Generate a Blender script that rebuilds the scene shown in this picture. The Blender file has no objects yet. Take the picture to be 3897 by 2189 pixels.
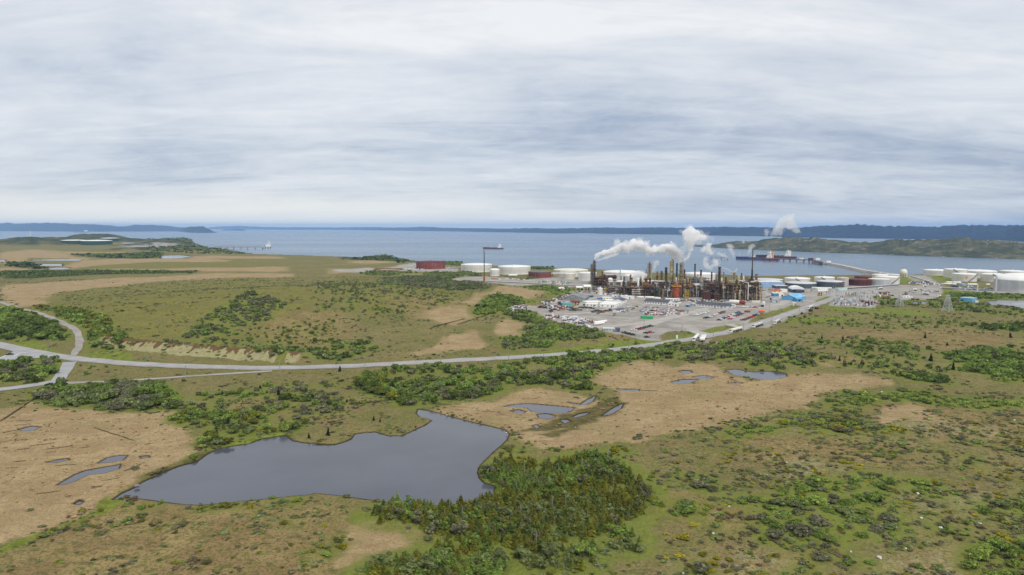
import bpy, bmesh, math, random
import numpy as np
from mathutils import Vector, Matrix
R = math.radians
rng = np.random.default_rng(7)
random.seed(7)
SC = bpy.context.scene
COL = SC.collection

# ------------------------------------------------------------------ camera
CAM_H = 90.0
SEA_Z = -35.0
FPX, CX, CY = 2598.0, 1948.5, 1094.5
PITCH = math.atan(232.5 / 2598.0)
cam = bpy.data.cameras.new('camera')
cam.lens = 24.0; cam.sensor_width = 36.0; cam.sensor_fit = 'HORIZONTAL'
cam.clip_start = 1.0; cam.clip_end = 200000.0
camo = bpy.data.objects.new('camera', cam); COL.objects.link(camo)
camo.location = (0, 0, CAM_H); camo.rotation_euler = (math.pi/2 - PITCH, 0, 0)
SC.camera = camo

# ------------------------------------------------------------------ light
SUN_EL, SUN_AZ = R(46), R(155)          # azimuth clockwise from +Y
world = bpy.data.worlds.new('World'); SC.world = world; world.use_nodes = True
def build_world():
    nt = world.node_tree; nt.nodes.clear(); N = nt.nodes.new; L = nt.links.new
    out = N('ShaderNodeOutputWorld'); bg = N('ShaderNodeBackground'); bg2 = N('ShaderNodeBackground'); mix = N('ShaderNodeMixShader')
    sky = N('ShaderNodeTexSky'); sky.sky_type = 'NISHITA'; sky.sun_disc = False
    sky.sun_elevation = SUN_EL; sky.sun_rotation = SUN_AZ; sky.air_density = 1.0; sky.dust_density = 1.2
    bg.inputs[1].default_value = 0.1; L(sky.outputs[0], bg.inputs[0])
    tc = N('ShaderNodeTexCoord'); sp = N('ShaderNodeSeparateXYZ'); L(tc.outputs['Generated'], sp.inputs[0])
    def M(op, a, b=None, c=None):
        n = N('ShaderNodeMath'); n.operation = op
        for i, v in enumerate((a, b, c)):
            if v is None: continue
            if isinstance(v, (int, float)): n.inputs[i].default_value = v
            else: L(v, n.inputs[i])
        return n.outputs[0]
    zc = M('MAXIMUM', sp.outputs[2], 0.0)
    d = M('ADD', zc, 0.15)
    u = M('DIVIDE', sp.outputs[0], d); v = M('DIVIDE', sp.outputs[1], d)
    cb = N('ShaderNodeCombineXYZ'); L(u, cb.inputs[0]); L(v, cb.inputs[1])
    def noise(rot, sc, scale, detail, rough, dist, off=(0, 0, 0)):
        mp = N('ShaderNodeMapping'); L(cb.outputs[0], mp.inputs[0])
        mp.inputs['Rotation'].default_value = (0, 0, R(rot)); mp.inputs['Scale'].default_value = (*sc, 1); mp.inputs['Location'].default_value = off
        n = N('ShaderNodeTexNoise'); n.inputs['Scale'].default_value = scale; n.inputs['Detail'].default_value = detail
        n.inputs['Roughness'].default_value = rough; n.inputs['Distortion'].default_value = dist; L(mp.outputs[0], n.inputs[0]); return n.outputs[0]
    n1 = noise(-26, (0.60, 1.0), 1.15, 9, 0.60, 0.7, (3.1, 0.4, 0))
    n2 = noise(-38, (0.60, 0.9), 0.50, 4, 0.5, 0.9, (1.7, 5.2, 0))
    n3 = noise(-22, (0.45, 1.25), 3.0, 10, 0.66, 1.1, (9.1, 2.2, 0))
    s = M('ADD', M('MULTIPLY', n1, 0.55), M('ADD', M('MULTIPLY', n2, 0.46), M('ADD', M('MULTIPLY', n3, 0.34), M('MULTIPLY', noise(10, (0.8, 1.0), 7.0, 8, 0.62, 0.8, (2, 7, 0)), 0.12))))
    # thicker, brighter cloud high up; thinner greyer deck towards the horizon
    s = M('ADD', s, M('MULTIPLY', zc, 0.50))
    cr = N('ShaderNodeValToRGB'); L(s, cr.inputs[0])
    e = cr.color_ramp.elements
    e[0].position = 0.58; e[0].color = (0.385, 0.455, 0.590, 1)
    e[1].position = 1.0; e[1].color = (0.90, 0.91, 0.93, 1)
    m_ = cr.color_ramp.elements.new(0.755); m_.color = (0.62, 0.675, 0.76, 1)
    # the clear strip under the edge of the deck, low on the left
    low = N('ShaderNodeMapRange'); low.interpolation_type = 'SMOOTHSTEP'
    L(zc, low.inputs[0]); low.inputs[1].default_value = 0.062; low.inputs[2].default_value = 0.018
    lx = N('ShaderNodeMapRange'); lx.interpolation_type = 'SMOOTHSTEP'
    L(sp.outputs[0], lx.inputs[0]); lx.inputs[1].default_value = 0.42; lx.inputs[2].default_value = -0.30
    n4 = noise(-2, (0.06, 1.0), 2.0, 6, 0.6, 0.2, (4, 1, 0))
    lf = M('MULTIPLY', M('MULTIPLY', low.outputs[0], lx.outputs[0]), M('ADD', 0.40, M('MULTIPLY', n4, 0.9)))
    lf.node.use_clamp = True
    mc = N('ShaderNodeMix'); mc.data_type = 'RGBA'; L(lf, mc.inputs[0]); L(cr.outputs[0], mc.inputs[6]); mc.inputs[7].default_value = (0.93, 0.935, 0.90, 1)
    L(mc.outputs[2], bg2.inputs[0]); bg2.inputs[1].default_value = 0.735
    mix.inputs[0].default_value = 0.94
    L(bg.outputs[0], mix.inputs[1]); L(bg2.outputs[0], mix.inputs[2]); L(mix.outputs[0], out.inputs[0])
build_world()
sun = bpy.data.lights.new('sun', 'SUN'); sun.energy = 1.5; sun.angle = R(10); sun.color = (1.0, 0.96, 0.9)
suno = bpy.data.objects.new('sun', sun); COL.objects.link(suno)
sd_ = Vector((math.sin(SUN_AZ)*math.cos(SUN_EL), math.cos(SUN_AZ)*math.cos(SUN_EL), math.sin(SUN_EL)))
suno.rotation_euler = sd_.to_track_quat('Z', 'Y').to_euler(); suno.location = (0, -200, 400)
VS = SC.view_settings
VS.view_transform = 'Standard'; VS.look = 'None'; VS.exposure = 0.44; VS.gamma = 1.0; VS.use_curve_mapping = False
try:
    SC.cycles.volume_bounces = 12; SC.cycles.max_bounces = 14; SC.cycles.use_denoising = True
    SC.cycles.volume_step_rate = 1.0
except Exception: pass

# ------------------------------------------------------------------ numpy noise
def _hash(ix, iy, seed):
    n = (ix.astype(np.int64)*374761393 + iy.astype(np.int64)*668265263 + seed*1274126177) & 0xffffffff
    n = ((n ^ (n >> 13)) * 1274126177) & 0xffffffff
    return ((n ^ (n >> 16)) & 0xffff) / 65535.0
def vnoise(x, y, seed=0):
    x = np.asarray(x, float); y = np.asarray(y, float)
    ix = np.floor(x); iy = np.floor(y); fx = x-ix; fy = y-iy
    fx = fx*fx*(3-2*fx); fy = fy*fy*(3-2*fy)
    a = _hash(ix, iy, seed); b = _hash(ix+1, iy, seed); c = _hash(ix, iy+1, seed); d = _hash(ix+1, iy+1, seed)
    return (a*(1-fx)+b*fx)*(1-fy) + (c*(1-fx)+d*fx)*fy
def fbm(x, y, seed=0, oct=4):
    s = 0; a = 1; t = 0
    for o in range(oct):
        s = s + a*vnoise(x, y, seed+o*17); t += a; a *= .5; x = np.asarray(x)*2.03+11.3; y = np.asarray(y)*2.03+5.7
    return s/t
def sstep(a, b, x):
    t = np.clip((x-a)/(b-a), 0, 1); return t*t*(3-2*t)

# ------------------------------------------------------------------ places measured on the photograph (its own pixels)
def zoomer(x0, y0, k):
    return lambda *pts: [(x0+u*k, y0+v*k) for u, v in pts]
zA = zoomer(2200, 820, 760/2576); zB = zoomer(2900, 820, 997/2576); zC = zoomer(1300, 820, 1000/2576)
zD = zoomer(0, 820, 1100/2576); zE = zoomer(1900, 1080, 800/2576); zF = zoomer(2500, 1080, 700/2576)
zG = zoomer(0, 1100, 1300/2576); zH = zoomer(1200, 1250, 1300/2576); zI = zoomer(2600, 1200, 1297/2576)
zJ = zoomer(0, 1450, 1300/2545); zK = zoomer(1200, 1600, 1300/2576); zL = zoomer(2500, 1600, 1397/2576)
zM = zoomer(0, 1250, 500/2576); zW = zoomer(0, 0, 3897/2576)
cp, sp_ = math.cos(PITCH), math.sin(PITCH)
def rays(p):
    p = np.asarray(p, float).reshape(-1, 2)
    a = (p[:, 0]-CX)/FPX; b = -(p[:, 1]-CY)/FPX
    return a, cp+b*sp_, -sp_+b*cp           # dx, dy, dz
def on_plane(p, z):
    dx, dy, dz = rays(p); t = (z-CAM_H)/np.minimum(dz, -1e-5)
    return np.stack([dx*t, dy*t, np.full_like(t, z)], 1)
def at_y(p, Y):
    """points of the sight lines through p at the distance Y"""
    dx, dy, dz = rays(p); t = Y/dy
    return np.stack([dx*t, dy*t, CAM_H+dz*t], 1)
def row_z(P, py):
    """the height over the plan position P that the photograph shows in row py"""
    _, dy, dz = rays([(CX, py)]); return float(CAM_H + dz[0]*P[1]/dy[0])
def proj(x, y, z):
    zz = z-CAM_H; fw = y*cp-zz*sp_; up = y*sp_+zz*cp
    return CX+FPX*x/fw, CY-FPX*up/fw

# ------------------------------------------------------------------ the lie of the land
_coast = np.array(zW((-900,611),(0,611),(150,608),(300,605),(400,607),(480,613),(520,622),(560,631),(640,638),(720,641),(860,645),(960,649),(1000,652),(1060,657),(1180,661),(1250,668),(1340,672),(1480,676),(1600,685),(1750,688),(1900,694),(2000,693),(2100,692),(2250,692),(2320,690),(2450,690),(2576,689),(3600,686)))
_cw = on_plane(_coast, 0.0); COAST_A = _cw[:, 0]/_cw[:, 1]; COAST_Y = _cw[:, 1]
def gpt(pt, Y=None): return at_y([pt], Y)[0] if Y else on_plane([pt], 0)[0]
MOUNDS = []   # x, y, sx, sy, amp
def mound(pt, Y, sx, sy, amp): P = at_y(zW(pt), Y)[0]; MOUNDS.append((P[0], Y, sx, sy, amp))
mound((640, 760), 735, 165, 125, 17)
mound((930, 730), 880, 120, 110, 7)
mound((330, 790), 640, 90, 80, 5)
mound((85, 612), 3350, 120, 130, 29); mound((150, 612), 3450, 90, 110, 14); mound((20, 612), 3300, 90, 110, 14)
mound((225, 600), 4080, 115, 110, 33); mound((270, 600), 4080, 90, 100, 24); mound((350, 604), 4000, 110, 90, 22); mound((170, 604), 4050, 70, 90, 22)
mound((445, 610), 3560, 90, 100, 24); mound((400, 616), 3350, 110, 150, 13)
mound((400, 634), 2700, 85, 80, 9); mound((330, 636), 2650, 80, 60, 5); mound((560, 636), 2500, 140, 140, 5)
mound((978, 650), 1930, 26, 22, 7); mound((940, 650), 1940, 50, 30, 3.5)
mound((2560, 800), 700, 140, 90, 3); mound((2250, 905), 470, 60, 40, 2.0)
mound((2200, 1200), 250, 70, 30, 1.5)
BANK = on_plane(zG((760,452),(900,462),(1100,480),(1300,497),(1500,510),(1750,522),(2100,545),(2300,553)), 0.0)[:, :2]
BANK[:, 1] += 4
def seg_dist(x, y, line):
    d = np.full(np.shape(x), 1e9)
    for (ax, ay), (bx, by) in zip(line[:-1], line[1:]):
        vx, vy = bx-ax, by-ay; t = np.clip(((x-ax)*vx+(y-ay)*vy)/(vx*vx+vy*vy), 0, 1)
        d = np.minimum(d, np.hypot(x-ax-t*vx, y-ay-t*vy))
    return d
_flat = on_plane(zW((1250,810),(1400,720),(1500,690),(2100,695),(2576,690),(2576,745),(2300,760),(2060,770),(1960,810),(1750,860),(1560,855),(1380,800)), 0.0)[:, :2]
def poly_sd(x, y, poly):
    """signed distance to a polygon, positive inside (metres)"""
    x = np.asarray(x, float); y = np.asarray(y, float)
    d2 = np.full(x.shape, 1e18); ins = np.zeros(x.shape, bool); n = len(poly)
    for i in range(n):
        ax, ay = poly[i]; bx, by = poly[(i+1) % n]; vx, vy = bx-ax, by-ay
        L2 = vx*vx+vy*vy
        if L2 < 1e-9: continue
        t = np.clip(((x-ax)*vx+(y-ay)*vy)/L2, 0, 1)
        d2 = np.minimum(d2, (x-ax-t*vx)**2+(y-ay-t*vy)**2)
        if ay != by:
            c = ((ay > y) != (by > y)) & (x < (bx-ax)*(y-ay)/(by-ay)+ax); ins ^= c
    d = np.sqrt(d2); return np.where(ins, d, -d)
def relief(x, y):
    x = np.asarray(x, float); y = np.asarray(y, float)
    h = np.zeros(np.broadcast(x, y).shape)
    for mx, my, sx, sy, a in MOUNDS:
        h = h + a*np.exp(-((x-mx)/sx)**2/2-((y-my)/sy)**2/2)
    far = sstep(1500, 3200, y)
    h = h*(1+far*0.5*(fbm(x/90., y/90., 31, 4)-.5)) + far*5*(fbm(x/120., y/150., 9, 3)-.5)
    h = h + 5.2*np.exp(-(seg_dist(x, y, BANK)/8.0)**2)
    a = x/np.maximum(y, 1.0)
    b = y-np.interp(a, COAST_A, COAST_Y) + (fbm(x/60., y/60., 5, 3)-.5)*40*sstep(1000, 1500, y)
    return np.where(b > 0, h*np.exp(-np.maximum(b, 0)/150)-0.42*np.maximum(b, 0)*sstep(0, 30, b), h)
_TS = np.concatenate([np.linspace(60, 400, 40), np.geomspace(405, 6500, 150)])
def ground(p):
    """where the sight lines through pixels p meet the land: (n,3)"""
    dx, dy, dz = rays(p); out = np.zeros((len(dx), 3))
    T = _TS[None, :]
    f = CAM_H+dz[:, None]*T - relief(dx[:, None]*T, dy[:, None]*T)
    for i in range(len(dx)):
        k = np.argmax(f[i] < 0)
        if f[i, k] >= 0: t = _TS[-1]
        elif k == 0: t = _TS[0]
        else:
            lo, hi = _TS[k-1], _TS[k]
            for _ in range(18):
                m = (lo+hi)/2
                if CAM_H+dz[i]*m-float(relief(dx[i]*m, dy[i]*m)) < 0: hi = m
                else: lo = m
            t = hi
        out[i] = (dx[i]*t, dy[i]*t, float(relief(dx[i]*t, dy[i]*t)))
    return out
def gz(x, y): return float(relief(np.array([x]), np.array([y]))[0])

# ------------------------------------------------------------------ object helpers
def tag(o, label=None, cat=None, group=None, kind=None):
    if label: o['label'] = label
    if cat: o['category'] = cat
    if group: o['group'] = group
    if kind: o['kind'] = kind
    return o
def thing(name, label, cat, loc=(0, 0, 0), rz=0.0, group=None):
    o = bpy.data.objects.new(name, None); COL.objects.link(o); o.empty_display_size = 0.5
    o.location = tuple(float(v) for v in loc); o.rotation_euler = (0, 0, rz); return tag(o, label, cat, group, 'thing')
class MB:
    """collects shapes and links them as ONE mesh object"""
    def __init__(s): s.v = []; s.f = []; s.m = []; s.sm = []
    def add(s, vs, fs, mi=0, smooth=False):
        b = len(s.v); s.v += [tuple(map(float, q)) for q in vs]
        for f in fs: s.f.append(tuple(b+i for i in f)); s.m.append(mi); s.sm.append(smooth)
        return s
    def box(s, c, d, rz=0.0, mi=0):
        x, y, z = d[0]/2, d[1]/2, d[2]/2; ca, sa = math.cos(rz), math.sin(rz); vs = []
        for sz in (-z, z):
            for sx, sy in ((-x, -y), (x, -y), (x, y), (-x, y)): vs.append((c[0]+sx*ca-sy*sa, c[1]+sx*sa+sy*ca, c[2]+sz))
        return s.add(vs, [(3,2,1,0),(4,5,6,7),(0,1,5,4),(1,2,6,5),(2,3,7,6),(3,0,4,7)], mi)
    def cone(s, p0, p1, r0, r1=None, n=12, caps=True, mi=0, smooth=True):
        r1 = r0 if r1 is None else r1
        a = Vector(p0); b = Vector(p1); d = (b-a).normalized()
        u = d.orthogonal().normalized(); w = d.cross(u); vs = []
        for q, r in ((a, r0), (b, r1)):
            for k in range(n):
                t = 2*math.pi*k/n; vs.append(q+u*math.cos(t)*r+w*math.sin(t)*r)
        s.add(vs, [(k, (k+1) % n, n+(k+1) % n, n+k) for k in range(n)], mi, smooth)
        if caps: s.add(vs[:n], [tuple(range(n-1, -1, -1))], mi); s.add(vs[n:], [tuple(range(n))], mi)
        return s
    def tube(s, pts, r, n=6, mi=0):
        for a, b in zip(pts[:-1], pts[1:]):
            if (Vector(a)-Vector(b)).length > 1e-6: s.cone(a, b, r, r, n, True, mi)
        return s
    def lathe(s, prof, n=24, c=(0, 0, 0), mi=0, smooth=True):
        vs = []; m = len(prof)
        for k in range(n):
            t = 2*math.pi*k/n
            for r, z in prof: vs.append((c[0]+r*math.cos(t), c[1]+r*math.sin(t), c[2]+z))
        fs = [(k*m+j, ((k+1) % n)*m+j, ((k+1) % n)*m+j+1, k*m+j+1) for k in range(n) for j in range(m-1)]
        return s.add(vs, fs, mi, smooth)
    def capsule(s, p0, p1, r, n=12, mi=0):
        """a drum with dished ends"""
        a = Vector(p0); b = Vector(p1); d = (b-a).normalized()
        u = d.orthogonal().normalized(); w = d.cross(u); prof = []
        for k in range(4): t = k/4*math.pi/2; prof.append((a-d*r*.6*math.cos(t), r*math.sin(t) if k else .02*r))
        prof += [(a, r), (b, r)]
        for k in range(3, -1, -1): t = k/4*math.pi/2; prof.append((b+d*r*.6*math.cos(t), r*math.sin(t) if k else .02*r))
        vs = []; m = len(prof)
        for k in range(n):
            t = 2*math.pi*k/n
            for q, rr in prof: vs.append(q+u*math.cos(t)*rr+w*math.sin(t)*rr)
        return s.add(vs, [(k*m+j, ((k+1) % n)*m+j, ((k+1) % n)*m+j+1, k*m+j+1) for k in range(n) for j in range(m-1)], mi, True)
    def prism(s, outline, z0, z1, mi=0):
        n = len(outline); vs = [(x, y, z0) for x, y in outline]+[(x, y, z1) for x, y in outline]
        return s.add(vs, [tuple(range(n-1, -1, -1)), tuple(range(n, 2*n))]+[(k, (k+1) % n, n+(k+1) % n, n+k) for k in range(n)], mi)
    def build(s, name, mats, parent=None, loc=(0, 0, 0), rz=0.0):
        me = bpy.data.meshes.new(name); me.from_pydata(s.v, [], s.f)
        for m in (mats if isinstance(mats, (list, tuple)) else [mats]): me.materials.append(m)
        me.polygons.foreach_set('material_index', s.m); me.polygons.foreach_set('use_smooth', s.sm); me.update()
        o = bpy.data.objects.new(name, me); COL.objects.link(o); o.location = loc; o.rotation_euler = (0, 0, rz)
        if parent is not None: o.parent = parent
        return o
def np_mesh(name, V, F, mats, cols=None, smooth=False):
    """V (n,3), F (m,4 or 3), optional dict of point float-colour attributes"""
    me = bpy.data.meshes.new(name); n, m, k = len(V), len(F), F.shape[1]
    me.vertices.add(n); me.vertices.foreach_set('co', np.ascontiguousarray(V, np.float32).ravel())
    me.loops.add(m*k); me.loops.foreach_set('vertex_index', np.ascontiguousarray(F, np.int32).ravel())
    me.polygons.add(m); me.polygons.foreach_set('loop_start', np.arange(0, m*k, k, dtype=np.int32))
    try: me.polygons.foreach_set('loop_total', np.full(m, k, np.int32))
    except Exception: pass
    if smooth: me.polygons.foreach_set('use_smooth', np.ones(m, bool))
    for mt in (mats if isinstance(mats, (list, tuple)) else [mats]): me.materials.append(mt)
    for nm, arr in (cols or {}).items():
        at = me.attributes.new(nm, 'FLOAT_COLOR', 'POINT'); at.data.foreach_set('color', np.ascontiguousarray(arr, np.float32).ravel())
    me.update(calc_edges=True); me.validate(); return me
def link(name, me, parent=None, loc=(0, 0, 0)):
    o = bpy.data.objects.new(name, me); COL.objects.link(o); o.location = loc
    if parent is not None: o.parent = parent
    return o
def copy_tree(o, parent=None):
    c = o.copy(); COL.objects.link(c); c.parent = parent
    for ch in list(o.children): copy_tree(ch, c)
    return c

# ------------------------------------------------------------------ materials
class NT:
    def __init__(s, name):
        s.m = bpy.data.materials.new(name); s.m.use_nodes = True; s.t = s.m.node_tree; s.t.nodes.clear()
        s.out = s.n('ShaderNodeOutputMaterial')
    def n(s, t): return s.t.nodes.new(t)
    def l(s, a, b): s.t.links.new(a, b)
    def set(s, sock, v):
        if isinstance(v, (int, float)): sock.default_value = v
        elif isinstance(v, tuple): sock.default_value = v if len(v) == 4 else (*v, 1)
        else: s.l(v, sock)
    def math(s, op, a, b=0.0, clamp=False):
        n = s.n('ShaderNodeMath'); n.operation = op; n.use_clamp = clamp; s.set(n.inputs[0], a); s.set(n.inputs[1], b); return n.outputs[0]
    def mix(s, f, a, b, mode='MIX'):
        n = s.n('ShaderNodeMix'); n.data_type = 'RGBA'; n.blend_type = mode; s.set(n.inputs[0], f); s.set(n.inputs[6], a); s.set(n.inputs[7], b); return n.outputs[2]
    def coords(s, kind='Object', scale=(1, 1, 1)):
        tc = s.n('ShaderNodeTexCoord'); mp = s.n('ShaderNodeMapping'); mp.inputs['Scale'].default_value = scale; s.l(tc.outputs[kind], mp.inputs[0]); return mp.outputs[0]
    def noise(s, co, scale, detail=3, rough=.5, dist=0.0):
        n = s.n('ShaderNodeTexNoise'); s.l(co, n.inputs[0]); n.inputs['Scale'].default_value = scale; n.inputs['Detail'].default_value = detail
        n.inputs['Roughness'].default_value = rough; n.inputs['Distortion'].default_value = dist; return n.outputs[0]
    def remap(s, v, a, b, c=0.0, d=1.0):
        n = s.n('ShaderNodeMapRange'); n.interpolation_type = 'SMOOTHSTEP'; s.l(v, n.inputs[0])
        for i, q in enumerate((a, b, c, d)): n.inputs[i+1].default_value = q
        return n.outputs[0]
    def attr(s, name):
        n = s.n('ShaderNodeAttribute'); n.attribute_name = name; return n
    def bsdf(s, col, rough=.7, metal=0.0, spec=.3, bump=None, bs=.3, bd=.1):
        b = s.n('ShaderNodeBsdfPrincipled'); s.set(b.inputs['Base Color'], col); s.set(b.inputs['Roughness'], rough); s.set(b.inputs['Metallic'], metal)
        b.inputs['Specular IOR Level'].default_value = spec
        if bump is not None:
            bp = s.n('ShaderNodeBump'); bp.inputs['Strength'].default_value = bs; bp.inputs['Distance'].default_value = bd; s.l(bump, bp.inputs['Height']); s.l(bp.outputs[0], b.inputs['Normal'])
        s.l(b.outputs[0], s.out.inputs[0]); return b
_mc = {}
def paint(name, col, rough=.6, metal=0.0, var=.25, scale=.25, dirt=None, dirt_amt=.35, streak=False):
    """a weathered surface: colour with patchy variation and stains"""
    if name in _mc: return _mc[name]
    t = NT(name); co = t.coords('Object', (1, 1, .22) if streak else (1, 1, 1))
    n1 = t.noise(co, scale, 5, .6); n2 = t.noise(co, scale*4.3, 4, .65)
    c = t.mix(t.remap(n1, .35, .65), tuple(v*(1-var) for v in col), tuple(min(.9, v*(1+var*.6)) for v in col))
    if dirt: c = t.mix(t.math('MULTIPLY', t.remap(n2, .5, .68), dirt_amt), c, dirt)
    t.bsdf(c, rough, metal, .3); _mc[name] = t.m; return t.m
# ------------------------------------------------------------------ land cover (real patches of ground, in metres on the land)
def gpoly(*pts): return ground([q for z in pts for q in z])[:, :2]
TAN = [gpoly(*q) for q in (
    [zJ((-300,170),(0,190),(280,150),(330,190),(700,222),(1000,238),(1280,240),(1250,320),(1400,400),(1470,450),(1475,520),(1330,600),(1100,690),(900,810),(780,880),(720,960),(400,1090),(0,1230),(-300,1330))],
    [zH((870,600),(1100,568),(1300,545),(1450,520),(1550,480),(1700,452),(1850,470),(2000,520),(2200,570),(2290,540),(2250,470),(2150,430),(2040,370),(2250,300),(2400,240)), zI((-30,390),(100,368),(250,362),(330,410),(400,470),(520,495),(700,492),(800,450),(1100,440),(1450,452),(1600,492),(1650,535),(1400,560),(1200,572),(1040,610),(900,720),(700,740),(500,780),(300,840),(100,870)), zK((2300,160),(1900,215),(1700,225),(1560,180),(1500,130)), zH((1470,790),(1430,765),(1330,740),(1200,710),(1060,675),(960,645))],
    [zC((1210,820),(1260,772),(1400,722),(1480,688),(1700,700),(1900,735),(2040,747),(1900,790),(1800,812),(1650,790),(1480,790),(1440,850),(1340,872),(1290,910),(1200,870),(1100,850))],
    [zC((740,1000),(800,930),(1000,900),(1180,870),(1290,890),(1290,960),(1340,1000),(1150,1080)), zH((1130,20),(1000,60),(900,130),(720,180),(740,205),(900,195),(1050,172),(1300,158),(1385,130),(1280,60),(1230,10))],
    [zH((1260,20),(1330,-40),(1450,-70),(1600,-20),(1620,40),(1450,78),(1340,55))],
    [zD((0,340),(300,300),(500,328),(660,340),(640,365),(860,388),(700,402),(500,382),(250,375),(100,420),(0,430))],
    [zD((0,470),(160,478),(240,490),(0,496))],
    [zD((560,450),(750,400),(1200,382),(1700,385),(2100,402),(2000,412),(1400,416),(1000,432),(700,466),(600,478))],
    [zD((1650,370),(1900,360),(2500,368),(2560,385),(2100,386),(1800,384))],
    [zD((760,482),(1300,476),(2000,466),(2576,456),(2576,500),(2200,502),(1700,492),(1000,490))],
    [zD((0,630),(500,592),(1000,562),(1500,540),(2000,515),(2640,518),(2640,550),(2000,556),(1400,592),(900,640),(500,692),(350,742),(400,790),(220,812),(100,770),(0,705))],
    [zC((0,432),(250,446),(540,446),(570,462),(250,472),(0,476))], [zC((-150,520),(60,520),(250,515),(200,560),(-150,580))],
    [zC((500,570),(800,565),(870,590),(700,600),(520,590))],
    [zD((400,318),(800,325),(1100,330),(1080,343),(700,338),(450,332))],
    [zK((440,780),(650,770),(900,832),(860,890),(650,960),(420,1060),(150,1100),(200,900))],
    [zI((950,355),(1100,370),(1250,400),(1150,395),(1000,372))],
    [zI((1500,700),(1750,660),(1900,720),(1800,800),(1500,830),(1380,760))],
)]
GRAVEL = [gpoly(*q) for q in (
    [zE((90,312),(200,275),(330,262),(440,275),(640,228),(800,150),(1000,108),(1120,90)), zA((-120,990),(100,960),(150,880),(350,850),(900,840),(1760,850),(2300,830)), zB((150,660),(500,680),(1320,680),(1450,690),(1180,740),(900,770),(640,800),(400,905)), zF((2000,300),(1900,300),(1560,390),(1450,440),(1280,565),(1020,580),(650,650),(520,660),(150,670),(0,720)), zE((1960,700),(1700,672),(1500,622),(1300,592),(1120,545),(900,500),(700,470),(520,410),(450,335),(100,332))],
    [zC((1080,622),(1200,600),(1500,602),(1800,632),(2080,602),(2450,640),(2450,700),(2250,702),(1900,682),(1700,690),(1400,656),(1080,645))],
    [zB((900,735),(1300,685),(1460,690),(1600,690),(1760,700),(1790,760),(1720,800),(1640,828),(1400,830),(1060,795),(850,770))],
    [zB((640,885),(760,800),(1060,795),(1165,858),(1110,912),(700,892))],
    [zC((640,480),(730,470),(1020,520),(1170,520),(1160,560),(700,548),(600,550),(300,550),(300,530))],
    [zC((-100,530),(80,527),(250,515),(330,520),(310,545),(150,560),(-100,545))],
    [zB((1440,590),(1600,590),(1650,640),(1800,700),(2330,745),(2300,690),(2576,700),(2576,770),(2300,762),(1900,735),(1760,700),(1640,660))],
    [zB((1440,600),(1560,650),(1700,690),(1620,690),(1500,640))],
    [zF((740,830),(760,790),(1060,690),(1330,625),(1540,625),(1600,580),(1850,470),(2080,400),(2300,260),(2180,290),(1900,400),(1650,520),(1400,590),(1100,680),(800,760),(480,810))],
    [zD((1100,235),(1500,222),(1640,240),(1400,280),(1060,275))],
)]
LAWN = [gpoly(*q) for q in (   # bright grass
    [zE((740,360),(900,368),(1180,385),(1340,400),(1360,440),(1250,450),(1080,440),(900,410),(700,372))], [zE((500,300),(620,300),(540,345),(470,330))],
    [zJ((-60,1290),(100,1200),(400,1090),(620,1010),(710,960),(730,900),(800,855),(900,880),(900,910),(830,980),(700,1000),(500,1080),(300,1160),(130,1230),(-40,1320))],
    [zE((520,835),(900,770),(1500,690),(1950,668),(2070,690),(2050,705),(1600,765),(900,830),(200,880),(0,890),(0,860))],
    [zE((1330,440),(1560,370),(1690,290),(1790,262),(1810,280),(1700,340),(1740,390),(1720,430),(1900,440),(1700,492),(1500,495),(1370,480))],
    [zF((600,655),(1020,590),(1060,600),(780,690),(640,690))], [zF((1060,575),(1300,555),(1330,575),(1150,600))], [zF((150,745),(480,665),(640,715),(330,765),(180,770))],
    [zF((1950,300),(2060,250),(2150,180),(2460,140),(2480,165),(2250,240),(2060,310))], [zF((1560,400),(1900,310),(1940,330),(1700,400),(1480,440))],
    [zA((-100,860),(60,850),(150,860),(100,890),(-100,880))], [zB((1630,590),(1780,590),(1900,640),(1750,650))], [zB((1340,620),(1420,600),(1520,640),(1480,660),(1340,660))], [zB((1700,705),(1900,740),(2330,765),(2576,780),(2576,830),(2200,840),(2100,850),(1900,830),(1760,790))],
    [zJ((1660,490),(1700,465),(1900,420),(2080,380),(2120,400),(1950,440),(1740,495))], [zE((300,230),(420,190),(500,200),(440,250),(300,262))],
    [zM((150,300),(400,250),(800,250),(1000,400),(1150,480),(900,430),(500,360))], [zM((1640,520),(2000,420),(2300,440),(2576,520),(2576,640),(2200,610),(1700,560))],
    [zE((600,110),(900,75),(1040,90),(940,130),(700,160),(540,180))], [zC((1780,840),(1900,810),(1960,840),(1850,880),(1770,880))],
    [zB((560,890),(1000,905),(1500,925),(1700,960),(1650,990),(1200,960),(700,945))], [zB((0,1050),(300,1010),(700,990),(900,1030),(500,1060))],
)]
WET = [gpoly(*q) for q in (    # dark wet green round the bog pools
    [zH((1560,770),(1700,720),(1830,660),(1960,640),(2120,560),(2230,520),(2330,560),(2290,620),(2150,680),(1980,740),(1800,770)),],
    [zJ((1000,800),(1100,700),(1330,600),(1480,545),(1580,515),(1600,540),(1500,610),(1300,665),(1130,745))],
    [zH((1700,800),(1900,740),(2080,760),(1950,780),(1780,820))],
)]
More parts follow.
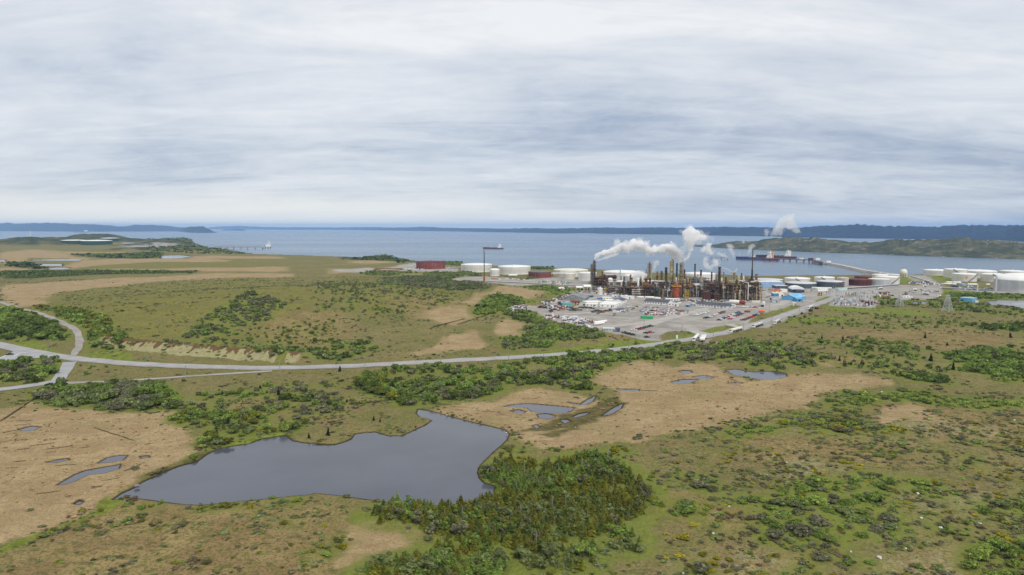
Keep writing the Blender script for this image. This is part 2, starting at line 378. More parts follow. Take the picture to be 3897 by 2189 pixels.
RUSSET = [gpoly(*q) for q in (
    [zG((1800,300),(2200,200),(2576,160),(2700,300),(2500,420),(2100,430))], [zC((500,800),(900,760),(1150,850),(1000,960),(700,1000),(450,940))], [zI((1000,120),(1700,60),(2400,120),(2500,220),(1800,250),(1200,210))], [zI((500,290),(1000,300),(1500,330),(1500,400),(900,370),(500,360))],
    [zI((1250,640),(1500,640),(1900,690),(2300,740),(2700,730),(2700,1000),(1900,960),(1700,830),(1450,740))], [zL((600,120),(1300,120),(2000,230),(1900,330),(1300,280),(700,300))], [zL((100,480),(300,560),(600,640),(560,760),(250,720),(-100,640))], [zL((250,900),(700,860),(1150,890),(1350,1150),(150,1150))], [zL((1500,960),(2100,880),(2250,1000),(2200,1150),(1500,1150))],
    [zJ((-60,1330),(150,1240),(400,1120),(700,1010),(900,905),(1250,915),(1500,935),(1850,895),(2280,870),(2560,900),(2560,1600),(-60,1600))],
    [zJ((1650,130),(2000,110),(2300,130),(2576,160),(2576,330),(2350,330),(2100,250),(1800,200))],
    [zE((1150,620),(1500,640),(1480,690),(1100,700),(800,680),(900,620))],
    [zH((850,420),(1150,400),(1200,500),(1000,540),(860,500))],
    [zI((0,330),(300,340),(350,390),(0,370))],
)]
LICHEN = [gpoly(*q) for q in (
    [zL((850,300),(1050,250),(1250,330),(1200,400),(1000,430),(880,390))], [zL((1700,470),(1950,560),(2100,640),(1900,660),(1780,580))],
    [zL((1900,500),(2300,480),(2576,560),(2576,700),(2300,700),(2000,560))], [zL((200,1000),(600,900),(1100,930),(1300,1086),(200,1086))], [zL((1500,1000),(2100,900),(2300,1000),(2200,1086),(1500,1086))],
    [zI((1500,800),(1900,780),(2300,830),(2500,900),(2200,940),(1700,870))],
)]
OLIVE = [gpoly(*q) for q in (
    [zG((500,200),(900,90),(1400,20),(1900,-20),(2576,-40),(2576,400),(2100,520),(1500,480),(1000,400),(800,290))],
    [zD((300,830),(600,700),(1100,620),(1800,580),(2560,560),(2560,1000),(1000,1000))],
    [zC((-200,600),(300,600),(900,650),(1200,760),(1100,900),(700,950),(200,1000),(-200,1000))],
    [zD((700,460),(1000,435),(1500,415),(2200,412),(2576,430),(2576,455),(2000,465),(1200,473))],
)]
FOREST = [gpoly(*q) for q in (   # dwarf wood seen as a dark cover far off
    [zD((-200,240),(0,225),(150,200),(300,193),(420,202),(560,235),(660,268),(640,286),(420,292),(250,278),(100,262),(-200,262))], [zD((530,214),(640,166),(800,158),(1000,172),(1330,190),(1340,216),(1060,204),(900,200),(760,204))],
    [zD((1330,228),(1500,202),(1650,215),(1740,245),(1900,300),(2120,340),(1900,346),(1500,332),(1350,300))], [zD((640,345),(900,350),(1150,335),(1430,330),(1470,372),(1200,388),(950,378),(700,362))], [zD((0,492),(500,486),(1000,492),(1740,492),(1700,512),(1000,522),(300,560),(0,565))],
    [zC((0,425),(250,408),(480,398),(540,430),(600,440),(900,430),(1170,470),(1170,485),(1020,465),(800,455),(300,440))], [zC((1860,505),(2080,512),(2080,530),(1860,528))],
)]
PEAT = [(zJ, 55,299,225,293,7), (zJ, 30,383,170,352,8), (zJ, 0,452,110,437,8), (zJ, 120,440,200,435,8), (zJ, 220,482,400,460,8), (zJ, 340,505,530,480,8), (zJ, 140,508,210,500,9), (zJ, 610,497,660,490,8), (zJ, 345,532,410,523,8), (zJ, 105,600,185,594,7), (zJ, 50,650,130,643,7), (zJ, 270,840,440,820,8), (zJ, 120,330,220,320,6), (zJ, 410,630,560,610,8), (zJ, 930,670,1070,610,7), (zJ, 700,790,750,780,9), (zJ, 760,745,880,720,8), (zJ, 0,300,300,100,9), (zJ, 700,345,1000,440,6),
        (zH, 1060,608,1120,615,5), (zH, 1130,640,1180,655,5), (zH, 1010,630,1040,636,6), (zH, 1220,620,1380,630,5), (zH, 1380,645,1470,660,5), (zH, 1490,668,1590,675,5), (zH, 1170,600,1240,608,4), (zH, 1200,640,1230,642,5), (zH, 1040,655,1070,660,5), (zH, 2060,360,2150,355,6), (zH, 2140,430,2200,440,8), (zH, 2440,470,2576,468,6), (zC, 1130,1072,1540,935,7), (zH, 850,0,1130,-75,9), (zI, 60,505,80,512,12)]
PONDS = [  # outline, label
    (zJ((845,885),(880,862),(910,840),(1000,800),(1060,760),(1110,735),(1200,695),(1330,640),(1400,622),(1470,605),(1530,562),(1580,528),(1640,505),(1730,490),(1860,470),(1950,435),(2080,415),(2130,410),(2180,450),(2260,465),(2420,475))+zH((-30,880),(70,882),(150,880),(230,857),(280,832),(300,800),(370,790),(450,785),(500,800),(540,812),(640,815),(700,795),(760,765),(830,735),(885,695),(850,682),(790,668),(765,640),(778,612),(830,620),(900,635),(990,660),(1060,680),(1200,715),(1330,745),(1430,770),(1460,800),(1440,840),(1400,880),(1340,930),(1280,990),(1230,1040),(1218,1090),(1230,1130),(1270,1170),(1340,1190),(1350,1205))+zK((1345,540),(1330,575),(1260,605),(1130,628),(1000,640),(850,640),(700,637),(590,627),(500,610),(350,590),(180,566),(0,549))+zJ((2280,852),(2100,865),(1850,890),(1700,905),(1500,925),(1380,920),(1260,905),(1080,880),(950,866)), 'large dark pond filling the middle of the heath'),
    (zH((1425,590),(1500,576),(1600,570),(1720,578),(1850,590),(1955,600),(1920,630),(1850,647),(1740,640),(1640,632),(1600,600),(1520,598)), 'long bog pool with the purple grey water'),
    (zH((1675,650),(1740,645),(1810,660),(1790,674),(1750,686),(1690,676)), 'small bog pool just below the long purple grey pool'),
    (zH((1470,625),(1530,615),(1587,630),(1570,641),(1500,636)), 'narrow bog pool tucked against the long purple grey pool'),
    (zH((1900,558),(1955,568),(2000,575),(2050,540),(2115,508),(2092,548),(2040,577),(1980,583)), 'dark slanting pool under the scrub edge of the bog'),
    (zH((2165,660),(2220,620),(2270,590),(2320,570),(2300,607),(2240,642)), 'slanting pool at the inner end of the broad tan bog'),
    (zH((1940,668),(1990,647),(2065,635),(2040,652),(1965,674)), 'thin crooked pool in the wet green sedge'),
    (zH((1845,692),(1890,688),(1922,702),(1880,716)), 'small square pool in the wet green sedge'),
    (zH((1640,735),(1670,728),(1690,745),(1665,755)), 'tiny pool nearest the outlet of the big pond'),
    (zH((2270,457),(2340,460),(2440,463),(2440,473),(2300,472)), 'thin pool on the scrubby neck between the two bogs'),
    (zI((325,415),(400,410),(480,425),(540,432),(600,428),(700,427),(770,445),(782,465),(720,481),(650,488),(560,481),(470,466),(380,450)), 'blue pool reaching under the grey scrub on the far edge of the bog'),
    (zI((70,467),(150,458),(228,471),(190,483),(110,481)), 'small oval pool right beside the cluster on the broad bog'),
    (zI((-90,505),(0,487),(110,488),(60,510),(0,522),(-70,515)), 'lower pool of the cluster on the broad bog'),
    (zI((-30,425),(0,420),(50,420),(64,435),(10,444)), 'upper pool of the cluster on the broad bog'),
    (zI((330,517),(390,509),(452,513),(400,524)), 'thin pool alone on the open tan bog'),
    (zJ((735,612),(800,575),(880,558),(945,558),(910,592),(840,605)), 'bean shaped pool beside the big pond on the left bog'),
    (zJ((430,775),(560,700),(640,670),(780,645),(895,625),(880,657),(780,690),(650,702),(560,746),(490,771)), 'long crooked pool winding across the left bog'),
    (zJ((345,608),(430,590),(505,581),(512,591),(430,607)), 'thin slanting pool left of the bean shaped pool'),
    (zJ((140,362),(230,340),(302,345),(250,369),(170,372)), 'small blue pool at the far left of the left bog'),
    (zJ((556,917),(590,893),(618,905),(592,922)), 'tiny pool low on the left bog'),
    (zJ((1045,565),(1100,560),(1112,572),(1060,578)), 'tiny pool between the bean shaped pool and the pond bank'),
    (zD((1430,360),(1600,353),(1705,368),(1600,382),(1440,385)), 'pale pool beside the dark knoll near the far coast'),
    (zD((280,397),(550,390),(740,393),(700,404),(300,403)), 'long thin pool on the far left moor, uppermost of three'),
    (zD((255,435),(550,434),(552,453),(300,448)), 'middle one of the three pools on the far left moor'),
    (zD((390,481),(500,465),(642,467),(560,483)), 'lowest of the three pools on the far left moor'),
    (zD((-40,399),(45,399),(40,411),(-40,411)), 'sliver of pool at the far left border'),
    (zB((2195,850),(2350,832),(2576,836),(2750,850),(2750,930),(2576,915),(2400,900),(2260,880)), 'grey pond below the big domed tank'),
    (zB((1450,857),(1550,850),(1645,856),(1600,872),(1500,872)), 'small grey pond beside the leaning lattice pylon'),
]
# every pond: level, world outline
POND_W = []
for out_, lab in PONDS:
    g = ground(out_); zw = float(np.median(g[:, 2]))-0.7
    POND_W.append((on_plane(out_, zw)[:, :2], zw, lab))

ROADS = []   # filled below: (name, centre line xy, width, material key, label)
def gline(*pts): return ground([q for z in pts for q in z])[:, :2]
MAIN = gline(zG((-160,385),(0,418),(200,468),(400,502),(600,532),(900,557),(1300,580),(1700,593),(2100,598)), zH((0,292),(400,280),(950,247),(1450,222),(1940,190),(2360,150)), zF((0,850),(450,778),(950,690),(1300,590),(1700,470),(2200,300),(2576,170)), zB((750,783),(1000,738),(1300,695),(1480,690)))
LOWER = gline(zG((-100,768),(0,758),(200,745),(330,728),(400,712),(455,690)))
LINKR = gline(zG((528,552),(505,590),(470,650),(430,705)))
NTRACK = gline(zG((0,95),(150,150),(400,225),(500,268),(560,300),(590,335),(605,380),(605,425),(580,475),(545,505)))
STRACK = gline(zG((430,712),(560,712),(700,706),(1000,690),(1400,662),(1700,640),(1900,632),(2050,618)))
YROADS = [gline(zF((-300,620),(0,535),(250,465),(500,400),(700,372),(1000,365),(1400,340),(1650,310),(1780,272),(1830,225),(1720,180),(1560,160),(1500,100))),
          gline(zE((1100,540),(1350,520),(1650,500),(1900,455),(2150,395),(2400,330),(2576,300))),
          gline(zE((640,240),(720,200),(830,150),(960,118))), gline(zE((780,370),(900,375),(1050,365),(1300,320),(1500,260),(1640,225),(1800,262),(2100,300),(2350,320))),
          gline(zE((1020,270),(1050,215),(1200,160),(1450,150))), gline(zF((1000,570),(1080,592),(1160,612))), gline(zF((470,655),(600,690),(740,712))), gline(zE((2370,575),(2450,620),(2520,640)))]
_lines = [(MAIN, 6.5), (LOWER, 5.5), (LINKR, 5), (NTRACK, 4), (STRACK, 3)]
JUNC = gpoly(zM((-200,235),(0,275),(500,397),(1000,500),(1300,545),(1900,600),(1900,665),(1600,650),(1300,610),(1000,575),(700,590),(400,612),(200,630),(0,655),(-200,690),(-200,560),(0,575),(180,500),(260,470),(200,440),(0,375),(-200,320)))

# ------------------------------------------------------------------ terrain mesh
def build_land():
    na = np.concatenate([np.linspace(-3.4, -1.02, 50), np.linspace(-1.0, 1.0, 1330), np.linspace(1.02, 3.4, 50)])
    iy = np.concatenate([np.linspace(1/42, 1/150, 50), np.linspace(1/150.3, 1/5600, 800)])
    A, Y = np.meshgrid(na, 1/iy); X = A*Y
    nr, nc = A.shape; x = X.ravel(); y = Y.ravel()
    h = relief(x, y)
    def mask(polys, edge, amp, sc):
        m = np.zeros(len(x))
        for p in polys:
            lo = p.min(0)-60; hi = p.max(0)+60
            k = np.nonzero((x > lo[0]) & (x < hi[0]) & (y > lo[1]) & (y < hi[1]))[0]
            if len(k) == 0: continue
            D = y[k]; s = poly_sd(x[k], y[k], p)
            w = amp*np.clip(D/400, .6, 5)
            s = s + (fbm(x[k]/(sc*np.clip(D/500, .7, 5)), y[k]/(sc*np.clip(D/500, .7, 5)), 3, 4)-.5)*2*w
            e = edge*np.clip(D/400, .6, 6)
            m[k] = np.maximum(m[k], sstep(-e, e, s))
        return m
    tan = mask(TAN, 3.5, 11, 15); gravel = mask(GRAVEL, 1.5, 4, 10); lawn = mask(LAWN, 1.5, 1.6, 8); wet = mask(WET, 3, 6, 10)
    russet = mask(RUSSET, 12, 14, 25); lichen = mask(LICHEN, 10, 12, 18); olive = mask(OLIVE, 20, 20, 40)
    hf = sum(a_*np.exp(-((x-mx)/sx)**2/2-((y-my)/sy)**2/2) for mx, my, sx, sy, a_ in MOUNDS if my > 2550 or 1900 < my < 2000)
    forest = np.maximum(mask(FOREST[3:], 4, 5, 10), sstep(1.5, 5, hf*(fbm(x/60., y/60., 55, 4)*2.4-.35))); peat = np.zeros(len(x))
    for z, u0, v0, u1, v1, w in PEAT:
        P = ground(z((u0, v0), (u1, v1)))[:, :2]
        k = np.nonzero((x > P[:, 0].min()-12) & (x < P[:, 0].max()+12) & (y > P[:, 1].min()-12) & (y < P[:, 1].max()+12))[0]
        d = seg_dist(x[k], y[k], P); D = P[:, 1].mean()
        wm = w*.5*.5*D/FPX*2.6*(0.4+1.2*fbm(x[k]/5, y[k]/5, 77, 2))
        peat[k] = np.maximum(peat[k], sstep(1.15, .5, d/np.maximum(wm, .2)))
    # hummocks, not where it is levelled
    rd = np.full(len(x), 99.)
    near = (y < 1300)
    for ln, w in _lines: rd[near] = np.minimum(rd[near], seg_dist(x[near], y[near], ln)-w)
    rd = np.minimum(rd, np.where(near, -poly_sd(x, y, JUNC), 99))
    soft = sstep(0, 5, rd)*(1-gravel)
    hum = (fbm(x/3.1, y/3.1, 41, 3)-.5)*.9+(fbm(x/17., y/17., 43, 3)-.5)*1.3
    h = h+hum*soft*(1-.65*tan)*sstep(1400, 300, y)-.35*peat
    by_ = np.interp(x, BANK[:, 0], BANK[:, 1]); front = by_-y
    bare = near*sstep(-2.5, -.5, front)*sstep(15, 11, front+(fbm(x/6., y/6., 71, 3)-.5)*6)*sstep(BANK[0, 0]-6, BANK[0, 0]+10, x)*sstep(BANK[-1, 0]+6, BANK[-1, 0]-14, x)
    bare = bare*np.where(x > BANK[6, 0], sstep(.42, .5, fbm(x/9., y/20., 72, 2)), 1)
    shore = np.zeros(len(x)); near_s = np.full(len(x), -1e9); level = np.zeros(len(x)); size = np.ones(len(x))
    for p, zw, _ in POND_W:
        lo = p.min(0)-25; hi = p.max(0)+25
        k = np.nonzero((x > lo[0]) & (x < hi[0]) & (y > lo[1]) & (y < hi[1]))[0]
        s = poly_sd(x[k], y[k], p); up = s > near_s[k]; k = k[up]
        near_s[k] = s[up]; level[k] = zw; size[k] = max(1, p[:, 1].mean()/350)
    k = np.nonzero(near_s > -18)[0]; s = near_s[k]; zw = level[k]; sw = 1.2*size[k]
    out = np.maximum(-s, 0); bk = zw+.12+.5*sstep(0, 3, out)+hum[k]*.25
    hh = bk+(np.maximum(h[k], zw+.4)-bk)*sstep(2, 16, out)
    h[k] = np.where(s > 0, zw-.3-np.minimum(s, 3)*.5, hh)
    shore[k] = np.clip((s+sw)/(.8*sw), 0, 1)
    aa = x/y; b = y-np.interp(aa, COAST_A, COAST_Y)
    rock = np.maximum(sstep(-60, 40, b+(fbm(x/40, y/40, 8, 3)-.5)*120)*sstep(1200, 1600, y), 0)
    i = np.arange(nr*nc).reshape(nr, nc)
    F = np.stack([i[:-1, :-1].ravel(), i[:-1, 1:].ravel(), i[1:, 1:].ravel(), i[1:, :-1].ravel()], 1)
    V = np.stack([x, y, h], 1)
    c1 = np.stack([tan, gravel, lawn, wet], 1); c2 = np.stack([russet, lichen, olive, np.maximum(peat, shore)], 1); c3 = np.stack([bare, rock, np.clip(front/12, 0, 1)*near, forest], 1)
    return np_mesh('ground', V, F, land_mat(), {'cover_a': c1, 'cover_b': c2, 'cover_c': c3}, smooth=True)
def land_mat():
    t = NT('heath'); co = t.coords('Object')
    def attr4(nm):
        a = t.attr(nm); s = t.n('ShaderNodeSeparateColor'); t.l(a.outputs['Color'], s.inputs[0]); return s.outputs[0], s.outputs[1], s.outputs[2], a.outputs['Alpha']
    tan, gravel, lawn, wet = attr4('cover_a'); russet, lichen, olive, peat = attr4('cover_b'); bare, rock, shore, forest = attr4('cover_c')
    big = t.noise(co, .011, 5, .6, .4); mid = t.noise(co, .055, 5, .62, .3); sm = t.noise(co, .26, 5, .65); fine = t.noise(co, 1.1, 4, .7); grit = t.noise(co, 3.0, 3, .7)
    big2 = t.noise(t.coords('Object', (1, 1.7, 1)), .023, 5, .6, .6)
    # heath: brown, olive and grey green mingled
    c = t.mix(t.remap(mid, .40, .62), (.222, .170, .092), (.182, .165, .062))
    c = t.mix(t.math('MULTIPLY', t.remap(big2, .52, .66), .65), c, (.132, .148, .038))
    c = t.mix(t.math('MULTIPLY', t.remap(big, .48, .64), .8), c, (.255, .208, .102))
    c = t.mix(t.math('MULTIPLY', olive, .7), c, t.mix(t.remap(mid, .38, .64), (.160, .150, .038), (.238, .212, .046)))
    rus = t.mix(t.remap(mid, .36, .64), (.235, .165, .080), (.340, .262, .135))
    rus = t.mix(t.math('MULTIPLY', t.remap(sm, .52, .66), .6), rus, (.170, .155, .045))
    c = t.mix(t.math('MULTIPLY', russet, .72), c, rus)
    c = t.mix(t.math('MULTIPLY', lichen, t.remap(sm, .42, .62)), c, (.40, .37, .25))
    # dwarf shrub mat: dark flecks
    c = t.mix(t.math('MULTIPLY', t.remap(sm, .51, .64), .65), c, (.095, .098, .036)); c = t.mix(t.math('MULTIPLY', t.remap(t.noise(co, .42, 5, .7, .5), .54, .66), .65), c, (.255, .215, .115)); c = t.mix(t.math('MULTIPLY', t.remap(t.noise(t.coords('Object', (1, 2.2, 1)), .15, 5, .65, .6), .52, .64), .5), c, (.130, .150, .038))
    c = t.mix(t.math('MULTIPLY', t.remap(fine, .47, .61), .75), c, (.088, .080, .040))
    c = t.mix(t.math('MULTIPLY', t.remap(grit, .60, .74), t.math('ADD', .40, t.math('ADD', t.math('MULTIPLY', lichen, .5), t.math('MULTIPLY', russet, .3)))), c, (.46, .40, .27))
    tn = t.mix(t.remap(mid, .36, .64), (.315, .238, .120), (.430, .340, .185))
    tn = t.mix(t.math('MULTIPLY', t.remap(sm, .48, .66), .7), tn, (.270, .175, .095))
    tn = t.mix(t.math('MULTIPLY', t.remap(fine, .47, .62), .8), tn, (.230, .172, .095))
    tn = t.mix(t.math('MULTIPLY', t.remap(big2, .50, .64), .5), tn, (.215, .190, .075)); tn = t.mix(t.math('MULTIPLY', t.remap(t.noise(t.coords('Object', (1, 2.6, 1)), .09, 6, .7, .8), .53, .63), .6), tn, (.235, .165, .085)); tn = t.mix(t.math('MULTIPLY', t.remap(grit, .53, .66), .65), tn, (.56, .46, .28))
    c = t.mix(t.math('MULTIPLY', tan, .95), c, tn)
    lush = t.math('MULTIPLY', t.attr('cover_d').outputs['Fac'], t.remap(sm, .30, .60, .55, 1.0)); c = t.mix(lush, c, t.mix(t.remap(fine, .38, .64), (.124, .152, .030), (.195, .222, .052)))
    wt = t.mix(t.remap(sm, .4, .6), (.085, .085, .030), (.150, .125, .050)); c = t.mix(wet, c, wt)
    ln = t.mix(t.remap(sm, .38, .62), (.112, .158, .015), (.210, .235, .055)); ln = t.mix(t.remap(fine, .5, .7), ln, (.110, .115, .035)); c = t.mix(t.math('MULTIPLY', lawn, .9), c, ln)
    tone = t.mix(t.math('MULTIPLY', russet, .8), (1.0, 1.025, .84), (1.02, .96, .86)); tone = t.mix(tan, tone, (.97, .92, .91)); c = t.mix(1.0, c, tone, 'MULTIPLY')
    gr = t.mix(t.remap(mid, .38, .62), (.295, .270, .235), (.385, .360, .325)); gr = t.mix(t.math('MULTIPLY', t.remap(big2, .5, .6), .6), gr, (.255, .245, .230)); gr = t.mix(t.math('MULTIPLY', t.remap(sm, .58, .72), .5), gr, (.200, .180, .140)); c = t.mix(gravel, c, gr)
    # the cut bank: straw grass with raw russet soil slipping through
    sl = t.noise(t.coords('Object', (1.0, .35, .0)), .16, 4, .7); straw = t.mix(t.remap(sm, .4, .62), (.33, .295, .165), (.26, .245, .11))
    tooth = t.math('SUBTRACT', t.remap(sl, .32, .66, -.15, .80), shore); bk = t.mix(t.remap(tooth, -.03, .03), straw, (.135, .082, .036)); c = t.mix(t.remap(bare, .3, .6), c, bk)
    rk = t.mix(t.remap(mid, .42, .58), (.055, .060, .045), (.170, .160, .145)); c = t.mix(rock, c, rk)
    c = t.mix(t.math('MULTIPLY', forest, t.remap(t.noise(co, .018, 5, .6), .32, .58, .45, 1.0)), c, t.mix(t.remap(mid, .4, .6), (.020, .030, .014), (.055, .066, .026)))
    c = t.mix(t.math('MULTIPLY', peat, .93), c, (.030, .021, .012))
    bh = t.math('ADD', t.math('MULTIPLY', sm, 1.0), t.math('ADD', t.math('MULTIPLY', fine, .5), t.math('MULTIPLY', grit, .15)))
    t.bsdf(c, .95, 0, .05, bh, .9, .8); return t.m
land = tag(link('ground', build_land()), 'rolling heath and bog of brown, olive and tan patches', None, None, 'structure')

def water_mat(name, deep, rough, wave, amp, stretch=(1, 1, 1), vr=(.6, 1.8)):
    t = NT(name); co = t.coords('Object', stretch); n = t.noise(co, wave, 4, .6); n2 = t.noise(co, wave*.02, 4, .6)
    b = t.bsdf(t.mix(t.remap(n2, .35, .65), deep, tuple(v*1.25 for v in deep)), t.remap(t.noise(t.coords('Object', (.25, 1, 1)), wave*.03, 5, .6), .35, .65, rough*vr[0], rough*vr[1]), 0, .5, n, amp, .25); b.inputs['IOR'].default_value = 1.333; return t.m
M_POND = water_mat('peaty_water', (.066, .073, .092), .09, .8, .10)
M_SEA = water_mat('sea_water', (.060, .115, .180), .26, .05, .18, (1, .6, 1), (.88, 1.16))
for p, zw, lab in POND_W:
    mb = MB(); mb.add([(q[0], q[1], zw) for q in p], [tuple(range(len(p)))])
    # fan order from above; triangulated so that crooked outlines fill properly
    bm = bmesh.new(); vs = [bm.verts.new((q[0], q[1], zw)) for q in p]; f = bm.faces.new(vs); f.normal_update()
    if f.normal.z < 0: f.normal_flip()
    bmesh.ops.triangulate(bm, faces=bm.faces[:]); me = bpy.data.meshes.new('pond'); bm.to_mesh(me); bm.free(); me.materials.append(M_POND)
    tag(link('pond', me), lab, None, 'ponds and bog pools', 'structure')
mb = MB(); mb.add([(-80000, 900, SEA_Z), (80000, 900, SEA_Z), (80000, 36000, SEA_Z), (-80000, 36000, SEA_Z)], [(0, 1, 2, 3)])
tag(mb.build('sea', M_SEA), 'calm grey blue bay behind the refinery', None, None, 'structure')

# ------------------------------------------------------------------ roads: draped strips
def asphalt_mat(name, c0, c1, edge=None):
    t = NT(name); co = t.coords('Object'); n = t.noise(co, .12, 5, .6); f = t.noise(co, 1.6, 3, .6)
    c = t.mix(t.remap(n, .35, .65), c0, c1); c = t.mix(t.math('MULTIPLY', t.remap(f, .5, .7), .3), c, tuple(v*.7 for v in c0)); t.bsdf(c, .9, 0, .15); return t.m
M_ASPH = asphalt_mat('worn_asphalt', (.30, .305, .31), (.36, .36, .36)); M_SHLD = asphalt_mat('gravel_shoulder', (.30, .27, .22), (.38, .345, .30))
M_TRACK = asphalt_mat('track_gravel', (.27, .25, .225), (.36, .335, .30)); M_YARD = asphalt_mat('yard_road_gravel', (.36, .34, .31), (.42, .40, .37)); M_LINE = paint('road_paint', (.72, .72, .70), .8)
def smooth_line(ln, step):
    P = np.asarray(ln); d = np.concatenate([[0], np.cumsum(np.hypot(*np.diff(P, axis=0).T))])
    n = max(4, int(d[-1]/step)); s = np.linspace(0, d[-1], n); q = np.stack([np.interp(s, d, P[:, 0]), np.interp(s, d, P[:, 1])], 1)
    for _ in range(10): q[1:-1] = (q[:-2]+2*q[1:-1]+q[2:])/4
    return q
def strip(name, ln, width, mt, label, lift=.14, step=5., off=0.0, wob=0.0, kind='structure'):
    q = smooth_line(ln, step); tg = np.gradient(q, axis=0); tg /= np.maximum(np.linalg.norm(tg, axis=1, keepdims=True), 1e-9); nrm = np.stack([-tg[:, 1], tg[:, 0]], 1)
    K = 5; V = []; s = np.arange(len(q))*step
    for j in range(K):
        o = (j/(K-1)-.5)*width+off; o = o+(vnoise(s/9., np.full(len(s), j*3.3), 5)-.5)*wob if j in (0, K-1) else o
        P = q+nrm*np.reshape(o, (-1, 1))*1.0; V.append(np.column_stack([P, relief(P[:, 0], P[:, 1])]))
    V = np.stack(V, 1); V[:, :, 2] = V[:, 2:3, 2]*.6+V[:, :, 2]*.4+lift
    n = len(q); i = np.arange(n*K).reshape(n, K)
    F = np.stack([i[:-1, :-1].ravel(), i[1:, :-1].ravel(), i[1:, 1:].ravel(), i[:-1, 1:].ravel()], 1)
    me = np_mesh(name, V.reshape(-1, 3), F, mt); o = link(name, me); return tag(o, label, None, None, kind)
strip('road_shoulder', MAIN, 12.0, M_SHLD, 'pale gravel shoulders of the main road', .16, wob=2.5)
strip('road', MAIN, 8.0, M_ASPH, 'pale grey main road running from the junction to the tanks', .22)
strip('road', LOWER, 8.5, M_ASPH, 'lower grey road below the junction on the left', .20, wob=1)
strip('road', LINKR, 7.0, M_ASPH, 'short sloping road linking the main road to the lower road', .17, wob=1)
strip('track', NTRACK, 5.0, M_TRACK, 'gravel track curving up from the main road to the moor', .2, wob=2)
strip('track', STRACK, 4.5, M_TRACK, 'narrow gravel track running below the main road', .2, wob=1.5)
for k, ln in enumerate(YROADS): strip('track', ln, 10 if k < 2 else 7, M_YARD, 'pale gravel drive crossing the refinery yard', .12+.01*k, wob=4)
def flat_sheet(name, outline, lift, mt, label):
    bm = bmesh.new(); vs = [bm.verts.new((x, y, gz(x, y)+lift)) for x, y in outline]; f = bm.faces.new(vs); f.normal_update()
    if f.normal.z < 0: f.normal_flip()
    bmesh.ops.triangulate(bm, faces=bm.faces[:]); me = bpy.data.meshes.new(name); bm.to_mesh(me); bm.free(); me.materials.append(mt)
    return tag(link(name, me), label, None, None, 'structure')
flat_sheet('road', JUNC, .3, M_ASPH, 'widened road fork with its traffic island on the left')
for a in (zM((280,545),(440,475)), zM((440,475),(520,488)), zM((340,578),(670,525)), zM((480,572),(670,525)), zM((700,550),(1000,560)), zM((0,585),(130,540))):
    P = ground(a)[:, :2]; strip('road_marking', P, .55, M_LINE, 'white painted line at the road fork', .34, 2.)
for off in (-3.5, 3.5): strip('road_marking', MAIN[2:14], .16, M_LINE, 'thin white edge line of the main road', .24, off=off)

# ------------------------------------------------------------------ hills across the water
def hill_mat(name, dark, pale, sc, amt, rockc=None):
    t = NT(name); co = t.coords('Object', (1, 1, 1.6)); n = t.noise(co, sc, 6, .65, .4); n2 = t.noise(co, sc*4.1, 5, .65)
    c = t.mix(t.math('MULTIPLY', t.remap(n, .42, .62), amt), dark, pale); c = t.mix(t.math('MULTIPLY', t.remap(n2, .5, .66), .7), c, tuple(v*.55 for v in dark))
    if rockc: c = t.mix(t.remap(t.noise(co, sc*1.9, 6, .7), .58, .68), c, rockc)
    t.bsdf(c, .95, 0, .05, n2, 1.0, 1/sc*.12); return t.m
def ridge(name, top, base, depth, mt, label, nx=300, ny=36, rough=.12, seed=1, plateau=.55, kind='structure'):
    top = np.array(top); base = np.array(base)
    u = np.linspace(min(top[0, 0], base[0, 0]), max(top[-1, 0], base[-1, 0]), nx)
    vt = np.interp(u, top[:, 0], top[:, 1]); vb = np.interp(u, base[:, 0], base[:, 1])
    vt = vt+(fbm(u/14., np.zeros(nx)+seed, seed, 4)-.5)*rough*np.maximum(vb-vt, 0)*2
    B = on_plane(np.stack([u, vb], 1), SEA_Z); a = B[:, 0]/B[:, 1]; Yb = B[:, 1]
    taper = np.minimum(1, np.minimum(np.arange(nx), np.arange(nx)[::-1])/6.)
    Yr = Yb+depth*plateau; T = np.array([row_z((0, Yr[i]), vt[i]) for i in range(nx)])
    s = np.linspace(0, 1, ny); V = np.zeros((nx, ny, 3))
    for j, q in enumerate(s):
        Y = Yb+depth*q; hgt = np.where(q <= plateau, sstep(-.10, plateau, q)*1.0, 1-sstep(plateau, 1.0, q))
        z = SEA_Z-3+(T-SEA_Z+3)*hgt
        z = z+(fbm(a*Y/(depth*.16), Y/(depth*.16), seed+3, 5)-.5)*(T-SEA_Z)*rough*4*np.minimum(1, q*8)*(abs(q-plateau) > .04)*(q < plateau)*.55
        if q == 0: z = z*0+SEA_Z-4
        V[:, j] = np.stack([a*Y, Y, np.maximum(z, SEA_Z-6)], 1)
    i = np.arange(nx*ny).reshape(nx, ny)
    F = np.stack([i[:-1, :-1].ravel(), i[1:, :-1].ravel(), i[1:, 1:].ravel(), i[:-1, 1:].ravel()], 1)
    return tag(link(name, np_mesh(name, V.reshape(-1, 3), F, mt, smooth=True)), label, None, None, kind)
M_FAR = hill_mat('far_hill_forest_haze_blue', (.004, .019, .060), (.014, .040, .085), .0012, .8)  # dark forest with the blue of distant haze painted into its colour
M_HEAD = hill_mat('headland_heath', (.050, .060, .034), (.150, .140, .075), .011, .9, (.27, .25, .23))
M_ISLE = hill_mat('island_forest_haze_blue', (.006, .020, .046), (.018, .038, .060), .006, .7)  # island forest, its colour likewise tinted with haze blue
hs = zD((1860,106),(1950,99),(2120,93),(2200,98),(2400,104),(2576,106))+zC((0,118),(200,114),(500,120),(700,116),(850,111),(960,120),(1200,124))
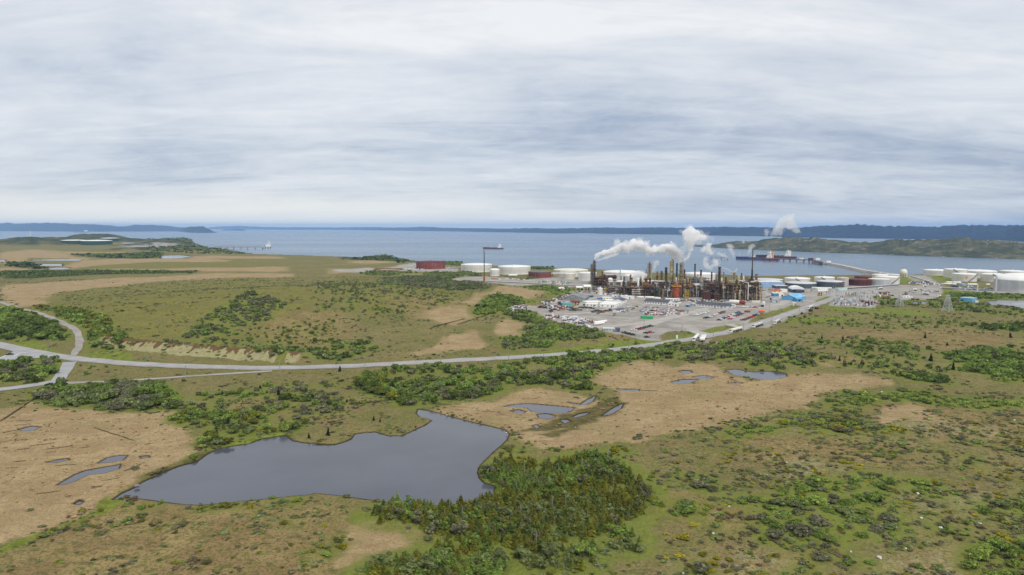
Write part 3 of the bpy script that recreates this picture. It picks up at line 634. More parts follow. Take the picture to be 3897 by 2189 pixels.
ridge('far_hills', hs, zD((1860,122),(2576,128))+zC((0,141),(500,149),(900,155),(1200,158)), 2500, M_FAR, 'low blue hills across the middle of the bay', 260, 16, .10, 4)
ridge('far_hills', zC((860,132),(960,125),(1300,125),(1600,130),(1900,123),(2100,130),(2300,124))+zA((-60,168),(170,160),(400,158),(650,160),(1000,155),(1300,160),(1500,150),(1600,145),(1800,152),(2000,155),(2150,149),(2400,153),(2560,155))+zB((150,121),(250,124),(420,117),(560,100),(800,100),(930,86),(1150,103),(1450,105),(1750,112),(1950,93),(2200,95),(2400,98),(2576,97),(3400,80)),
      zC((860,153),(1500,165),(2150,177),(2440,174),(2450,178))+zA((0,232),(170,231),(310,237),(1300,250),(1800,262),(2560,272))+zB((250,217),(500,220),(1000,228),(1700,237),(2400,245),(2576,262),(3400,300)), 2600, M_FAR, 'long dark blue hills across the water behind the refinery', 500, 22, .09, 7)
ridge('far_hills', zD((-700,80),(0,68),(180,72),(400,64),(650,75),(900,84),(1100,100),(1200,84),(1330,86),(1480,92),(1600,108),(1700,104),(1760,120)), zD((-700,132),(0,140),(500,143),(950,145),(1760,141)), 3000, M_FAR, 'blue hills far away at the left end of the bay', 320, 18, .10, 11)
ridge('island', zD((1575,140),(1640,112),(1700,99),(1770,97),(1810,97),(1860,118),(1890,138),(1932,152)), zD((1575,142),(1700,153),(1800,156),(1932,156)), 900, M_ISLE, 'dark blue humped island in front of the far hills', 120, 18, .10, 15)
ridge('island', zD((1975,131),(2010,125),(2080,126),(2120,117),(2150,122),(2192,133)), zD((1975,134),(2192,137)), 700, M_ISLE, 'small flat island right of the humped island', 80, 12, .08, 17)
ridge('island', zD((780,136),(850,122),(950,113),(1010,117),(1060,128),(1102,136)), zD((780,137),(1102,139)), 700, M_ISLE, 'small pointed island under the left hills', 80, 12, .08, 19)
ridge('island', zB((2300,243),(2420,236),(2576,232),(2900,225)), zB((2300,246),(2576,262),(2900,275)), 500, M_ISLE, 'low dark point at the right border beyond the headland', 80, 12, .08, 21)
ridge('headland', zA((1325,399),(1420,387),(1560,380),(1700,382),(1800,370),(1900,345),(2050,332),(2200,340),(2400,310),(2576,290))+zB((250,212),(330,214),(430,222),(520,217),(650,240),(800,250),(930,263),(1080,260),(1200,245),(1300,234),(1420,240),(1550,236),(1700,238),(1800,226),(1950,218),(2080,230),(2250,245),(2400,258),(2576,262),(2900,250),(3500,240)),
      zA((1325,403),(1500,408),(1750,420),(2050,436),(2300,447),(2576,456))+zB((30,345),(200,350),(500,362),(1000,380),(1500,400),(2000,415),(2576,434),(3500,470)), 620, M_HEAD, 'rocky green headland across the inlet on the right', 700, 60, .10, 23, .5)
# ------------------------------------------------------------------ paints
WHITE = paint('white_paint', (.80, .79, .76), .45, 0, .06, .15, (.55, .50, .42), .25, True)
CREAM = paint('cream_paint', (.72, .69, .58), .5, 0, .08, .15, (.50, .42, .30), .3, True)
LGREY = paint('pale_grey_paint', (.55, .57, .58), .5, 0, .10, .15, (.38, .34, .30), .3, True)
SLATE = paint('slate_paint', (.105, .130, .150), .5, 0, .15, .1, (.05, .05, .05), .3, True)
RUSTRED = paint('rusted_red_plate', (.225, .052, .048), .75, 0, .35, .22, (.50, .36, .30), .55, True)
MAROON = paint('maroon_plate', (.095, .022, .022), .65, 0, .3, .2, (.18, .10, .08), .4, True)
RUST = paint('rust', (.195, .085, .036), .85, 0, .45, .5, (.045, .025, .018), .7)
DRUST = paint('dark_rust', (.078, .041, .027), .85, 0, .45, .5, (.13, .055, .025), .6)
BLACK = paint('sooty_steel', (.032, .030, .032), .7, 0, .3, .4, (.06, .035, .025), .5)
STEEL = paint('grey_steel', (.18, .18, .18), .55, .2, .25, .4, (.09, .06, .04), .5)
TANP = paint('tan_lagging', (.36, .27, .13), .6, 0, .25, .35, (.15, .08, .035), .6)
PALEY = paint('pale_yellow_lagging', (.46, .41, .23), .6, 0, .2, .25, (.20, .12, .05), .6)
OLIVEP = paint('olive_lagging', (.24, .20, .11), .65, 0, .25, .35, (.08, .05, .03), .7)
YELLOW = paint('yellow_paint', (.52, .36, .05), .6, 0, .15, .5, (.25, .15, .05), .4)
ORANGE = paint('orange_refractory', (.36, .095, .040), .75, 0, .3, .25, (.20, .05, .03), .6)
ORANGEB = paint('bright_orange', (.75, .17, .04), .6, 0, .1, .4)
REDP = paint('red_paint', (.40, .030, .035), .5, 0, .15, .4)
TEAL = paint('teal_paint', (.12, .34, .32), .55, 0, .12, .3)
GREENP = paint('bright_green_paint', (.03, .36, .14), .5, 0, .08, .3)
DGREEN = paint('dark_green_paint', (.018, .085, .060), .5, 0, .1, .05)
BLUEP = paint('blue_paint', (.06, .22, .42), .5, 0, .12, .3)
LBLUE = paint('light_blue_sheeting', (.13, .38, .62), .5, 0, .08, .2)
PBLUE = paint('pale_blue_sheeting', (.30, .45, .66), .5, 0, .06, .2)
NAVY = paint('navy_sheeting', (.045, .065, .13), .5, 0, .15, .2)
DROOF = paint('dark_shingles', (.085, .090, .105), .85, 0, .2, .3)
GLASS = paint('dark_glass', (.02, .025, .03), .15, 0, .1, 1.)
CONC = paint('concrete', (.40, .38, .35), .85, 0, .15, .3)
ROCKM = paint('armour_rock', (.24, .22, .20), .95, 0, .45, .12, (.07, .065, .06), .8)
WOODP = paint('grey_wood', (.30, .27, .23), .9, 0, .2, 1.)
TYRE = paint('tyre', (.02, .02, .022), .8, 0, .1, 1.)

def spot(zoomfn, u, v, Y=None):
    p = zoomfn((u, v))
    return at_y(p, Y)[0] if Y else ground(p)[0]
# ------------------------------------------------------------------ storage tanks
def tank(z, uL, uR, vT, vB, label, mat, roof=None, dome=0.0, stairs=0, ringed=False, group='storage tanks of the refinery', open_top=False, logo=False, lid=.25):
    k = z((1, 0))[0][0]-z((0, 0))[0][0]
    um = (uL+uR)/2; g = spot(z, um, vB); Y = g[1]
    r = (uR-uL)/2*k*Y/FPX
    for _ in range(3): r = (uR-uL)/2*k*(Y+r)/FPX/1.0
    dirv = Vector((g[0], g[1], 0)).normalized(); c = Vector((g[0], g[1], 0))+dirv*r
    zt = row_z((c.x, c.y), z((um, vT))[0][1]); z0 = float(g[2])-.4; H = max(zt-z0, 2)
    t = thing('storage_tank', label, 'tank', (c.x, c.y, z0), 0, group)
    mb = MB(); n = 56
    if open_top:
        mb.lathe([(r, 0), (r, H), (r-.6, H), (r-.6, .3)], n); mb.build('shell', mat, t); f = MB(); f.lathe([(.01, .35), (r-.61, .35)], n); f.build('floor_plate', TANP, t)
    else:
        mb.lathe([(r, 0), (r, H*.33), (r+.03, H*.33+.05), (r, H*.66), (r+.03, H*.66+.05), (r, H)], n); mb.build('shell', mat, t)
        rf = MB(); rm = roof or mat
        if dome: rf.lathe([(r*math.cos(q*math.pi/16)+.2*(q == 0), H+dome*math.sin(q*math.pi/16)) for q in range(8)]+[(.01, H+dome)], n)
        else: rf.lathe([(r+.12, H-.5), (r+.12, H+.12), (r*.7, H+r*.035), (r*.3, H+r*.055), (.01, H+r*.06)], n)
        rf.build('roof', rm, t)
        w = MB(); w.lathe([(r+.25, H*.90), (r+.5, H*.90), (r+.5, H*.92), (r+.25, H*.92)], n); w.build('wind_girder', mat, t)
        if lid and not dome: v_ = MB(); v_.cone((0, 0, H+r*.055), (0, 0, H+r*.055+1.2), .8, .8, 10); v_.build('roof_vent', rm, t)
    if stairs:
        s = MB(); a0 = -math.pi/2 + (0.25 if stairs > 0 else -0.25); sw = stairs*min(1.0, H*1.35/r)
        for q in range(24):
            a = a0+sw*q/24-sw*.5; hh = H*(q+1)/24
            s.box(((r+.6)*math.cos(a), (r+.6)*math.sin(a), hh), (sw*r/24*1.3 if sw > 0 else -sw*r/24*1.3, 1.2, .5), a+math.pi/2)
            s.box(((r+1.2)*math.cos(a), (r+1.2)*math.sin(a), hh+.6), (abs(sw)*r/24*1.2, .12, 1.2), a+math.pi/2)
        s.build('stairway', RUST if mat is SLATE or mat is RUSTRED else STEEL, t)
    if logo:   # an orange drop and three faint rows beside it
        m_ = MB()
        for q in range(6):
            a = -math.pi/2-.42+.015; w = 1.9*math.sin((q+.7)/6.4*math.pi)*(1 if q < 4 else .8)
            m_.box(((r+.06)*math.cos(a), (r+.06)*math.sin(a), H*.42+q*H*.075), (w*2, .06, H*.078), a+math.pi/2)
        m_.build('drop_emblem', paint('faded_orange', (.70, .33, .20), .6), t)
        for row in range(2):
            l_ = MB()
            for q in range(9):
                a = -math.pi/2-.30+q*.045; l_.box(((r+.06)*math.cos(a), (r+.06)*math.sin(a), H*(.62-.14*row)), (r*.030, .05, H*.06), a+math.pi/2)
            l_.build('lettering', paint('faded_pink', (.72, .58, .52), .6), t)
    return t
T = tank
tank(zC, 325, 602, 524, 541, 'low rusty open ring of a dismantled tank on the moor', RUST, open_top=True, group='rusty tanks')
tank(zC, 732, 1017, 453, 528, 'big rust red streaked tank standing alone at the left of the tank row', RUSTRED, MAROON, group='rusty tanks')
tank(zC, 1170, 1475, 478, 558, 'big white tank behind the thin flare stack', WHITE)
tank(zC, 1455, 1548, 532, 596, 'small white domed tank between two big white tanks', WHITE, dome=2.5, group='small white tanks')
tank(zC, 1535, 1853, 497, 582, 'big white tank right of the small domed tank', WHITE)
tank(zC, 1830, 2055, 550, 615, 'maroon tank with grey roof and white streaks', RUSTRED, SLATE, group='rusty tanks')
tank(zC, 2078, 2415, 530, 606, 'wide cream tank behind the two small white tanks', CREAM)
tank(zC, 2174, 2285, 568, 627, 'small cream tank in front of the wide cream tank', CREAM, group='small white tanks')
tank(zC, 2322, 2500, 560, 642, 'white tank just left of the two slim columns', WHITE, group='small white tanks')
tank(zA, 328, 795, 722, 866, 'wide white tank behind the left half of the refinery', WHITE, stairs=0)
tank(zA, 600, 765, 778, 872, 'small white domed tank in front of the wide white tank', WHITE, dome=2.5, group='small white tanks')
tank(zA, 1372, 1760, 745, 872, 'wide white tank behind the middle of the refinery', WHITE)
tank(zB, -90, 195, 628, 690, 'dark slate tank just right of the refinery', SLATE, LGREY)
tank(zB, 228, 463, 615, 672, 'pale tank half hidden behind a dark slate tank', WHITE, stairs=-1)
tank(zB, 521, 702, 606, 682, 'tall white tank behind two dark slate tanks', WHITE, stairs=-1)
tank(zB, 234, 520, 660, 718, 'wide dark slate tank behind the navy building', SLATE, LGREY)
tank(zB, 545, 796, 645, 718, 'dark slate tank with a brown stairway slanting up its side', SLATE, LGREY, stairs=1)
tank(zB, 740, 845, 612, 692, 'pale rust stained tank squeezed beside the maroon tank', paint('stained_white', (.60, .54, .50), .6, 0, .1, .2, (.35, .16, .10), .7, True))
tank(zB, 918, 1090, 596, 628, 'low rust brown tank behind the maroon tank', paint('brown_plate', (.21, .075, .030), .8, 0, .3, .2, None, .3, True), group='rusty tanks')
tank(zB, 833, 1056, 628, 693, 'dark maroon tank among the white tanks', MAROON, MAROON, group='rusty tanks')
tank(zB, 1090, 1228, 580, 640, 'white tank at the foot of the breakwater', WHITE)
tank(zB, 1230, 1343, 580, 640, 'short white tank nearest the white sphere', CREAM)
tank(zB, 1120, 1338, 600, 674, 'tall white tank with a stairway at its right side', WHITE, stairs=1)
tank(zB, 1055, 1244, 622, 692, 'pale grey tank touching the maroon tank', LGREY, CREAM)
tank(zB, 1602, 1830, 536, 592, 'leftmost white tank of the far tank farm', WHITE, group='white tanks of the far tank farm')
tank(zB, 1798, 1998, 528, 612, 'white far tank with a dark stairway slanting down its left', WHITE, stairs=-1, group='white tanks of the far tank farm')
tank(zB, 1998, 2277, 542, 616, 'widest white tank in the far tank farm', WHITE, group='white tanks of the far tank farm')
tank(zB, 1882, 2091, 572, 650, 'white tank with faded orange drop emblem and lettering', WHITE, stairs=1, logo=True, group='white tanks of the far tank farm')
tank(zB, 2167, 2385, 575, 654, 'white tank between the emblem tank and the big dome', WHITE, stairs=-1, group='white tanks of the far tank farm')
tank(zB, 2352, 2572, 545, 602, 'white tank peeping out behind the big domed tank', WHITE, group='white tanks of the far tank farm')
tank(zB, 2318, 2760, 628, 756, 'huge pale grey tank with a white dome', LGREY, WHITE, dome=9.)
for a in ((560, 760, 222, 258, 'leftmost dark green tank with a white roof on the left coast'), (740, 986, 225, 266, 'foremost dark green tank with a white roof on the left coast'), (905, 1050, 203, 236, 'smaller dark green tank behind the foremost green one')):
    tank(zD, *a, DGREEN, WHITE, group='dark green tanks on the left coast')
tank(zA, 249, 316, 936, 1022, 'white tank with a yellow stair in front of the refinery', WHITE, group='small white tanks')
tank(zA, 330, 384, 940, 990, 'squat tan tank beside the white tank with yellow stair', paint('pale_tan', (.50, .43, .30), .6), YELLOW, group='small white tanks')
tank(zA, 378, 446, 822, 932, 'white silo standing by the rusty framework', WHITE, dome=2.0, group='small white tanks')
def sphere_tank():
    g = spot(zB, 1390, 606); Y = g[1]; r = 33*.387*Y/FPX
    t = thing('gas_sphere', 'cream gas sphere on legs beside the white tanks', 'gas tank', g)
    mb = MB(); zc = r+2.5; mb.lathe([(max(.02, r*math.sin(q*math.pi/14)), zc-r*math.cos(q*math.pi/14)) for q in range(15)], 28); mb.build('shell', CREAM, t)
    for q in range(10):
        a = q*math.tau/10; l = MB(); l.cone((r*.96*math.cos(a), r*.96*math.sin(a), 0), (r*.96*math.cos(a), r*.96*math.sin(a), zc), .35, .35, 8); l.build('leg', CREAM, t)
    v = MB(); v.cone((0, 0, zc+r), (0, 0, zc+r+2), .5); v.build('vent', STEEL, t)
sphere_tank()

# ------------------------------------------------------------------ stacks and columns of the refinery
def rail(mb, r, z, n=14):
    for q in range(n):
        a = q*math.tau/n; b = (q+1)*math.tau/n
        mb.tube([(r*math.cos(a), r*math.sin(a), z), (r*math.cos(a), r*math.sin(a), z+1.1)], .05, 4)
        mb.tube([(r*math.cos(a), r*math.sin(a), z+1.1), (r*math.cos(b), r*math.sin(b), z+1.1)], .06, 4)
def column(u, vT, vB, w, label, mat, kind='column', top=None, platforms=(), foot=None, spire=0, band=None, wtop=None, Y=None, z=zA, cat=None):
    k = z((1, 0))[0][0]-z((0, 0))[0][0]
    g = spot(z, u, vB, Y); Y = g[1]; g[2] = gz(g[0], g[1]); s = k*Y/FPX
    H = row_z(g, z((u, vT))[0][1])-g[2]; r = w*s/2; r2 = (wtop or w)*s/2
    t = thing({'stack': 'chimney_stack', 'column': 'process_column', 'lattice': 'process_column', 'pipe': 'vent_pipe'}[kind], label, cat or {'stack': 'chimney', 'column': 'column', 'lattice': 'column', 'pipe': 'vent pipe'}[kind], (g[0], g[1], g[2]-.3), 0, {'stack': 'chimneys of the refinery', 'pipe': 'vents of the refinery'}.get(kind, 'columns of the refinery'))
    body = MB(); ht = H*.72 if top else H
    if foot: body.cone((0, 0, 0), (0, 0, H*foot[0]), r*foot[1], r*foot[1], 14); body.cone((0, 0, H*foot[0]), (0, 0, H*foot[0]+r*2), r*foot[1], r, 14, False); body.cone((0, 0, H*foot[0]+r*2), (0, 0, ht), r, r2, 14)
    else: body.cone((0, 0, 0), (0, 0, ht), r, r2, 16)
    if kind == 'column': body.cone((0, 0, ht), (0, 0, ht+r*.5), r2, r2*.5, 16)
    body.build('shell', mat, t)
    if top: c = MB(); c.cone((0, 0, ht), (0, 0, H), r2*1.02, r2*.96, 16); c.build('upper_section', top, t)
    if kind == 'stack':
        c = MB(); c.lathe([(r2*.7, H-.8), (r2*1.18, H-.8), (r2*1.18, H+.3), (r2*.75, H+.3), (r2*.7, H-.8)], 16); c.build('rim', BLACK, t)
    if band: c = MB(); c.lathe([(r*1.05, H*band-.9), (r*1.25, H*band-.9), (r*1.25, H*band+.9), (r*1.05, H*band+.9)], 16); c.build('band', RUSTRED, t)
    for f in platforms:
        p = MB(); p.lathe([(r*.9, H*f-.12), (r+1.3, H*f-.12), (r+1.3, H*f+.05), (r*.9, H*f+.05)], 14); rail(p, r+1.25, H*f); p.build('platform', random.choice([STEEL, YELLOW, DRUST, RUST]), t)
    if kind in ('column', 'lattice'):
        l = MB(); a = random.uniform(-2.4, -.7)
        for q in (-.3, .3): l.tube([((r+.5)*math.cos(a)+q*math.sin(a), (r+.5)*math.sin(a)-q*math.cos(a), .5), ((r+.5)*math.cos(a)+q*math.sin(a), (r+.5)*math.sin(a)-q*math.cos(a), H*.97)], .09, 4)
        l.build('ladder', YELLOW if random.random() < .4 else STEEL, t)
        d = MB(); a += random.choice([-1.1, 1.1, 2]); rr = max(.25, r*.16); x, y = (r+rr+.3)*math.cos(a), (r+rr+.3)*math.sin(a)
        d.tube([(x, y, .5), (x, y, ht+r*.7), (0, 0, ht+r*.7), (0, 0, ht+r*.3)], rr, 8); d.build('downcomer', random.choice([STEEL, TANP, DRUST, LGREY]), t)
    if kind == 'lattice':   # steel tower around the column
        l = MB(); q = r*1.7
        for sx in (-q, q):
            for sy in (-q, q): l.tube([(sx, sy, 0), (sx, sy, H*.93)], .2, 4)
        nb = max(3, int(H/6))
        for b in range(nb+1):
            zz = H*.93*b/nb
            for (x0, y0), (x1, y1) in (((-q, -q), (q, -q)), ((q, -q), (q, q)), ((q, q), (-q, q)), ((-q, q), (-q, -q))):
                l.tube([(x0, y0, zz), (x1, y1, zz)], .13, 4)
                if b < nb: l.tube([(x0, y0, zz), (x1, y1, zz+H*.93/nb)], .1, 4)
        l.build('lattice_frame', mat, t)
    if spire: p = MB(); p.tube([(0, 0, ht), (0, 0, H+spire*s)], max(.18, r*.1), 6); p.build('spire', STEEL, t)
    return t
COLS = [
 (172, 628, 888, 15, 'slim grey column beside the column where the long plume starts', STEEL, 'lattice', dict(platforms=(.55, .8, .97))),
 (208, 578, 888, 20, 'slim brown column from which the long white plume starts', DRUST, 'lattice', dict(platforms=(.4, .65, .85, .95))),
 (541, 688, 880, 12, 'thin grey vent in front of the wide white tank', LGREY, 'pipe', {}),
 (590, 787, 1012, 17, 'black stack on a flared base at the left of the fan coolers', BLACK, 'stack', dict(foot=(.33, 1.7))),
 (683, 806, 1012, 34, 'thick rusty stack left of the white fan coolers', RUST, 'stack', dict(top=OLIVEP, platforms=(.5, .72))),
 (875, 815, 1015, 36, 'thick rust red stack right of the white fan coolers', RUST, 'stack', dict(platforms=(.45, .7))),
 (925, 808, 1018, 22, 'black stack on a flared base beside the thick rust red stack', BLACK, 'stack', dict(foot=(.35, 1.5))),
 (918, 605, 905, 26, 'tall tan lattice column with a pointed tip', TANP, 'lattice', dict(platforms=(.6, .8, .93), spire=10)),
 (1018, 722, 900, 25, 'first of three short rusty columns left of the pale yellow tower', RUST, 'column', dict(platforms=(.6, .95), spire=14, top=TANP)),
 (1077, 722, 900, 25, 'middle one of three short rusty columns left of the pale yellow tower', OLIVEP, 'column', dict(platforms=(.7, .97), spire=14)),
 (1131, 668, 895, 27, 'tallest of three rusty columns left of the pale yellow tower', RUST, 'column', dict(platforms=(.55, .75, .93), spire=16, top=DRUST)),
 (1203, 588, 925, 50, 'tallest thick pale yellow tower with a spire', PALEY, 'column', dict(platforms=(.35, .62, .88, .99), spire=50)),
 (1270, 617, 910, 20, 'slender black stack with a red band beside the pale yellow tower', BLACK, 'stack', dict(band=.72)),
 (1325, 620, 940, 50, 'thick olive tower with a narrower head where steam rises', OLIVEP, 'column', dict(wtop=36, platforms=(.3, .5, .7, .95))),
 (1365, 692, 930, 24, 'rusty column close behind the thick olive tower', RUST, 'column', dict(platforms=(.6, .9), top=DRUST)),
 (1408, 768, 935, 17, 'short grey column right of the thick olive tower', LGREY, 'column', dict(platforms=(.9,))),
 (1440, 820, 940, 20, 'stubby grey green column before the wide white tank', STEEL, 'column', {}),
 (1503, 626, 915, 18, 'slender stack with black top and rusty foot before the wide tank', RUST, 'stack', dict(top=BLACK)),
 (1580, 704, 955, 23, 'tan stack with a sooty maroon top', TANP, 'stack', dict(top=MAROON, platforms=(.35,))),
 (1460, 812, 930, 15, 'pale stub column left of the black topped stack', LGREY, 'column', {}),
 (1545, 822, 935, 16, 'olive stub column left of the tan stack', OLIVEP, 'column', {}),
 (1648, 812, 925, 24, 'pale grey drum column right of the tan stack', LGREY, 'column', {}),
 (1690, 850, 930, 14, 'rusty stub column left of the dark maroon stack', RUST, 'column', {}),
 (1720, 732, 915, 19, 'dark maroon stack right of the wide white tank', MAROON, 'stack', dict(platforms=(.5,))),
 (1817, 664, 1010, 32, 'thick sooty brown stack above the red panel', DRUST, 'stack', dict(platforms=(.66, .8), foot=(.3, 1.25))),
 (1875, 734, 905, 12, 'thin grey stack right of the thick sooty stack', STEEL, 'stack', {}),
 (2010, 737, 930, 32, 'tan column giving off thin steam', TANP, 'column', dict(platforms=(.4, .7, .96), spire=8)),
 (2105, 744, 905, 14, 'dark blue stack with a wider skirt', NAVY, 'stack', dict(foot=(.18, 1.7))),
 (2040, 842, 1065, 15, 'brown front column below the steaming tan column', DRUST, 'column', dict(platforms=(.6, .95))),
 (2152, 845, 1060, 15, 'rust brown column in front of the olive column', RUST, 'column', dict(platforms=(.7,))),
 (2167, 796, 1000, 20, 'olive column with a pointed tip near the tallest stack', OLIVEP, 'column', dict(platforms=(.8, .97), spire=16)),
 (2297, 758, 905, 32, 'rusty olive column right of the tallest stack', RUST, 'column', dict(platforms=(.5, .8, .98), top=OLIVEP, spire=8)),
 (2322, 856, 1085, 15, 'dark column at the right end of the refinery front', DRUST, 'column', dict(platforms=(.5, .9))),
 (2222, 905, 1010, 24, 'short yellow tan column at the foot of the tallest stack', TANP, 'column', {}),
 (2352, 870, 1000, 12, 'thin grey column at the right border of the refinery', STEEL, 'column', {}),
 (1900, 860, 985, 16, 'short brown column beside the red panel', RUST, 'column', {}),
 (1960, 905, 1010, 16, 'short rusty column below the thin steam', DRUST, 'column', {}),
 (1620, 860, 960, 13, 'grey stub column before the pale grey drum column', STEEL, 'column', {}),
 (1370, 830, 1000, 20, 'tan front column under the thick olive tower', TANP, 'column', dict(platforms=(.8,))),
 (1480, 840, 945, 12, 'thin tan stub column among the grey ones', TANP, 'column', {}),
 (830, 860, 960, 14, 'short tan column left of the thick rust red stack', TANP, 'column', {}),
 (640, 850, 960, 12, 'short sooty column between two stacks on the left', DRUST, 'column', {}),
 (1092, 950, 1072, 9, 'yellow upright column before the grey drum', YELLOW, 'column', {}),
 (1655, 905, 990, 14, 'rusty squat column above the maroon heater', RUST, 'column', {}),
]
for u, vT, vB, w, lab, m_, kind, kw in COLS: column(u, vT, vB, w, lab, m_, kind, **kw)
def tall_stack():
    g = spot(zA, 2238, 985); s = .295*g[1]/FPX; H = row_z(g, zA((2255, 432))[0][1])-g[2]; lean = 14*s
    t = thing('chimney_stack', 'tallest dark stack, stepped and very slender, at the right end', 'chimney', (g[0], g[1], g[2]-.3), 0, 'chimneys of the refinery')
    a = MB(); a.cone((0, 0, 0), (0, 0, H*.52), 15*s, 11*s, 14); a.build('lower_section', BLACK, t)
    b = MB(); b.cone((0, 0, H*.52), (0, 0, H*.56), 11*s, 7*s, 14, False); b.cone((0, 0, H*.56), (0, 0, H), 7*s, 5.5*s, 12); b.build('upper_section', DRUST, t)
    c = MB(); c.cone((0, 0, H-.5), (0, 0, H+1.2), 7*s, 7*s, 12); c.build('rim', RUST, t)
    for f in (.5, .75, .96): p = MB(); p.lathe([(5*s, H*f), (11*s, H*f), (11*s, H*f+.3), (5*s, H*f+.3)], 12); p.build('platform', STEEL, t)
tall_stack()
def flare_stack():
    g = spot(zC, 1398, 648); s = .388*g[1]/FPX; H = row_z(g, zC((1397, 330))[0][1])-g[2]
    t = thing('flare_stack', 'thin dark flare stack standing alone on the gravel flat, rust red at foot', 'flare stack', g, 0)
    a = MB(); a.cone((0, 0, H*.15), (0, 0, H*.9), 4.2*s, 3.6*s, 12); a.build('riser', BLACK, t)
    b = MB(); b.cone((0, 0, 0), (0, 0, H*.13), 10*s, 10*s, 14); b.cone((0, 0, H*.13), (0, 0, H*.16), 10*s, 4.2*s, 14); b.build('seal_drum', paint('orange_rust', (.34, .09, .03), .8), t)
    c = MB(); c.cone((0, 0, H*.9), (0, 0, H*.98), 5.2*s, 5.2*s, 12); c.cone((0, 0, H*.98), (0, 0, H), 6*s, 6*s, 12); c.build('burner_tip', TANP, t)
    for f in (.35, .62, .88): p = MB(); p.lathe([(3*s, H*f), (8*s, H*f), (8*s, H*f+.3), (3*s, H*f+.3)], 12); p.build('platform', DRUST, t)
    l = MB(); l.tube([(5.5*s, -1*s, 1), (5.5*s, -1*s, H*.9)], .12, 4); l.build('ladder', STEEL, t)
flare_stack()
def crane_boom():
    g = spot(zA, 912, 905); s = .295*g[1]/FPX; H = row_z(g, zA((873, 688))[0][1])-g[2]
    t = thing('mobile_crane', 'dark crane with a leaning boom beside the tan lattice column', 'crane', g)
    c = MB(); c.box((0, 0, 1.6), (7, 3, 2.2)); c.build('chassis', YELLOW, t); d = MB(); d.box((1.5, 0, 3.5), (2.5, 2.6, 2)); d.build('cab', YELLOW, t)
    b = MB()
    for q in ((-.4, -.4), (.4, -.4), (-.4, .4), (.4, .4)): b.tube([(q[0], q[1], 3), (-40*s+q[0]*.4, q[1]*.4, H)], .18, 4)
    for i in range(18): f = i/18; b.tube([(-40*s*f-.4, -.4, 3+(H-3)*f), (-40*s*(f+.055)+.4, -.4, 3+(H-3)*(f+.055))], .1, 4)
    b.build('boom', NAVY, t)
    w = MB(); w.tube([(-40*s, 0, H), (-40*s, 0, H*.45)], .07, 4); w.build('hoist_rope', BLACK, t)
crane_boom()

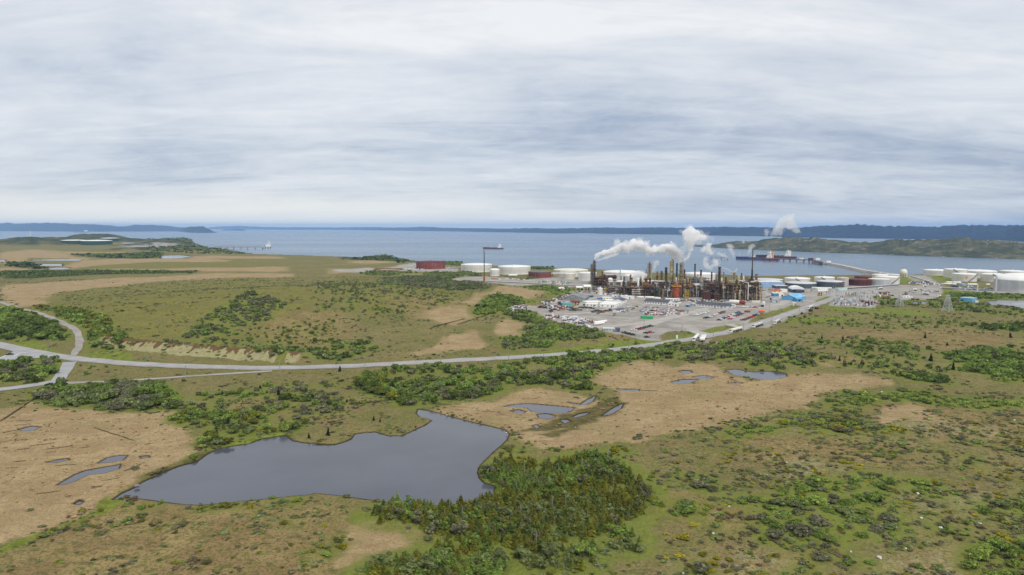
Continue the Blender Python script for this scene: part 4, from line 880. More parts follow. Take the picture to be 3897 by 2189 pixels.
# ------------------------------------------------------------------ process units: steel frames, decks, pipes and drums
PIPEC = [RUST, DRUST, STEEL, LGREY, TANP, OLIVEP, WHITE, MAROON, BLACK, PALEY]
def process_unit(uL, uR, vB, vT, depth, label, frame=DRUST, decks=3, drums=6, pal=None, name='pipe_rack', fans=False, busy=1.0, seed=0, cat='pipe rack'):
    rnd = random.Random(seed*7+int(uL)); pal = pal or PIPEC
    A = spot(zA, uL, vB); B = spot(zA, uR, vB); W = B[0]-A[0]; Y = A[1]; H = row_z((0, Y), zA((uL, vT))[0][1])-A[2]
    t = thing(name, label, cat, ((A[0]+B[0])/2, Y, -.2), 0, 'process frames of the refinery')
    x0, x1, D = -W/2, W/2, depth; f = MB(); nx = max(2, int(W/7)); ny = max(2, int(D/8)); nz = decks
    X = [x0+W*i/nx for i in range(nx+1)]; YY = [D*i/ny for i in range(ny+1)]; Z = [H*i/nz for i in range(1, nz+1)]
    for x in X:
        for y in YY:
            hh = H*rnd.choice([1, 1, 1, .7, 1.15]); f.box((x, y, hh/2), (.45, .45, hh))
    for zz in Z:
        for y in YY: f.box((0, y, zz), (W, .3, .45))
        for x in X: f.box((x, D/2, zz-.02), (.3, D, .4))
    for i in range(nx):
        if rnd.random() < .45: j = rnd.randrange(nz); zb = H*j/nz; f.tube([(X[i], -.05, zb), (X[i+1], -.05, zb+H/nz)], .16, 4)
    f.build('steel_frame', frame, t)
    for zi, zz in enumerate(Z):
        d = MB()
        for i in range(nx):
            for j in range(ny):
                if rnd.random() < .5: d.box(((X[i]+X[i+1])/2, (YY[j]+YY[j+1])/2, zz+.30), (W/nx*.96, D/ny*.96, .12))
        if d.v: d.build('deck', rnd.choice([DRUST, STEEL, BLACK, RUST]), t)
    by = {}
    for q in range(int((18+W*.55)*busy)):
        m_ = rnd.choice(pal); p = by.setdefault(m_.name, (MB(), m_))[0]; r = rnd.choice([.16, .2, .28, .4, .55]); zz = rnd.choice(Z)+.55+r+rnd.random()*.8; y = rnd.uniform(0, D)
        if rnd.random() < .62: a, b = sorted((rnd.uniform(x0, x1), rnd.uniform(x0, x1))); p.tube([(a, y, rnd.uniform(.5, zz)), (a, y, zz), (b, y, zz), (b, y, max(.3, zz-rnd.uniform(2, H*.6)))], r, 6)
        else: xx = rnd.uniform(x0, x1); p.tube([(xx, -.3, rnd.uniform(.3, 2)), (xx, -.3, zz), (xx, D, zz)], r, 6)
    for p, m_ in by.values(): p.build('pipework', m_, t)
    for q in range(int(drums*busy)):
        m_ = rnd.choice(pal); r = rnd.uniform(.8, 1.9); v = MB(); zz = rnd.choice([0]+Z)+r+.6; x = rnd.uniform(x0+3, x1-3); y = rnd.uniform(1, D-1)
        if rnd.random() < .5: L = rnd.uniform(4, 9); v.capsule((x-L/2, y, zz), (x+L/2, y, zz), r, 12)
        else: L = rnd.uniform(4, 10); v.capsule((x, y, zz), (x, y, zz+L), r*.8, 12)
        v.build('drum', m_, t)
    for q in range(int((5+W*.10)*busy)):
        m_ = rnd.choice(pal+[DRUST, BLACK]); v = MB(); h = rnd.uniform(1.5, 4.5); zz = rnd.choice([0]+Z[:-1]); x = rnd.uniform(x0+2, x1-2); v.box((x, rnd.uniform(0.5, D*.8), zz+h/2+.4), (rnd.uniform(2, 5), rnd.uniform(2, 4), h)); v.build('equipment_box', m_, t)
    g = MB()
    for zz in Z:
        if rnd.random() < .6:
            g.tube([(x0, -.1, zz+1.3), (x1, -.1, zz+1.3)], .06, 4)
            for x in X: g.tube([(x, -.1, zz), (x, -.1, zz+1.3)], .06, 4)
    if g.v: g.build('railing', rnd.choice([YELLOW, YELLOW, STEEL]), t)
    if fans:
        for row in range(3):
            for q in range(10):
                v = MB(); x = x0+W*(q+.5)/10; zz = H*(.30+.26*row); v.cone((x, -.6, zz), (x, -.1, zz), W/10*.34, W/10*.34, 12); v.cone((x, -.85, zz), (x, -.6, zz), W/10*.16, W/10*.16, 8); v.build('fan_cooler', WHITE, t)
    return t
UNITS = [
 (205, 384, 968, 800, 22, 'rust dark catalytic framework at the far left of the refinery', dict(decks=5, drums=9, pal=[DRUST, RUST, BLACK, MAROON, TANP])),
 (385, 560, 1005, 935, 14, 'low grey pipe rack right of the white tank with yellow stair', dict(decks=2, drums=4, pal=[STEEL, DRUST, LGREY, RUST, WHITE])),
 (555, 680, 1025, 930, 16, 'sooty heater frame under the leftmost black stack', dict(decks=3, drums=4, pal=[DRUST, BLACK, STEEL])),
 (690, 845, 1035, 935, 15, 'dark frame carrying rows of white fan coolers', dict(decks=3, drums=3, fans=True)),
 (845, 1000, 1040, 925, 16, 'sooty frame under the thick rust red stack', dict(decks=3, drums=5, pal=[DRUST, BLACK, STEEL, RUST])),
 (985, 1110, 1045, 950, 16, 'dark pipe rack with green pipes left of the grey drum', dict(decks=4, drums=3, pal=[DRUST, STEEL, paint('green_pipe', (.04, .16, .12), .6), BLACK])),
 (1150, 1215, 1065, 945, 14, 'sooty frame between grey drum and orange vessel', dict(decks=4, drums=3)),
 (1320, 1390, 1060, 930, 16, 'dark frame between orange vessel and beige scaffold tower', dict(decks=4, drums=3)),
 (1430, 1500, 1060, 930, 16, 'dark frame between scaffold tower and tan vessel', dict(decks=3, drums=5)),
 (1520, 1640, 1055, 925, 18, 'mixed pipe rack left of the maroon heater box', dict(decks=3, drums=8, pal=[LGREY, WHITE, TANP, DRUST, STEEL, OLIVEP])),
 (1690, 1850, 1080, 880, 20, 'dark frame behind the maroon heater boxes', dict(decks=5, drums=6, pal=[DRUST, BLACK, MAROON, STEEL])),
 (1850, 1985, 1085, 905, 20, 'sooty frame with yellow stairs right of the red panel', dict(decks=5, drums=7)),
 (1975, 2150, 1092, 900, 20, 'dark frame with teal roof under the steaming tan column', dict(decks=5, drums=8)),
 (2145, 2370, 1098, 885, 22, 'rightmost dark process frame under the tallest stack', dict(decks=5, drums=10)),
 (395, 650, 940, 870, 26, 'light grey rack with white lagging behind the fan coolers', dict(decks=2, drums=7, pal=[WHITE, LGREY, STEEL, TANP, WHITE])),
 (650, 900, 950, 875, 26, 'rusty rack behind the white fan coolers', dict(decks=3, drums=8)),
 (900, 1190, 950, 868, 28, 'rusty rack behind the three short columns', dict(decks=3, drums=9)),
 (1210, 1460, 955, 875, 28, 'rusty rack at the feet of the pale yellow and olive towers', dict(decks=3, drums=8)),
 (1440, 1700, 950, 815, 24, 'pale grey upright frame before the wide white tank', dict(decks=5, drums=9, frame=STEEL, pal=[STEEL, LGREY, TANP, OLIVEP, DRUST])),
 (1700, 2000, 965, 870, 26, 'sooty rack behind the red panel', dict(decks=3, drums=8)),
 (2000, 2330, 970, 868, 26, 'brown rack behind the tallest stack', dict(decks=3, drums=9)),
]
for i, (uL, uR, vB, vT, dp, lab, kw) in enumerate(UNITS): process_unit(uL, uR, vB, vT, dp, lab, seed=i+1, **kw)
def upright(name, label, cat, u, vT, vB, w, mat, Y=None, shape='cyl', extra=None, z=zA, roof=None, depth=None):
    k = z((1, 0))[0][0]-z((0, 0))[0][0]; g = spot(z, u, vB, Y); s = k*g[1]/FPX; H = row_z(g, z((u, vT))[0][1])-g[2]; W = w*s
    t = thing(name, label, cat, (g[0], g[1], g[2]-.1)); m = MB()
    if shape == 'cyl':
        m.cone((0, 0, 1.2), (0, 0, H-W*.2), W/2, W/2, 18); m.cone((0, 0, H-W*.2), (0, 0, H), W/2, W*.22, 18); m.build('shell', mat, t); l = MB(); l.cone((0, 0, 0), (0, 0, 1.3), W*.42, W*.42, 14); l.build('skirt', CONC, t)
    else:
        d = depth or W; m.box((0, d/2, H*.5), (W, d, H)); m.build('casing', mat, t); r = MB()
        for q in (-.5, -.17, .17, .5): r.box((q*W*.97, -.12, H*.5), (.35, .3, H*.98))
        for q in (.05, .36, .68, .985): r.box((0, -.1, H*q), (W*1.01, .26, .35))
        r.build('stiffener', DRUST if mat is not LGREY else STEEL, t); c = MB(); c.prism([(-W/2-.2, -.2), (W/2+.2, -.2), (W/2+.2, d+.2), (-W/2-.2, d+.2)], H, H+.5); c.build('roof', roof or DRUST, t)
    return t, W, H
t, W, H = upright('regenerator', 'big orange vessel with a red domed head and yellow platform', 'vessel', 1262, 915, 1068, 92, ORANGE)
for q in range(4): b = MB(); b.lathe([(W*.5, H*(.2+.2*q)), (W*.53, H*(.2+.2*q)), (W*.53, H*(.215+.2*q)+.2), (W*.5, H*(.215+.2*q)+.2)], 18); b.build('stiffener', paint('dull_orange', (.36, .07, .03), .7), t)
p = MB(); p.box((0, 0, H+.2), (W*1.18, W*1.1, .5)); p.build('platform', YELLOW, t)
p = MB()
for x in (-.59, .59):
    for y in (-.55, 0, .55): p.box((x*W, y*W, H+1.1), (.15, .15, 1.5))
for zz in (.9, 1.8):
    for y in (-.55, .55): p.box((0, y*W, H+zz), (W*1.18, .15, .15))
    for x in (-.59, .59): p.box((x*W, 0, H+zz), (.15, W*1.1, .15))
p.build('railing', YELLOW, t)
p = MB(); p.lathe([(W*.46, H+.4), (W*.44, H+W*.20), (W*.34, H+W*.36), (W*.18, H+W*.44), (.02, H+W*.46)], 18); p.build('head', paint('dull_red', (.25, .055, .045), .7), t)
for q in (-1, 1):
    for y in (-.5, .5): l = MB(); l.box((q*W*.53, y*W, H*.5), (.5, .5, H)); l.build('leg', DRUST, t)
upright('drum', 'dark grey square sided drum left of the orange vessel', 'vessel', 1133, 968, 1058, 44, paint('lead_grey', (.10, .105, .125), .5), shape='cyl')
t, W, H = upright('scaffold_tower', 'beige sheeted scaffold tower on a yellow frame', 'scaffold', 1404, 925, 1000, 50, paint('beige_sheet', (.40, .36, .28), .8), shape='box')
g = spot(zA, 1404, 1075); y = MB(); Hh = 11.0; ww = 50*.295*g[1]/FPX
for sx in (-.5, .5):
    for sy in (0, 1): y.box((sx*ww, sy*ww, Hh/2), (.4, .4, Hh))
for q in range(1, 5):
    for sy in (0, 1): y.box((0, sy*ww, Hh*q/4-.2), (ww, .3, .3))
    for sx in (-.5, .5): y.box((sx*ww, ww/2, Hh*q/4-.2), (.3, ww, .3))
f_ = thing('stair_tower', 'yellow open stair tower below the beige scaffold', 'stair tower', g); y.build('frame', YELLOW, f_)
s_ = MB()
for q in range(16): f = q/16; s_.box((ww*(.4-.8*((q % 4)/4) if (q//4) % 2 == 0 else -.4+.8*((q % 4)/4))/1, ww*.5, Hh*f+.3), (ww*.2, ww*.7, .2))
s_.build('stairs', YELLOW, f_)
t, W, H = upright('vessel', 'tan upright vessel with a white pipe bent over its head', 'vessel', 1511, 938, 1040, 34, TANP)
p = MB(); a_ = W*.62
p.tube([(-a_, -.3, 1), (-a_, -.3, H*.96), (-a_*.6, -.3, H+W*.28), (0, -.3, H+W*.42), (a_*.6, -.3, H+W*.28), (a_, -.3, H*.96), (a_, -.3, H*.6)], W*.09, 8); p.build('overhead_pipe', WHITE, t)
upright('vessel', 'tan upright vessel next to the maroon heater box', 'vessel', 1612, 958, 1050, 21, TANP)
upright('heater_box', 'maroon fired heater box with steel ribs', 'heater', 1663, 992, 1096, 66, MAROON, shape='box', depth=9, roof=MAROON)
upright('heater_box', 'darker maroon heater box under the red panel', 'heater', 1797, 1022, 1098, 78, paint('dark_maroon', (.055, .016, .016), .7), shape='box', depth=10, roof=DRUST)
upright('duct', 'tall red panelled duct below the thick sooty stack', 'duct', 1799, 908, 1020, 28, paint('crimson_panel', (.26, .022, .035), .6), shape='box', depth=5)
upright('stack_box', 'rusty brick red flue box under the thick rusty stack', 'heater', 683, 905, 1022, 32, RUST, shape='box', depth=6)
upright('stack_box', 'rust red flue box under the thick rust red stack', 'heater', 874, 905, 1035, 34, paint('red_rust', (.19, .055, .025), .8), shape='box', depth=6)
def shed_roof(u0, u1, vB, vT, label, mat, roofm, depth=10, z=zA):
    A = spot(z, u0, vB); B = spot(z, u1, vB); W = B[0]-A[0]; H = row_z((0, A[1]), z((u0, vT))[0][1])-A[2]
    t = thing('open_shed', label, 'shed', ((A[0]+B[0])/2, A[1], A[2])); r = MB()
    r.add([(-W/2, -1, H*.72), (W/2, -1, H*.72), (W/2, depth/2, H), (-W/2, depth/2, H), (W/2, depth+1, H*.72), (-W/2, depth+1, H*.72), (-W/2, -1, H*.72-.3), (W/2, -1, H*.72-.3), (W/2, depth/2, H-.3), (-W/2, depth/2, H-.3), (W/2, depth+1, H*.72-.3), (-W/2, depth+1, H*.72-.3)], [(0, 1, 2, 3), (3, 2, 4, 5), (9, 8, 7, 6), (11, 10, 8, 9), (0, 6, 7, 1), (4, 10, 11, 5), (1, 7, 8, 2), (2, 8, 10, 4), (0, 3, 9, 6), (3, 5, 11, 9)]); r.build('roof', roofm, t)
    n = max(2, int(W/6))
    for i in range(n+1):
        for y in (0, depth): p = MB(); p.box((-W/2+W*i/n, y, H*.35), (.35, .35, H*.7)); p.build('post', mat, t)
    for i in range(int(W/3)): b = MB(); h = random.uniform(1, 2.6); b.box((random.uniform(-W/2+2, W/2-2), random.uniform(2, depth-2), h/2), (2.2, 2, h)); b.build('stored_crate', random.choice([TEAL, BLACK, STEEL, BLUEP]), t)
shed_roof(-25, 80, 968, 915, 'long open sided shed with a white roof left of the refinery', WHITE, WHITE, 12)
shed_roof(72, 168, 972, 898, 'open sided shed with a peaked white roof beside the dark framework', WHITE, WHITE, 14)
shed_roof(735, 815, 912, 868, 'blue roofed shelter inside the refinery', STEEL, paint('bright_blue_roof', (.03, .20, .48), .5), 10)
shed_roof(2048, 2135, 1085, 1010, 'teal roofed shelter in the front of the refinery', DRUST, paint('dark_teal', (.02, .13, .13), .6), 8)
shed_roof(1655, 1745, 1000, 945, 'maroon roofed shelter above the heater box', DRUST, MAROON, 12)
# horizontal rust drum and white lagging of the left block
g = spot(zA, 425, 880, None); g[1] += 10
t = thing('horizontal_drum', 'large dark red horizontal drum behind the white silo', 'vessel', (g[0], g[1], 0)); s = .295*g[1]/FPX
m = MB(); zc = row_z(g, zA((425, 795))[0][1]); m.capsule((-70*s, 0, zc), (70*s, 0, zc), 26*s, 16); m.build('shell', MAROON, t)
for q in (-1, 1): m = MB(); m.box((q*45*s, 0, zc/2), (2, 12*s, zc)); m.build('saddle', DRUST, t)
m = MB(); m.capsule((-55*s, 0, zc+27*s), (40*s, 0, zc+27*s), 5*s, 8); m.build('overhead_pipe', WHITE, t)
# ------------------------------------------------------------------ buildings, trailers and containers
def building(z, L, Rr, hpx, depth, label, wall=WHITE, roof=DROOF, kind='gable', name='building', cat='building', rise=None, win=0, doors=0, big_door=None, group=None, hm=None):
    """front bottom corners L and Rr as seen in the photograph; the rest goes back from there"""
    P = ground(z(L, Rr)); k = z((1, 0))[0][0]-z((0, 0))[0][0]
    A = Vector(P[0]); B = Vector(P[1]); d = B-A; W = d.length; rz = math.atan2(d.y, d.x)
    s = k*(A.y+B.y)/2/FPX; H = hm or hpx*s; z0 = min(A.z, B.z)
    t = thing(name, label, cat, (A.x, A.y, z0-.1), rz, group)
    D = depth; w = MB()
    if kind == 'gable':
        rs = rise or D*.16
        w.prism([(0, 0), (W, 0), (W, D), (0, D)], 0, H)
        w.add([(0, 0, H), (0, D, H), (0, D/2, H+rs)], [(0, 2, 1)]); w.add([(W, 0, H), (W, D, H), (W, D/2, H+rs)], [(0, 1, 2)]); w.build('wall', wall, t)
        r = MB(); o = .35; e = rs*o/(D/2)
        top = [(-o, -o, H-e+.1), (W+o, -o, H-e+.1), (W+o, D/2, H+rs+.12), (-o, D/2, H+rs+.12), (W+o, D+o, H-e+.1), (-o, D+o, H-e+.1)]
        r.add(top+[(x, y, q-.18) for x, y, q in top], [(0, 1, 2, 3), (3, 2, 4, 5), (9, 8, 7, 6), (11, 10, 8, 9), (0, 6, 7, 1), (4, 10, 11, 5), (1, 7, 8, 2), (2, 8, 10, 4), (0, 3, 9, 6), (3, 5, 11, 9)]); r.build('roof', roof, t)
    elif kind == 'flat':
        w.prism([(0, 0), (W, 0), (W, D), (0, D)], 0, H); w.build('wall', wall, t)
        r = MB(); r.prism([(-.2, -.2), (W+.2, -.2), (W+.2, D+.2), (-.2, D+.2)], H+.003, H+.3); r.build('roof', roof, t)
    elif kind == 'arch':
        w.prism([(0, 0), (W, 0), (W, D), (0, D)], 0, H*.55); w.build('wall', wall, t)
        n = 12; pr = [((W/2)*(1-math.cos(math.pi*q/n)), H*.55+H*.5*math.sin(math.pi*q/n)) for q in range(n+1)]; r = MB()
        r.add([(x, -.2, q) for x, q in pr]+[(x, D+.2, q) for x, q in pr], [tuple(range(n+1)), tuple(range(2*n+1, n, -1))]+[(q, n+1+q, n+2+q, q+1) for q in range(n)]); r.build('roof', roof, t)
    elif kind == 'container':
        w.prism([(0, 0), (W, 0), (W, D), (0, D)], .15, H)
        for q in range(int(W/.6)): w.box((.3+q*.6, -.03, H/2+.08), (.3, .06, H-.5))
        w.build('body', wall, t); r = MB(); r.prism([(.05, .05), (W-.05, .05), (W-.05, D-.05), (.05, D-.05)], H, H+.08); r.build('roof', roof or wall, t)
        dd = MB(); dd.box((W+.04, D/2, H/2+.1), (.08, D-.3, H-.5)); dd.build('door', wall, t)
    for q in range(win): m = MB(); m.box((W*(q+.5)/win, -.05, H*.58), (min(1.6, W/win*.45), .1, H*.30)); m.build('window', GLASS, t)
    for q in range(doors): m = MB(); m.box((W*(q+.85)/max(doors, 1) if doors > 1 else W*.72, -.06, H*.38), (1.1, .12, H*.76)); m.build('door', NAVY, t)
    if big_door: m = MB(); m.box((W*big_door[0], -.07, H*big_door[2]/2), (W*big_door[1], .14, H*big_door[2])); m.build('loading_door', GLASS, t)
    return t
G1 = 'low white buildings of the refinery yard'
building(zA, (850, 1138), (1160, 1160), 36, 15, 'long white hut with dark roof left of the orange vessel', win=9, doors=1, group=G1)
building(zA, (1160, 1168), (1290, 1174), 32, 6, 'short white trailer with blue trim joined to the long hut', WHITE, LGREY, 'flat', win=3, doors=1, group=G1)
building(zA, (1235, 1132), (1300, 1137), 22, 6, 'small white shed with a dark roof behind the white trailer', WHITE, NAVY, 'flat', win=1, group=G1)
building(zA, (1125, 1100), (1300, 1107), 26, 8, 'white flat roofed office under the orange vessel', WHITE, WHITE, 'flat', win=5, doors=1, group=G1)
building(zA, (1515, 1172), (1865, 1200), 36, 14, 'longest white hut with dark roof below the maroon heaters', win=9, doors=1, group=G1)
building(zA, (1865, 1202), (1990, 1200), 34, 14, 'grey ended annex at the right end of the longest white hut', LGREY, DROOF, win=2, group=G1)
building(zA, (1985, 1183), (2032, 1183), 30, 6, 'tiny white cabin right of the longest hut', WHITE, LGREY, 'flat', win=1, group=G1)
building(zA, (1440, 1163), (1520, 1175), 30, 5, 'pale grey trailer standing left of the longest white hut', LGREY, LGREY, 'flat', win=2, group=G1)
building(zA, (1385, 1180), (1422, 1183), 30, 5, 'small blue box shed before the longest white hut', BLUEP, LGREY, 'flat', doors=1)
G2 = 'white flat roofed trailers in the yard'
building(zA, (95, 1172), (245, 1180), 34, 9, 'low white trailer at the front left of the trailer block', WHITE, WHITE, 'flat', win=3, doors=1, group=G2)
building(zA, (278, 1182), (490, 1193), 40, 24, 'widest white trailer block at the front of the group', WHITE, WHITE, 'flat', win=3, doors=1, group=G2)
building(zA, (120, 1142), (320, 1140), 24, 16, 'white flat roof behind the low white trailer', WHITE, WHITE, 'flat', win=2, group=G2)
building(zA, (490, 1172), (560, 1160), 40, 20, 'white trailer end behind the widest block', WHITE, WHITE, 'flat', doors=1, group=G2)
building(zA, (365, 1118), (560, 1120), 24, 12, 'white trailer in the middle row of the trailer block', WHITE, WHITE, 'flat', win=2, group=G2)
building(zA, (578, 1140), (628, 1120), 42, 12, 'white trailer with a blue grey roof at the right of the block', WHITE, NAVY, 'gable', win=1, group=G2)
building(zA, (455, 1098), (600, 1100), 22, 8, 'white trailer with grey blue roof in the back row', WHITE, NAVY, 'flat', win=3, group=G2)
building(zA, (320, 1085), (430, 1085), 26, 8, 'white trailer in the back row beside the blue container', WHITE, WHITE, 'flat', win=3, group=G2)
building(zA, (260, 1082), (318, 1082), 18, 5, 'blue container in the back row of trailers', BLUEP, BLUEP, 'container', name='shipping_container', cat='container', group='shipping containers')
building(zA, (552, 1075), (712, 1083), 36, 7, 'long white trailer at the foot of the fan coolers', WHITE, WHITE, 'flat', win=0, doors=1, group=G2)
building(zA, (708, 1078), (738, 1070), 34, 8, 'red container end against the long white trailer', paint('container_red', (.30, .06, .04), .6), None, 'container', name='shipping_container', cat='container', group='shipping containers')
building(zA, (2245, 1125), (2348, 1125), 24, 2, 'pale blank wall panel below the rightmost process frame', CREAM, CREAM, 'flat', name='wall_panel', cat='wall')
GC = 'shipping containers'
CR = paint('container_red', (.30, .06, .04), .6); CBL = paint('container_blue', (.03, .12, .28), .6)
for z_, L_, R_, h_, d_, lab, m_ in ((zE, (777, 270), (908, 272), 34, 9, 'pale teal container beside the yellow plant', TEAL), (zE, (872, 232), (990, 236), 28, 4, 'brick red container behind the pale teal one', CR), (zE, (912, 213), (1036, 220), 26, 6, 'grey green container behind the brick red one', paint('sage_green', (.16, .30, .23), .6)),
    (zE, (806, 200), (912, 204), 22, 4, 'dark blue container left of the grey gabled shed', CBL), (zE, (1032, 162), (1140, 168), 20, 6, 'blue container behind the grey gabled shed', CBL), (zE, (1730, 428), (1872, 436), 34, 7, 'bright green container on the grass strip', GREENP), (zE, (732, 240), (766, 240), 18, 4, 'small green container in the scrap yard', paint('mid_green', (.02, .20, .10), .6)),
    (zF, (1228, 402), (1308, 404), 24, 4, 'rust brown container behind the car park', paint('container_rust', (.25, .075, .035), .8)), (zF, (1112, 300), (1240, 300), 10, 4, 'flat rusty skip below the red and white vessel', RUST), (zA, (2488, 1092), (2508, 1092), 24, 4, 'small dark blue container by the yard bend', CBL)):
    building(z_, L_, R_, h_, d_, lab, m_, m_, 'container', name='shipping_container', cat='container', group=GC)
building(zE, (1040, 215), (1100, 185), 34, 26, 'grey gabled shed with blue doors among the containers', paint('shed_grey', (.23, .24, .25), .6), paint('grey_sheet', (.22, .22, .22), .6), 'gable', win=0, big_door=(.5, .3, .7))
building(zE, (1275, 583), (1415, 585), 34, 8, 'pale grey green cabin at the edge of the lower car park', paint('pale_sage', (.42, .48, .46), .6), LGREY, 'flat', win=4)
building(zE, (1425, 590), (1475, 592), 34, 6, 'blue grey hut beside the pale cabin', paint('slate_blue', (.13, .19, .28), .6), NAVY, 'gable', doors=1)
building(zE, (902, 440), (958, 442), 32, 6, 'small pale blue shed among the scrap rows', paint('pale_blue_grey', (.45, .52, .58), .6), LGREY, 'gable', doors=1)
building(zE, (1450, 350), (1540, 335), 28, 6, 'white hut with a dark blue roof near the grass strip', WHITE, NAVY, 'gable', win=2)
building(zE, (735, 70), (812, 70), 14, 8, 'tiny white shelter on the grass left of the open sheds', WHITE, WHITE, 'gable')
building(zF, (1845, 232), (1950, 236), 48, 22, 'light blue gabled shed with a black doorway by the road', LBLUE, paint('sky_blue_roof', (.20, .48, .72), .45), 'gable', big_door=(.78, .34, .6), group='light blue sheds')
building(zF, (1950, 240), (2084, 215), 44, 18, 'right half of the light blue shed by the road', LBLUE, paint('sky_blue_roof', (.20, .48, .72), .45), 'gable', group='light blue sheds')
building(zF, (1956, 250), (2040, 248), 40, 8, 'low blue lean to in front of the light blue shed', paint('strong_blue', (.05, .26, .52), .5), LBLUE, 'gable', big_door=(.5, .3, .6), group='light blue sheds')
building(zF, (1620, 132), (1745, 132), 32, 14, 'cream house with an orange red roof near the navy hall', CREAM, paint('orange_roof', (.40, .12, .06), .7), 'gable', win=2)
building(zF, (1725, 122), (1825, 122), 40, 10, 'plain white block right of the orange roofed house', WHITE, WHITE, 'flat')
building(zF, (1668, 72), (1838, 72), 42, 16, 'dark grey flat hall behind the orange roofed house', paint('hall_grey', (.09, .10, .12), .6), LGREY, 'flat', win=3)
building(zF, (1882, 122), (2066, 125), 80, 22, 'navy hall with a white arched roof', NAVY, WHITE, 'arch', big_door=(.4, .3, .4))
building(zF, (1950, 130), (2030, 130), 36, 8, 'small dark blue gabled porch before the navy hall', NAVY, NAVY, 'gable')
building(zF, (1615, 262), (1705, 264), 46, 14, 'grey hut with a shallow arched roof near the yard bend', LGREY, paint('light_blue_grey', (.35, .42, .47), .5), 'arch', doors=1)
building(zF, (1452, 326), (1502, 328), 60, 18, 'grey quonset hut with a dark mouth', LGREY, LGREY, 'arch', big_door=(.5, .8, .8))
building(zF, (1632, 178), (1690, 178), 44, 8, 'white and blue fuel kiosk beside the orange roofed house', BLUEP, WHITE, 'flat')
building(zF, (1708, 178), (1775, 178), 42, 8, 'white shed with green side by the blue kiosk', WHITE, WHITE, 'flat', big_door=(.7, .3, .6))
building(zA, (2060, 922), (2640, 928), 52, 20, 'long pale blue warehouse with a white roof right of the refinery', PBLUE, WHITE, 'flat', hm=8)
building(zB, (1942, 850), (2066, 858), 42, 14, 'bright blue shed alone on the heath by the pylons', LBLUE, PBLUE, 'flat', big_door=(.2, .25, .6))
building(zB, (2096, 856), (2128, 856), 16, 4, 'tiny white hut beside the bright blue shed', WHITE, LGREY, 'flat')
building(zB, (1388, 812), (1480, 812), 18, 5, 'white low trailer at the loading yard', WHITE, WHITE, 'flat', win=3)
building(zB, (548, 746), (650, 746), 28, 8, 'white van body store in front of the slate tank', WHITE, WHITE, 'flat')
building(zB, (752, 740), (840, 738), 22, 8, 'pale green canopy at the road end', paint('pale_aqua', (.50, .62, .60), .6), paint('pale_aqua', (.50, .62, .60), .6), 'flat')
building(zB, (305, 888), (333, 888), 28, 5, 'small beige gatehouse beside the road', CREAM, CREAM, 'flat', doors=1)
building(zB, (1970, 690), (2010, 690), 16, 8, 'flat pale blue pump house near the far tanks', PBLUE, PBLUE, 'flat')
building(zB, (1870, 706), (1930, 708), 18, 8, 'dark navy pump house near the far tanks', NAVY, NAVY, 'flat')
# horizontal vessels lying on saddles
def bullet(z, a, b, rpx, label, mat, name='horizontal_tank', tip=None, group='horizontal tanks'):
    k = z((1, 0))[0][0]-z((0, 0))[0][0]; P = ground(z(a, b)); A, B = Vector(P[0]), Vector(P[1]); s = k*A.y/FPX; r = rpx*s; d = B-A; L = d.length
    t = thing(name, label, 'tank', (A.x, A.y, min(A.z, B.z)), math.atan2(d.y, d.x), group)
    m = MB(); m.capsule((r*.6, 0, r+.5), ((L*.7 if tip else L)-r*.6, 0, r+.5), r, 14); m.build('shell', mat, t)
    if tip: m = MB(); m.capsule((L*.7-r*.3, 0, r+.5), (L-r*.6, 0, r+.5), r*1.01, 14); m.build('painted_end', tip, t)
    for q in (.2, .5, .8): m = MB(); m.box((L*q, 0, (r+.5)*.45), (r*.5, r*1.2, (r+.5)*.9)); m.build('saddle', CONC, t)
    return t
bullet(zF, (1010, 275), (1240, 292), 24, 'white and red horizontal vessel lying in front of the refinery', WHITE, tip=CR)
bullet(zF, (1422, 408), (1512, 410), 20, 'bright orange horizontal tank behind the car park', ORANGEB)
bullet(zB, (1780, 682), (1870, 684), 8, 'left lower white bullet tank by the far tanks', WHITE); bullet(zB, (1808, 668), (1872, 669), 8, 'left upper white bullet tank by the far tanks', WHITE)
bullet(zB, (1872, 672), (1958, 674), 10, 'right upper white bullet tank by the far tanks', WHITE); bullet(zB, (1868, 686), (1912, 687), 8, 'lowest short white bullet by the far tanks', WHITE)
bullet(zB, (2018, 690), (2118, 691), 9, 'long white bullet left of the grey column', WHITE); bullet(zB, (2200, 688), (2242, 688), 7, 'short white bullet before the big dome', WHITE)
bullet(zB, (485, 728), (688, 732), 11, 'long pale grey pipe section lying before the slate tanks', LGREY)
bullet(zC, (1635, 598), (1725, 598), 9, 'white horizontal tank below the second big white tank', WHITE); bullet(zE, (1165, 500), (1315, 478), 16, 'long white pipe section at the end of the scrap row', WHITE); bullet(zE, (1180, 512), (1290, 494), 11, 'slimmer white pipe section in front of the long one', WHITE)
for i, (u, v, u2, lab) in enumerate(((1690, 178, 1770, 'white wrapped load below the fan coolers, left of three'), (1785, 180, 1900, 'white wrapped load below the fan coolers, middle of three'), (1900, 192, 1978, 'white wrapped load below the fan coolers, right of three'))): bullet(zE, (u, v), (u2, v+3), 11, lab, WHITE, 'wrapped_load', group='white wrapped loads')
column(2116, 676, 752, 13, 'slim grey column standing alone before the far tanks', LGREY, 'column', z=zB); column(2297, 592, 742, 15, 'tall grey column at the left edge of the big domed tank', LGREY, 'column', z=zB)
